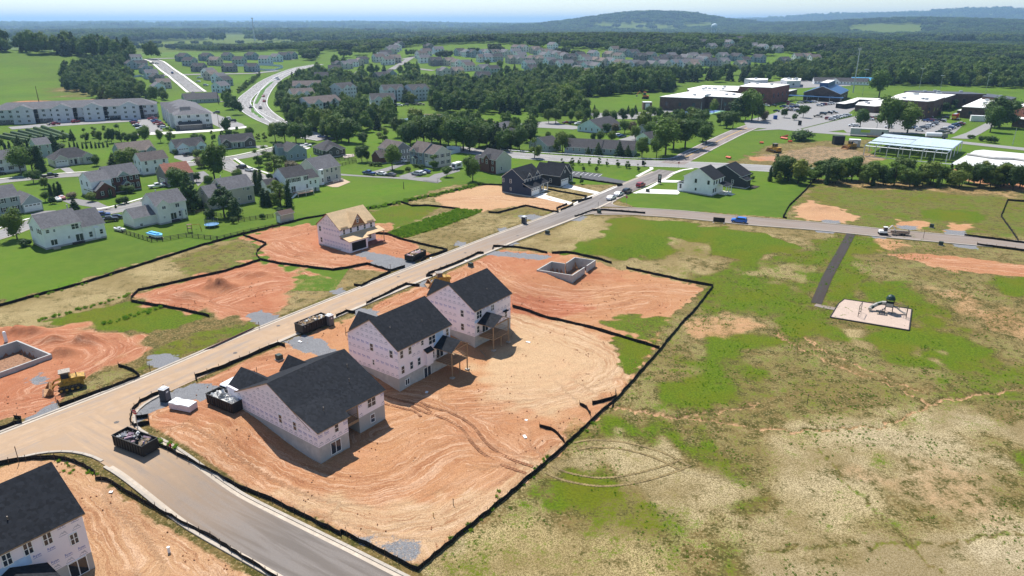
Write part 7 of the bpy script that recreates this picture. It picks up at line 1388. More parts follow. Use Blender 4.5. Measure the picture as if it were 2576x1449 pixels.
for a, b, n in (((1665,548),(1740,548),2),((1870,560),(2200,572),8),((1785,615),(1790,615),1),((1935,600),(2090,612),5),((2090,508),(2280,498),6),((2335,542),(2490,518),6),((2390,652),(2520,632),3),((2325,685),(2326,685),1),((2460,715),(2576,692),3),((1910,495),(1911,495),1),((1960,535),(2040,540),3)): row('U4', a, b, n, -30, UP)
for a, b, n in (((25,652),(150,632),3),((150,722),(151,722),1),((205,702),(340,668),6),((400,800),(462,812),2),((615,722),(720,692),5),((860,822),(861,822),1),((1130,832),(1200,826),2),((1250,862),(1251,862),1),((1295,837),(1440,772),7),((1345,742),(1540,745),6),((1510,887),(1610,890),2),((1570,862),(1790,772),9),((1570,706),(1571,706),1),((1705,716),(1706,716),1),((1380,690),(1381,690),1)): row('U5', a, b, n, -25, LP)
for a, b, n in (((640,1040),(800,1152),7),((410,1075),(520,1190),6),((1450,960),(1460,960),1),((1590,1040),(1660,1070),2),((150,1028),(240,1022),3),((560,330),(700,330),3)): row('U1', a, b, n, 20, 'parked by the apartments')
for a, b, n in (((390,945),(420,945),2),((575,928),(660,905),3),((740,905),(870,905),4)): row('A', a, b, n, 60, 'in front of the long apartments')
for a, b, n, az in (((2055,750),(2055,750),1,100),((2058,815),(2058,815),1,100),((1895,892),(1895,892),1,100),((2020,902),(2020,902),1,100),((2220,520),(2235,535),2,60),((895,452),(895,452),1,120),((1230,560),(1240,512),2,-10),((1320,608),(1320,608),1,-10)): row('U1', a, b, n, az, 'on the far estate roads')
for a, b, n in (((1500,770),(1570,765),2),((1620,740),(1740,760),4),((1400,962),(1401,962),1)): row('U2', a, b, n, 0, 'by the apartments at the wood')
for a, b, n in (((945,1052),(1075,1065),3),((1530,1200),(1580,1205),2),((190,1215),(191,1215),1)): row('U3', a, b, n, 20, 'by the low buildings')

# ------------------------------------------------------------------ site equipment
def waste(label, p, az, L_, W_, z, cols, seed, n=70, top=.7):
    r = random.Random(seed); mb = MB(); nm = len(cols)
    mb.box(-L_/2+.15, L_/2-.15, -W_/2+.15, W_/2-.15, z-.6, z-.15, 0)
    for _ in range(n):
        x, y = r.uniform(-L_/2+.4, L_/2-.4), r.uniform(-W_/2+.3, W_/2-.3); q = z-.2+top*r.random()*(1-(2*x/L_)**2)*(1-.5*(2*y/W_)**2); a = Vector((r.uniform(-1,1), r.uniform(-1,1), r.uniform(-.35,.35))).normalized(); l = r.choice((.2,.35,.6,.9)); mb.bar(Vector((x,y,q))-a*l*.6, Vector((x,y,q))+a*l*.6, r.choice((.04,.08,.16,.25)), r.randrange(nm), r.choice((4,4,6)))
    o = mb.build('construction_waste', [mat('waste_'+c, CW_[c], .7, .15, 3) for c in cols]); o.location = loc3(p); o.rotation_euler = (0,0,R(az)); tag(o, label, 'waste', None, 'stuff')
CW_ = dict(black=(.02,.02,.022), white=(.62,.61,.58), pink=(.55,.38,.42), tan=(.45,.32,.2), grey=(.25,.25,.25), osb=(.5,.36,.2))
def dumpster(label, p, az, L_=6.2, W_=2.4, H_=1.65, cols=('black','white','grey','tan'), wl='', seed=1, rev=False):
    o = thing('dumpster', label, 'dumpster', loc3(p, .04), R(az)); t = .07
    MB().box(-L_/2,L_/2,-W_/2,W_/2,.18,.3).build('floor', M_BLACK, o)
    for x in (-L_/2, L_/2-t): MB().box(x,x+t,-W_/2,W_/2,.3,H_).build('end_wall' if x > 0 else 'tailgate', M_BLACK, o)
    for y in (-W_/2, W_/2-t):
        sw = MB().box(-L_/2+t,L_/2-t,y,y+t,.3,H_).build('side_wall', M_BLACK, o); yo = y-.09 if y < 0 else y+t; n = 11
        for i in range(n): x = -L_/2+.3+(L_-.6)*i/(n-1); MB().box(x-.05,x+.05,yo,yo+.09,.22,H_-.08).build('rib', M_BLACK, sw)
    for y in (-W_/2-.06, W_/2-.04): MB().box(-L_/2-.05,L_/2+.05,y,y+.1,H_,H_+.1).build('top_rail', M_BLACK, o)
    for x in (-L_/2-.05, L_/2-.04): MB().box(x,x+.09,-W_/2+.04,W_/2-.04,H_+.002,H_+.098).build('top_rail', M_BLACK, o)
    for x in (-L_/2+.6, L_/2-.6):
        for y in (-.8,.8): m = MB(); m.bar((x,y-.1,.12),(x,y+.1,.12),.13,0,10); m.build('roller', M_STEEL, o)
    if wl: waste(wl, p, az, L_, W_, H_-.15, cols, seed)
def corners(s, *pts):
    q = PP(s, *pts); c = sum(q)/len(q); return q, c
q, c = corners('R2', (865,480),(1068,560),(1178,515),(960,440)); d = q[1]-q[0]; dumpster('black open dumpster heaped with bags at the street corner', c, math.degrees(math.atan2(d[1],d[0])), 6.4, 2.5, 1.8, ('black','black','white','grey','pink','tan'), 'heap of black bags and scrap in the street-corner dumpster', 4)
q, c = corners('E', (2255,1050),(2330,1072),(2460,1010),(2400,985)); dumpster('long black dumpster beside the road full of scrap timber', c, 54, 6.6, 2.5, 1.9, ('osb','tan','white','grey'), 'heap of scrap timber and sheets in the roadside dumpster', 5)
q, c = corners('R4', (1860,1015),(1985,1030),(2030,930),(1900,920)); dumpster('dumpster on the gravel near the yellow-roofed house', c, 62, 6.0, 2.5, 1.6, ('osb','tan','pink','white'), 'pale wood scraps in the dumpster near the yellow-roofed house', 6)
q, c = corners('R2', (1555,185),(1745,245),(1820,190),(1630,130)); dumpster('dumpster half hidden behind the single-storey house', c, -32, 6.4, 2.5, 1.8, ('white','white','grey'), 'white insulation waste in the half-hidden dumpster', 7)
M_TOILET = mat('dark_navy_plastic', (.03,.035,.05), .5, .1)
def toilet(label, p, az, m=M_TOILET):
    o = thing('portable_toilet', label, 'portable toilet', loc3(p, .04), R(az)); MB().box(-.58,.58,-.58,.58,.1,2.1).build('cabin', m, o); MB().box(-.62,.62,-.62,.62,0,.1).build('base', M_BLACK, o); r_2 = MB(); r_2.box(-.62,.62,-.62,.62,2.1,2.2); r_2.box(-.55,.55,-.55,.55,2.2,2.4,0,.18); r_2.build('roof', M_WHITEP, o)
    d_ = MB().box(-.42,.42,-.62,-.58,.16,2.0).build('door', mat('grey_plastic_door', (.10,.11,.13), .5), o); MB().box(-.2,.2,-.64,-.62,1.5,1.75).build('notice', M_WHITEP, d_); MB().lathe([(.05,2.2),(.05,2.6)],6,0,(.4,.4)).build('vent_pipe', M_BLACK, o)
toilet('dark portable toilet with white roof at the kerb corner', P('R2',1232,145), 70); toilet('grey portable toilet at the end of the long dumpster', P('E',2492,1005), 55, mat('mid_grey_plastic',(.16,.16,.16),.5)); toilet('dark portable toilet standing alone by the road', P('R5',383,775), 55)
def loader(label, p, az, sc=1.0):
    """tracked loader: bucket in front (+x)"""
    o = thing('track_loader', label, 'bulldozer', loc3(p), R(az), None, sc)
    for sg in (-1, 1):
        y0, y1 = (sg*1.25-.26, sg*1.25+.26); t = MB(); pr = [(-1.5,.1),(1.3,.1),(1.62,.45),(1.3,.85),(-1.5,.85),(-1.85,.5)]; t.yprism(pr[::-1], y0, y1); tk = t.build('track', M_RUB, o)
        for i in range(14): x = -1.45+i*.2; MB().box(x,x+.1,y0-.02,y1+.02,.83,.9).build('track_shoe', M_STEEL, tk)
        for i in range(4): m = MB(); m.bar((-1.1+i*.75,sg*1.52,.45),(-1.1+i*.75,sg*1.5+sg*.06,.45),.2,0,10); m.build('roller', M_YEL, tk)
    MB().box(-2.0,1.3,-.95,.95,.55,1.35).build('chassis', M_YEL, o); b = MB(); b.yprism([(-2.3,1.3),(-.35,1.3),(-.35,2.0),(-1.4,2.05),(-2.3,1.85)][::-1], -.85,.85); b.build('engine_cover', M_YEL, o); MB().box(-2.36,-2.3,-.6,.6,1.35,1.8).build('grille', M_BLACK, o)
    cb = MB(); cb.box(-.35,.95,-.75,.75,1.35,2.0); cb.build('cab_base', M_YEL, o); MB().box(-.3,.9,-.7,.7,2.0,2.95).build('cab_glass', M_GLASS, o)
    for x in (-.32,.84):
        for y in (-.74,.66): MB().box(x,x+.09,y,y+.09,2.0,2.97).build('cab_pillar', M_YEL, o)
    MB().box(-.5,1.1,-.85,.85,2.97,3.1).build('cab_roof', M_STEEL, o); MB().lathe([(.07,2.0),(.07,2.7)],8,0,(-1.2,.4)).build('exhaust', M_STEEL, o)
    for sg in (-1, 1): a = MB(); a.bar((.6,sg*.9,1.7),(1.9,sg*.85,1.35),.13); a.bar((1.9,sg*.85,1.35),(2.5,sg*.8,.5),.13); a.build('lift_arm', M_YEL, o)
    k = MB(); k.yprism([(2.3,.12),(3.5,.08),(3.5,.16),(2.5,.25),(2.35,.75),(2.65,1.25),(2.55,1.3),(2.2,.75)][::-1], -1.45,1.45); k.build('bucket', mat('worn_bucket', (.32,.16,.06), .6, .4, 3), o)
    for y in (-1.48,1.4): MB().yprism([(2.3,.12),(3.4,.1),(2.65,1.25),(2.2,.8)][::-1], y,y+.08).build('bucket_side', mat('worn_bucket', (.32,.16,.06)), o)
    for i in range(7): y = -1.3+i*.43; MB().box(3.45,3.75,y-.05,y+.05,.08,.15).build('bucket_tooth', M_STEEL, o)
loader('yellow tracked loader on the red soil at the left', P('K',530,30), 212, 1.05); loader('yellow tracked loader beside the farthest of the three houses', P('R1',1510,120), 200, 1.0)
# stop signs, small posts, hydrants, utility boxes
def stop(label, p, az, h=2.3, sc=1.0):
    o = thing('stop_sign', label, 'sign', loc3(p), R(az)); MB().box(-.04,.04,-.04,.04,-.2,h+.7).build('post', M_GALV, o); r = .42*sc; pl_ = MB(); oc = [(r*math.cos(math.pi/8+i*math.pi/4), h+.35+r*math.sin(math.pi/8+i*math.pi/4)) for i in range(8)]; pl_.yprism(oc[::-1], -.07,-.045); f = pl_.build('sign_plate', mat('sign_red', (.40,.02,.03), .5, .05), o); wpl = MB(); wpl.yprism([((x)*1.08,(z-h-.35)*1.08+h+.35) for x, z in oc][::-1], -.045,-.042); wpl.build('sign_border', M_WHITEP, o)
    tv, tf = text_geo('STOP', .32); t = MB().add([(x*.9,-.073,z+h+.25) for x, z, _ in tv], tf); t.build('lettering', M_WHITEP, f)
stop('red stop sign on a post at the lower street corner', P('R2',1025,345), -20); stop('small stop sign at the arterial road junction', P('R5',1806,270), -10); stop('small stop sign on the white house\'s lawn', P('R5',1325,600), -15)
def ubox(label, p, az=50, s=1.0, m=M_GREENBOX):
    o = thing('utility_cabinet', label, 'utility box', loc3(p, .06), R(az), None, s); MB().box(-.65,.65,-.6,.6,-.1,.12).build('pad', M_KERB, o); b = MB(); b.yprism([(-.5,.12),(.5,.12),(.5,.85),(.4,1.0),(-.5,1.05)][::-1], -.5,.5); b.build('cabinet', m, o); MB().box(-.3,.3,-.53,-.5,.3,.8).build('door', m, o)
for s, x, y, lab in (('R1',427,625,'green utility box in front of the single-storey house'),('F',977,565,'green utility box beside the second loader'),('F',1555,318,'dark utility box near the open foundation\'s street'),('F',1945,160,'dark utility box at the inlet fence'),('J',1947,402,'dark utility box below the upper street'),('J',1878,268,'small dark utility box above the upper street'),('R5',1522,482,'dark utility box at the white house\'s drive')): ubox(lab, P(s,x,y))
def pipe(label, p, h, r, m, name='standpipe', cat='pipe', group=None): o = thing(name, label, cat, loc3(p), 0, group); MB().lathe([(r,-.2),(r,h)],10).build('pipe', m, o); MB().lathe([(r*1.15,h-.1),(r*1.15,h+.03)],10).build('cap', m, o)
pipe('short white standpipe on the bare soil, bottom left', P('K',1278,1275), .85, .16, M_WHITEP)
hy = thing('fire_hydrant', 'red fire hydrant beside the corner dumpster', 'hydrant', loc3(P('K',1290,490))); RH = mat('hydrant_red', (.40,.02,.02), .5); MB().lathe([(.16,0),(.16,.1),(.11,.14),(.11,.6),(.15,.63),(.13,.75),(.05,.85)],10).build('barrel', RH, hy); m = MB(); m.bar((-.22,0,.48),(.22,0,.48),.07,0,8); m.build('nozzle', RH, hy)
for i, (s, x, y, h, lab) in enumerate((('K',145,595,2.6,'thin leaning marker pole at the lower left corner'),('R1',277,720,1.3,'thin stake on the lot of the single-storey house'),('L',845,915,1.0,'small stake on the pale bare soil'),('L',695,1005,.7,'yellow marker on the pale bare soil'),('M',937,160,2.0,'dark post in the seeded field'),('R4',1585,1130,1.5,'stake on the gravel by the yellow-roofed house'),('E',1135,1350,1.4,'marker post left of the road near the loader'),('E',1957,1030,1.4,'marker post at the gravel left of the road'),('R5',613,545,1.5,'marker post on the dark blue house\'s drive'),('J',1815,350,2.6,'thin pole at the upper street, right'),('R5',1065,640,2.4,'sign pole at the inlet fence'),('R1',873,460,1.6,'stake on the lot of the middle house'),('F',1182,300,1.3,'stake on the small gravel patch'),('F',852,420,1.3,'stake on the gravel beside the upper road'))):
    pipe(lab, P(s,x,y), h, .05, M_STAKE if i != 3 else M_YEL, 'marker_post', 'post')
# wrapped material stack
ps = P('R2', 1365, 205); pk_ = thing('material_stack', 'white wrapped stack of building material by the kerb', 'stack', loc3(ps), R(-18)); MB().box(-2.0,2.0,-.85,.85,.12,1.0).build('wrapped_body', mat('printed_wrap',(.62,.57,.60),.5,.12,2), pk_); tp = MB(); r2_ = random.Random(2)
for i in range(8): x = -2+.5*i; MB().box(x,x+.49,-.9,.9,1.0,1.12+r2_.uniform(0,.12),0,.03).build('wrap_fold', M_WHITEP, pk_)
for x in (-1.7,0,1.6): MB().box(x,x+.14,-.85,.85,0,.12).build('pallet_runner', M_LUMBER, pk_)
# pipes beside the road
for i in range(5): a, b2 = P('E',1545+14*i,1195-4*i), P('E',1880+10*i,1045-3*i); o = MB(); o.bar((a[0],a[1],zz(a)+.12+.05*i),(b2[0],b2[1],zz(b2)+.12+.05*i),.1,0,8); q = o.build('pipe', mat('dark_red_pipe',(.09,.025,.03),.6)); tag(q, 'long dark red pipe lying on the verge', 'pipe', 'pipes lying on the verge')
# loose boards and scraps on the soil
sr = random.Random(12)
for i, (s, x, y) in enumerate((('F',1290,1075),('F',1070,1220),('F',1000,1010),('L',1395,275),('R1',1415,845),('R1',565,505),('F',1410,1135),('R2',825,828),('L',1385,400),('R4',2160,965),('F',940,520))):
    p = P(s, x, y); o = MB(); l = sr.choice((.2,.3,.45)) if i > 2 else 1.6; o.box(-l,l,-.1 if i < 3 else -.22,.1 if i < 3 else .22,.05,.12); q = o.build('loose_board' if i < 3 else 'scrap_sheet', M_LUMBER if i < 3 else M_WHITEP); q.location = loc3(p); q.rotation_euler = (0,0,sr.uniform(0,3)); tag(q, 'loose timber board lying by the house decks' if i < 3 else 'small white scrap lying on the bare ground', 'board' if i < 3 else 'scrap', 'loose boards' if i < 3 else 'white scraps')
# ------------------------------------------------------------------ playground
A0, A1, A2, A3, A4 = [P('Pg', *q) for q in ((725,645),(2060,868),(2105,510),(960,340),(870,410))]
mu = sheet('playground_surface', [A0, A1, A2, A3, A4], .10, mat('pinkish_wood_mulch', (.47,.36,.29), .95, .2, 6, .6, 9, big=.06), sub=3)
M_EDGE = mat('black_edging', (.02,.02,.022), .7)
bd = link('playground_edging', None); tag(bd, 'black edging boards round the pale playground', 'edging')
for a, b2 in zip((A0,A1,A2,A3,A4), (A1,A2,A3,A4,A0)):
    L_ = resample([a,b2], 2.4)
    for p, q in zip(L_[:-1], L_[1:]): MB().bar((p[0],p[1],zz(p)+.1),(q[0],q[1],zz(q)+.1),.14).build('edging_board', M_EDGE, bd)
sw0, sw1 = P('Pg',1192,642), P('Pg',1240,562); d = sw1-sw0; sw = thing('swing_set', 'black steel swing frame on the playground', 'swing', loc3(sw0, .1)); MB().bar((0,0,-.2),(0,0,2.5),.06,0,8).build('post', M_BLACK, sw); MB().bar((d[0],d[1],-.2),(d[0],d[1],2.5),.06,0,8).build('post', M_BLACK, sw); MB().bar((0,0,2.5),(d[0],d[1],2.5),.06,0,8).build('top_bar', M_BLACK, sw)
for t in (.3,.7):
    s_ = MB(); c = d*t
    for e in (-.2,.2): s_.bar((c[0]+e*.5,c[1]+e*.3,2.5),(c[0]+e*.5,c[1]+e*.3,.55),.012)
    s_.build('chain', M_GALV, sw); MB().box(c[0]-.2,c[0]+.2,c[1]-.1,c[1]+.1,.5,.56).build('swing_seat', M_RUB, sw)
M_DGREEN = mat('dark_green_plastic', (.018,.045,.038), .4, .1); M_GSTEEL = mat('dark_post', (.025,.025,.03), .5); M_TANPL = mat('tan_plastic', (.38,.36,.32), .4, .05)
pt = P('Pg', 1705, 560); pg = thing('climbing_tower', 'dark climbing tower with dome roof and two slides', 'play structure', loc3(pt, .1), R(-28))
for x in (-.7,.7):
    for y in (-.7,.7): MB().lathe([(.07,-.1),(.07,3.0)],8,0,(x,y)).build('post', M_GSTEEL, pg)
MB().box(-.75,.75,-.75,.75,1.35,1.45).build('platform', M_GSTEEL, pg); MB().lathe([(.92,2.95),(.9,3.25),(.68,3.7),(.35,3.95),(.05,4.05)],12).build('dome_roof', M_DGREEN, pg); MB().box(-.72,.72,-.76,-.72,1.5,2.2).build('panel', M_TANPL, pg); MB().box(-.72,.72,.72,.76,1.5,2.2).build('panel', M_DGREEN, pg)
def slide(pts, r, name, m, m2, n=10):
    L_ = [Vector(p) for p in pts]
    for i in range(len(L_)-1): o = MB(); o.bar(L_[i], L_[i+1]+(L_[i+1]-L_[i])*.03, r, 0, n); o.build(name, m if i % 2 else m2, pg)
slide([(-.7,0,2.0),(-1.5,0,1.9),(-2.3,-.1,1.5),(-3.0,-.3,.95),(-3.5,-.7,.5),(-3.6,-1.1,.4)], .4, 'tube_slide', M_DGREEN, M_TANPL); 
for e in (-.28,.28): slide([(.7,e,1.5),(1.4,e,1.35),(2.2,e,.75),(2.9,e,.4),(3.3,e,.36)], .05, 'slide_rail', M_TANPL, M_TANPL, 6)
sl_ = MB(); P_ = [(.7,1.45),(1.4,1.28),(2.2,.68),(2.9,.33),(3.3,.3)]
for (xa, za), (xb, zb) in zip(P_[:-1], P_[1:]): sl_.add([(xa,-.28,za),(xb,-.28,zb),(xb,.28,zb),(xa,.28,za),(xa,-.28,za-.05),(xb,-.28,zb-.05),(xb,.28,zb-.05),(xa,.28,za-.05)], [(0,1,2,3),(7,6,5,4),(0,4,5,1),(2,6,7,3)])
sl_.build('slide_bed', M_TANPL, pg)
for i in range(4): MB().box(-1.9+.3*i,-1.6+.3*i,-1.7,-.8,.2+.3*i-.05,.25+.3*i).build('step', M_GSTEEL, pg)
MB().box(-2.4,-.8,-1.9,-1.5,.5,.62).build('transfer_deck', M_GSTEEL, pg)
for y in (-.5,.5): MB().lathe([(.06,-.1),(.06,2.6)],8,0,(3.4,y-1.6)).build('post', M_GSTEEL, pg); MB().bar((.7,y,2.2),(3.4,y-1.6,2.35),.04,0,6).build('overhead_rail', M_GSTEEL, pg)
for i in range(6): t = (i+.5)/6; MB().bar((.7+2.7*t,-.5-1.6*t,2.2+.15*t),(.7+2.7*t,.5-1.6*t,2.2+.15*t),.03,0,6).build('rung', M_GSTEEL, pg)
# ------------------------------------------------------------------ small machines, signs and trailers up the street
def excavator(label, p, az, m, sc=1.0, cabm=None):
    o = thing('excavator', label, 'excavator', loc3(p, .05), R(az), None, sc)
    for sg in (-1,1): t = MB(); t.yprism([(-1.1,.05),(1.1,.05),(1.35,.3),(1.1,.6),(-1.1,.6),(-1.35,.3)][::-1], sg*.75-.2, sg*.75+.2); t.build('track', M_RUB, o)
    MB().box(-1.2,.9,-.85,.85,.7,1.3).build('house_body', m, o); MB().box(-.1,.9,-.8,.1,1.3,2.4).build('cab', M_GLASS, o); MB().box(-.2,1.0,-.85,.15,2.4,2.5).build('cab_roof', m, o)
    a = MB(); a.bar((.9,.35,1.2),(2.3,.35,2.9),.14); a.build('boom', m, o); a = MB(); a.bar((2.3,.35,2.9),(3.4,.35,1.4),.11); a.build('stick', m, o); k = MB(); k.yprism([(3.2,1.4),(3.7,1.2),(3.6,.7),(3.1,.75)][::-1], .1,.6); k.build('bucket', M_STEEL, o)
excavator('white mini excavator beside the trailer on the upper street', P('J',1510,322), -12, M_WHITEP, .95); excavator('orange excavator on the far school earthworks', P('U3',1835,770), 160, mat('orange_paint',(.5,.16,.04)), 2.0)
tr = thing('trailer', 'flat brown equipment trailer with ramp on the upper street', 'trailer', loc3(P('J',1640,325), .05), R(-14), None, .8); MB().box(-3,2.6,-1.1,1.1,.6,.75).build('deck', mat('dark_wood_deck',(.12,.07,.045)), tr); MB().box(2.6,2.7,-1.1,1.1,.7,2.0).build('ramp', M_STEEL, tr); MB().box(-4.4,-3,-.1,.1,.55,.7).build('drawbar', M_BLACK, tr)
for x in (.2,1.1):
    for sg in (-1,1): m = MB(); m.bar((x,sg*1.1-.12,.4),(x,sg*1.1+.12,.4),.38,0,12); m.build('wheel', M_TYRE, tr)
for y in (-1.05,1.0): MB().box(-3,2.6,y,y+.06,.75,1.1).build('side_rail', M_STEEL, tr)
def board(label, p, az, w, h, z, m=M_BLACK, legs=2): 
    o = thing('sign_board', label, 'sign', loc3(p, .03), R(az)); MB().box(-w/2,w/2,-.06,.06,z,z+h).build('panel', m, o)
    for i in range(legs): x = (-w/2+.15)+(w-.3)*(i/(legs-1) if legs > 1 else .5); MB().box(x-.06,x+.06,.07,.18,-.1,z+h*.9).build('leg', M_GALV, o); MB().box(x-.2,x+.2,-.5,.5,0,.08).build('foot', M_KERB, o)
    return o
board('wide black board standing at the kerb of the upper street', P('J',272,235), -20, 3.4, 1.4, .3); bs = board('tall black banner sign beside the red car', P('R5',1630,408), -15, 1.3, 3.2, .4); board('small dark sign at the arterial road verge', P('R5',1478,245), -15, 1.0, 2.0, .4); board('dark sign at the school drive', P('U4',2087,790), 10, 2.2, 2.6, .3)
for i, z in enumerate((2.9,2.5,2.1,1.2)): MB().box(-.45+.05*i,.45-.08*i,-.075,-.06,z,z+.18).build('printed_line', M_WHITEP, bs)
# things in the gardens
tp_ = P('S4',1955,452); to = thing('trampoline', 'blue-rimmed trampoline with black safety net', 'trampoline', loc3(tp_)); MB().lathe([(1.75,.75),(2.05,.75),(2.05,.85),(1.75,.85)],20).build('rim_pad', mat('pad_blue',(.22,.45,.75)), to); MB().lathe([(1.75,.78),(.01,.76)],20).build('mat', M_BLACK, to)
for i in range(8): a = 6.283*i/8; x, y = 1.95*math.cos(a), 1.95*math.sin(a); MB().lathe([(.03,-.1),(.03,2.5)],6,0,(x,y)).build('pole', M_GALV, to)
nk = NT('net_mesh'); nk.b.inputs['Base Color'].default_value = (.02,.02,.02,1); nk.b.inputs['Alpha'].default_value = .45
n_ = MB(); k = 20; n_.add([(1.9*math.cos(6.283*i/k),1.9*math.sin(6.283*i/k),z) for z in (.85,2.4) for i in range(k)], [(i,(i+1)%k,k+(i+1)%k,k+i) for i in range(k)]); n_.build('safety_net', nk.m, to)
bo = thing('boat', 'boat under a bright blue cover by the rail fence', 'boat', loc3(P('S4',1440,552)), R(-32)); hb_ = MB(); hb_.prism([(-2.8,-1.0),(1.6,-1.0),(3.0,0),(1.6,1.0),(-2.8,1.0)], .5, 1.1); hb_.build('hull', M_WHITEP, bo); cv = MB(); cv.prism([(-2.9,-1.08),(1.6,-1.08),(3.1,0),(1.6,1.08),(-2.9,1.08)], 1.1, 1.25); cv.prism([(-2.4,-.5),(1.2,-.45),(1.8,0),(1.2,.45),(-2.4,.5)], 1.25, 1.55); cv.build('cover', mat('bright_blue_tarp',(.10,.42,.72),.5,.15,1.5), bo)
for x in (-1.2,): 
    for sg in (-1,1): m = MB(); m.bar((x,sg*1.0,.35),(x,sg*1.2,.35),.33,0,12); m.build('trailer_wheel', M_TYRE, bo)
MB().box(-2.5,3.8,-.08,.08,.35,.5).build('trailer_beam', M_STEEL, bo)
def boat(label, p, az, sc, m): o = thing('boat', label, 'boat', loc3(p), R(az), None, sc); a = MB(); a.prism([(-2.6,-.9),(1.4,-.9),(2.8,0),(1.4,.9),(-2.6,.9)], .45, 1.1); a.build('hull', m, o); MB().box(-.9,.6,-.6,.6,1.1,1.45,0,.15).build('console', M_GALV, o); MB().box(-2.4,3.4,-.07,.07,.3,.45).build('trailer_beam', M_STEEL, o); [ (lambda q: q.build('trailer_wheel', M_TYRE, o))(MB().bar((-1,sg*.9,.3),(-1,sg*1.1,.3),.3,0,12)) for sg in (-1,1)]
boat('open grey boat on a trailer beside the rail fence', P('S4',1100,492), 150, .85, M_GALV); boat('white boat left of two on the colonial\'s drive', P('S1',845,1070), 130, .9, M_WHITEP); boat('reddish boat right of two on the colonial\'s drive', P('S1',905,1045), 130, .9, mat('red_white_hull',(.45,.22,.20)))
ply = thing('playset', 'small wooden playset with yellow swing beam', 'playset', loc3(P('S4',1760,500)), R(20)); MB().box(-.8,.4,-.6,.6,1.2,1.3).build('deck', M_LUMBER, ply)
for x in (-.8,.3):
    for y in (-.6,.5): MB().box(x,x+.1,y,y+.1,-.1,2.2).build('post', M_LUMBER, ply)
MB().box(-.9,.5,-.7,.7,2.2,2.3,0,.1).build('roof', mat('playset_brown',(.15,.10,.05)), ply); MB().bar((.4,0,2.1),(2.6,0,2.1),.07).build('beam', M_YEL, ply); MB().bar((2.6,0,2.1),(2.9,-.8,-.1),.05).build('leg', M_YEL, ply); MB().bar((2.6,0,2.1),(2.9,.8,-.1),.05).build('leg', M_YEL, ply); MB().box(1.4,1.8,-.1,.1,.6,.66).build('swing_seat', M_RUB, ply)
cmp_ = thing('camper', 'white camper trailer beside the low brick garage', 'camper', loc3(P('S3',1770,530)), R(60)); MB().box(-2.6,2.6,-1.1,1.1,.4,2.7).build('body', M_WHITEP, cmp_); MB().box(-2.64,-2.6,-.8,.8,.8,2.2).build('window', M_GLASS, cmp_); MB().box(-1.5,1.2,-1.14,-1.1,1.3,2.1).build('window', M_GLASS, cmp_)
# guard rail along the arterial road
gl = offset(smoothline(PP('R5',(150,100),(500,128),(900,152),(1300,178),(1600,188),(1750,180),(1880,140),(2000,95),(2120,45)), 5), 0); L_ = resample(gl, 3.8); b0 = L_[0]; g_ = thing('guard_rail', 'long steel guard rail along the far side of the arterial road', 'guard rail', loc3(b0))
for p in L_: MB().box(p[0]-b0[0]-.08,p[0]-b0[0]+.08,p[1]-b0[1]-.08,p[1]-b0[1]+.08,-.3,.75).build('post', M_STAKE, g_)
for p, q in zip(L_[:-1], L_[1:]): MB().bar((p[0]-b0[0],p[1]-b0[1],.62),(q[0]-b0[0],q[1]-b0[1],.62),.17).build('rail', M_GALV, g_)
# school building site: office trailer, tanker, machines, barriers
of = thing('office_trailer', 'pale site office trailer with yellow-green sign', 'trailer', loc3(P('U5',600,925)), R(-22)); MB().box(-9,9,-1.8,1.8,.8,4.2).build('body', mat('pale_grey_panel',(.48,.46,.45)), of); MB().box(-4,.4,-1.86,-1.8,2.2,3.6).build('sign', mat('lime_sign',(.5,.55,.08)), of); MB().box(6,6.9,-1.85,-1.8,1.2,3.0).build('door', M_DARKIN, of); MB().box(-.8,6,-4,-1.9,.6,.9).build('stair_deck', M_LUMBER, of); [MB().box(x,x+.1,-4,-3.9,.9,1.9).build('rail_post', M_LUMBER, of) for x in (-.8,1.4,3.6,5.9)]
tk = thing('tank_truck', 'white tanker truck on the school road', 'truck', loc3(P('U5',1455,960), .15), R(-12)); m = MB(); m.bar((-5,0,2.2),(2.4,0,2.2),1.1,0,12); m.build('tank', M_WHITEP, tk); MB().box(2.8,5.2,-1.1,1.1,.7,2.8,0,.15).build('cab', mat('dull_green_cab',(.16,.18,.14)), tk); MB().box(-5,5,-.6,.6,.7,1.0).build('chassis', M_BLACK, tk)
for x in (-4,-2.6,3.8):
    for sg in (-1,1): m = MB(); m.bar((x,sg*.9,.5),(x,sg*1.2,.5),.5,0,12); m.build('wheel', M_TYRE, tk)
ft = thing('fire_engine', 'red and yellow fire engine in front of the school', 'truck', loc3(P('U5',1700,710), .15), R(50)); MB().box(-5,2.6,-1.25,1.25,.7,3.3).build('body', mat('engine_red',(.5,.05,.03)), ft); MB().box(2.6,5,-1.25,1.25,.7,3.0).build('cab', mat('engine_yellow',(.7,.45,.04)), ft); MB().box(-5.1,-5.0,-1.2,1.2,1.0,2.4).build('rear_panel', mat('engine_yellow',(.7,.45,.04)), ft); MB().box(-4.6,2,-.8,.8,3.3,3.6).build('ladder', M_GALV, ft)
for x in (-3.4,3.6):
    for sg in (-1,1): m = MB(); m.bar((x,sg*1.0,.5),(x,sg*1.3,.5),.5,0,12); m.build('wheel', M_TYRE, ft)
loader('small yellow loader on the school building site', P('U4',1775,1125), 110, 1.3); loader('pale tracked machine by the steel frame', P('U5',375,1080), 200, 1.2)
def box(label, name, cat, p, az, l, w, h, m, m2=None): o = thing(name, label, cat, loc3(p, .05), R(az)); MB().box(-l/2,l/2,-w/2,w/2,.1,h).build('body', m, o); MB().box(-l/2-.06,l/2+.06,-w/2-.06,w/2+.06,h,h+.12).build('lid', m2 or m, o); MB().box(-l/4,l/4,-w/2-.04,-w/2,.3,h*.85).build('door', m2 or m, o)
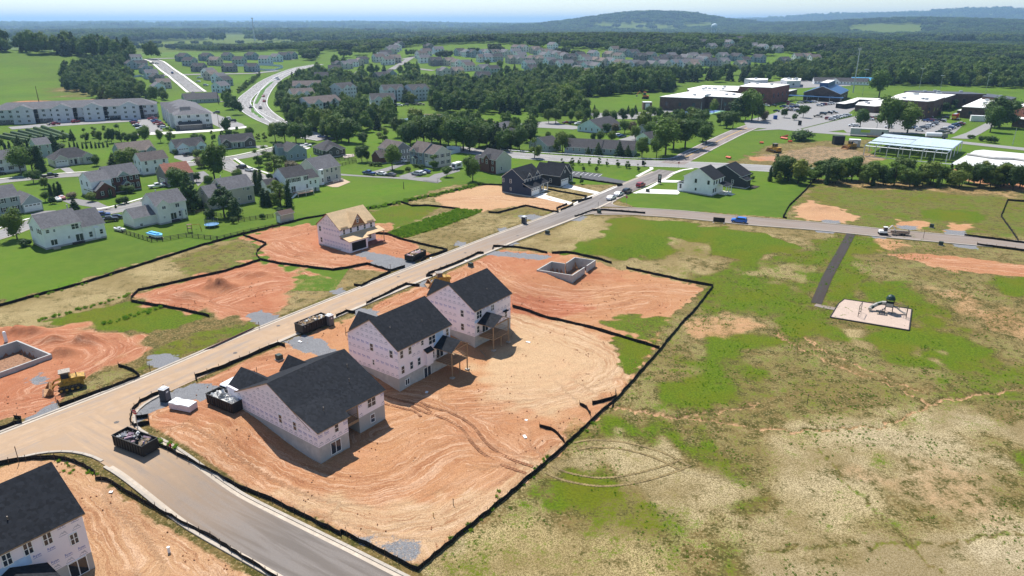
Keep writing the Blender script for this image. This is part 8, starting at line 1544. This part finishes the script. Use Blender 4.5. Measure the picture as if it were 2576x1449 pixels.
box('pale container beside the steel frame', 'container', 'container', P('U5',420,1055), -20, 5, 3, 3.4, M_GALV, M_WHITEP); box('black tank on the school building site', 'tank', 'tank', P('U5',215,1025), 0, 5, 3, 4, M_BLACK); box('white box trailer by the school', 'box_trailer', 'trailer', P('U5',1985,735), -20, 8, 3, 3.4, M_WHITEP); box('blue bin at the school car park', 'bin', 'bin', P('U4',1777,708), 0, 2, 1.6, 2.2, mat('bin_blue',(.03,.08,.3))); box('tan ticket booth by the tennis courts', 'booth', 'booth', P('U3',1850,890), 0, 6, 5, 5, mat('booth_brown',(.20,.13,.09)), M_WHITEP)
M_ORG = mat('orange_plastic', (.62,.10,.04), .6)
for i, (s, x, y, x2, y2, lab) in enumerate((('U4',1845,950,1935,925,'upper orange barrier fence on the school meadow'),('U4',1850,955,1935,968,'lower orange barrier fence on the school meadow'),('U4',1940,1000,1990,1000,'short orange barrier on the school meadow'),('U4',1155,1200,1215,1212,'orange fabric lying at the arterial corner'),('U4',1580,1015,1630,1018,'red and white barrier at the gravel track'))):
    a, b2 = P(s,x,y), P(s,x2,y2); o = thing('barrier', lab, 'barrier', loc3(a)); d = b2-a; MB().bar((0,0,.6),(d[0],d[1],.6),.5).build('panel', M_ORG, o); MB().bar((0,0,-.1),(0,0,1.3),.07).build('post', M_STAKE, o)
pile = P('U4',2085,970); o = tree(pile, 5.5, 'bush', 'overgrown green brush pile on the school meadow', None, 2.2)
def proto(kind, seed, n, s, leaf): c = crown_mesh(kind, seed, n, s); c.materials.append(leaf); return c
LFW = leafmat('woodland_leaves', (.044, .092, .016), (.105, .175, .026), .36); LFW2 = leafmat('woodland_pine', (.020, .046, .016), (.038, .070, .02), .2)
PN = [proto('broad', 31, 700, .032, LFW), proto('broad', 32, 700, .032, LFW), proto('tall', 33, 600, .03, LFW), proto('cone', 34, 700, .03, LFW2), proto('broad', 35, 700, .032, LF2)]
PM = [proto('wood', 41, 1500, .045, LFW), proto('wood', 42, 1500, .045, LFW), proto('wood', 43, 1400, .045, LFW2)]
def inpoly(poly, x, y):
    c = False; n = len(poly)
    for i in range(n):
        a, b = poly[i], poly[(i+1)%n]
        if (a[1] > y) != (b[1] > y) and x < (b[0]-a[0])*(y-a[1])/(b[1]-a[1])+a[0]: c = not c
    return c
def proj(x, y, z):
    dy = y*math.cos(PITCH)-(z-CAM_H)*math.sin(PITCH); dz = y*math.sin(PITCH)+(z-CAM_H)*math.cos(PITCH)
    return CX+FPX*x/dy, CY-FPX*dz/dy
# open ground, measured on the picture: no trees (value = share of trees kept)
OPEN = [([(-80,120),(240,118),(300,140),(270,180),(165,180),(160,225),(250,250),(290,262),(-80,270)], 0), ([(-80,262),(330,258),(560,255),(620,320),(560,335),(300,345),(-80,350)], 0),
 ([(310,132),(420,125),(560,132),(760,128),(770,160),(700,185),(650,215),(610,255),(560,262),(420,258),(420,240),(335,225),(330,170)], 0), ([(585,200),(700,165),(820,150),(825,172),(750,205),(705,235),(702,270),(735,325),(830,350),(810,372),(700,365),(600,345)], 0), ([(800,130),(960,132),(1060,115),(1250,108),(1320,118),(1400,150),(1340,195),(1210,212),(1060,205),(940,200),(880,205),(800,190)], .08), ([(1280,115),(1400,118),(1560,135),(1760,150),(2060,135),(2080,160),(1900,185),(1700,195),(1560,195),(1400,180),(1290,160)], .07),
 ([(1020,190),(1110,180),(1200,205),(1060,212)], .2), ([(975,265),(1070,262),(1100,285),(1280,288),(1480,298),(1480,330),(1290,330),(1000,320),(985,300)], 0), ([(1340,318),(1540,330),(1530,360),(1340,350)], 0),
 ([(1450,252),(1600,235),(1680,232),(1700,200),(1900,185),(2010,205),(2140,205),(2576,225),(2700,230),(2700,520),(1000,520),(1270,385),(1480,300)], 0), ([(800,255),(1000,240),(1000,290),(800,290)], .12),
 ([(2130,70),(2320,66),(2330,88),(2200,90),(2120,88)], 0), ([(1715,62),(1790,58),(1800,72),(1715,74)], 0), ([(880,80),(1060,78),(1060,104),(900,104)], .15), ([(1060,85),(1300,80),(1300,92),(1060,95)], .3), ([(280,120),(420,118),(420,132),(280,140)], .2), ([(440,113),(760,111),(760,121),(440,122)], .1), ([(1000,318),(1270,385),(600,400),(-100,420),(-100,345),(560,335),(840,350)], 0), ([(-100,400),(1300,380),(1300,700),(-100,700)], 0), ([(960,148),(1100,138),(1130,150),(960,165)], .1), ([(1080,150),(1200,140),(1320,160),(1200,175),(1080,165)], .12)]
HOUSES = HOUSE_PTS
fr = random.Random(21)
def wood(rmin, rmax, spacing, hlo, hhi, nproto, ymin=58, keepmul=1.0, xw=.78):
    pts = []; n = 0; cell = spacing; yy = rmin
    hp = np.array([h[0] for h in HOUSES]) if HOUSES else np.zeros((0,2)); hr = np.array([h[1] for h in HOUSES]) if HOUSES else np.zeros(0)
    while yy < rmax:
        half = yy*xw+60; x = -half
        while x < half:
            px, py = x+fr.uniform(-.5,.5)*cell, yy+fr.uniform(-.5,.5)*cell; x += cell
            z = float(z0(px, py)); sx, sy = proj(px, py, z)
            if sx < -140 or sx > 2716: continue
            keep = keepmul
            for poly, k in OPEN:
                if inpoly(poly, sx, sy): keep = min(keep, k)
            if yy > 1700:   # farmland mosaic between the woods
                f = float(vnoise(np.array([px/420.]), np.array([py/650.]), 77)[0]); keep = min(keep, 1.0 if f > .42 or z > 45 else .06)
            if fr.random() > keep: continue
            if len(hp):
                d2 = np.hypot(hp[:,0]-px, hp[:,1]-py)
                if (d2 < hr).any(): continue
            pts.append((px, py, z-.3, fr.uniform(hlo, hhi), fr.uniform(0, 6.28), fr.randrange(nproto) if nproto < 4 else fr.choices(range(nproto), (5,5,4,2,1))[0]))
        yy += cell
    return pts
w1 = wood(335, 900, 7.4, 7.5, 14, 5)
scatter_obj('woodland', 'dense green wood between the estates and behind the school', w1, PN)
w2 = wood(900, 2100, 16, 8, 12.5, 3)
scatter_obj('woodland', 'mass of trees spreading beyond the middle estates', w2, PM)
w3 = wood(2100, 6200, 40, 20, 30, 3)
scatter_obj('far_woodland', 'distant bluish woods across the plain', w3, PM)
w4 = wood(6200, 21000, 150, 55, 90, 3); w4 = [(a,b,c-s_*.42,s_,r,i) for a,b,c,s_,r,i in w4]
scatter_obj('far_woodland', 'hazy woods along the horizon and on the hill', w4, PM)
# dark stand of old trees on the rise at the left, and pines before the school
pts = []
for _ in range(150): px, py = fr.uniform(-720,-405), fr.uniform(800,850); pts.append((px, py, zz((px,py))-.3, fr.uniform(14,25), fr.uniform(0,6.28), fr.choices(range(5),(5,5,3,2,0))[0]))
for poly, n, h in (([(160,195),(230,165),(250,150),(290,150),(330,200),(345,250),(290,252),(250,222),(180,222)], 120, (9,14)), ([(1690,200),(1800,195),(1990,192),(2130,198),(2130,206),(1990,204),(1700,212)], 60, (11,16)), ([(1440,208),(1560,205),(1690,212),(1690,228),(1600,232),(1460,246)], 110, (15,20)), ([(2180,200),(2350,195),(2576,200),(2660,205),(2660,218),(2400,216),(2200,214)], 130, (13,20))):
    lo = (min(p[0] for p in poly), min(p[1] for p in poly)); hi = (max(p[0] for p in poly), max(p[1] for p in poly)); c = 0
    while c < n:
        sx, sy = fr.uniform(lo[0],hi[0]), fr.uniform(lo[1],hi[1])
        if inpoly(poly, sx, sy): p = gp(sx, sy); pts.append((float(p[0]), float(p[1]), zz(p)-.3, fr.uniform(*h), fr.uniform(0,6.28), fr.choices(range(5),(5,5,3,3,0))[0])); c += 1
scatter_obj('woodland', 'dark stands of old trees on the left rise and behind the school', pts, PN)
# weeds on the banks and along the fences
def weed_mesh(seed, n=60):
    r = random.Random(seed); V = []; F_ = []
    for _ in range(n):
        a = r.uniform(0,6.28); q = r.uniform(0,.6); b = Vector((q*math.cos(a), q*math.sin(a), 0)); t = b*1.3+Vector((r.uniform(-.25,.25), r.uniform(-.25,.25), r.uniform(.35,1.0))); w = Vector((r.uniform(-1,1), r.uniform(-1,1), .2)).normalized()*r.uniform(.05,.14); m = (b+t)/2+Vector((0,0,.1))
        o = len(V); V += [tuple(b), tuple(m+w), tuple(t), tuple(m-w)]; F_.append((o,o+1,o+2,o+3))
    me = bpy.data.meshes.new('weeds'); me.from_pydata(V, [], F_); me.materials.append(leafmat('weed_leaves_%d' % seed, (.10,.22,.016), (.19,.33,.03), .5)); return me
WD = [weed_mesh(1), weed_mesh(2), weed_mesh(3)]
def weeds(label, polys, dens, sc):
    pts = []
    for poly in polys:
        A_ = np.array(poly); lo, hi = A_.min(0), A_.max(0); n = int((hi-lo).prod()*dens)
        for _ in range(n):
            x, y = fr.uniform(lo[0],hi[0]), fr.uniform(lo[1],hi[1])
            if inpoly(poly, x, y): pts.append((x, y, zz((x,y)), fr.uniform(*sc), fr.uniform(0,6.28), fr.randrange(3)))
    return scatter_obj('weeds', label, pts, WD)
weeds('tall lush weeds on the bank above the road', [LUSH_STRIP], 3.2, (.3,.7))
def along(pts, d, dens, sc, jit=.6):
    out = []
    for p in resample(pts, 1/dens):
        if fr.random() < d: out.append((p[0]+fr.uniform(-jit,jit), p[1]+fr.uniform(-jit,jit), zz(p)-.02, fr.uniform(*sc), fr.uniform(0,6.28), fr.randrange(3)))
    return out
pts = along(Zp('S3',(490,1058),(830,1008),(1060,958),(1390,888),(1800,798),(2060,735)), .9, 3, (.5,1.1), 1.2)+along(Zp('E',(0,868),(640,695),(1050,565)), .25, 2, (.3,.7))+along(Zp('L',(580,1400),(950,1095),(1400,715),(1900,280)), .3, 1.5, (.25,.6), 1.2)+along(Zp('E',(290,975),(700,860),(1000,780)), .8, 2, (.3,.7), .8)+along(Zp('E',(790,1000),(1030,930),(1220,880)), .9, 3, (.4,.8), .8)+along(Zp('K',(1190,420),(1330,490)), .8, 3, (.3,.7), .5)+along(Zp('K',(430,600),(700,720)), .5, 2, (.3,.5), 1)
scatter_obj('weeds', 'scattered weeds growing along the silt fences', pts, WD)

# clods on the scraped soil and tufts in the seeded field
def clod_mesh(seed):
    r = random.Random(seed); mb = MB(); mb.lathe([(.25,-.2),(.5,.1),(.42,.4),(.12,.62)], 6); mb.v = [(x*r.uniform(.7,1.3), y*r.uniform(.7,1.3), z*r.uniform(.7,1.2)) for x, y, z in mb.v]; return mb.mesh('clod', mat('soil_clod', (.36,.17,.085), .95, .4, 2))
CLD = [clod_mesh(1), clod_mesh(2)]; cp = []
LOTS = [SITE_R, D((340,742),(480,700),(640,652),(860,712),(760,785),(540,792),(360,762)), D((610,597),(775,562),(1020,590),(1115,628),(960,680),(720,668),(648,642)), D((0,825),(200,822),(355,850),(240,925),(150,1020),(0,1065)), D((0,1175),(150,1155),(330,1262),(640,1449),(0,1449))]
nr = np.random.default_rng(4)
for poly in LOTS:
    A_ = np.array(poly); lo, hi = A_.min(0), A_.max(0); n = int((hi-lo).prod()*.8); x, y = nr.uniform(lo[0],hi[0],n), nr.uniform(lo[1],hi[1],n)
    m = (vnoise(x*.22, y*.22, 51) > .58) & (sdist(poly, x, y) > .3); x, y = x[m], y[m]; z = z0(x, y)
    cp += [(float(a), float(b), float(c)+.02, fr.choice((.06,.08,.1,.14,.22)), fr.uniform(0,6.28), fr.randrange(2)) for a, b, c in zip(x, y, z)]
scatter_obj('soil_clods', 'loose clods of soil strewn over the bare lots', cp, CLD)
tp2 = []; A_ = np.array(FLD); 
x, y = nr.uniform(-22,115,26000), nr.uniform(60,215,26000); m = (vnoise(x*.16, y*.16, 61)*.6+vnoise(x*.6, y*.6, 62)*.4 > .56) & (sdist(FLD, x, y) > .3); x, y = x[m], y[m]; z = z0(x, y)
tp2 = [(float(a), float(b), float(c)-.02, fr.uniform(.10,.30), fr.uniform(0,6.28), fr.randrange(3)) for a, b, c in zip(x, y, z)]
TF = [weed_mesh(11, 26), weed_mesh(12, 26), weed_mesh(13, 26)]
scatter_obj('grass_tufts', 'small grass tufts in the seeded field', tp2, TF)
# ------------------------------------------------------------------ air
def haze():
    k = bpy.data.materials.new('haze_air'); k.use_nodes = True; t = k.node_tree
    for n in list(t.nodes):
        if n.type == 'BSDF_PRINCIPLED': t.nodes.remove(n)
    v = t.nodes.new('ShaderNodeVolumePrincipled'); v.inputs['Color'].default_value = (.44, .70, 1.0, 1); v.inputs['Density'].default_value = HZ; v.inputs['Anisotropy'].default_value = .3
    t.links.new(v.outputs[0], t.nodes['Material Output'].inputs['Volume'])
    o = MB().box(-44000, 44000, -300, 47500, -60, 250).build('haze', k); o['kind'] = 'stuff'; o['label'] = 'pale blue summer haze over the distant plain'
HZ = .00009
haze()

# labels: where a few look-alikes share one, say which by its place from the left
ORD = ('leftmost', 'second from left', 'third from left', 'fourth from left', 'fifth from left', 'sixth from left', 'seventh from left', 'eighth from left', 'ninth from left')
byl = {}
for o in COL.objects:
    if o.parent is None and o.get('label') and o.get('group') and o.get('kind') is None: byl.setdefault(o['label'], []).append(o)
for lab, os_ in byl.items():
    if 2 <= len(os_) <= 9:
        os_.sort(key=lambda o: proj(o.location.x, o.location.y, o.location.z)[0])
        for i, o in enumerate(os_):
            w = (ORD[i] if i < len(os_)-1 else 'rightmost')+' '+lab
            if len(w.split()) <= 16: o['label'] = w
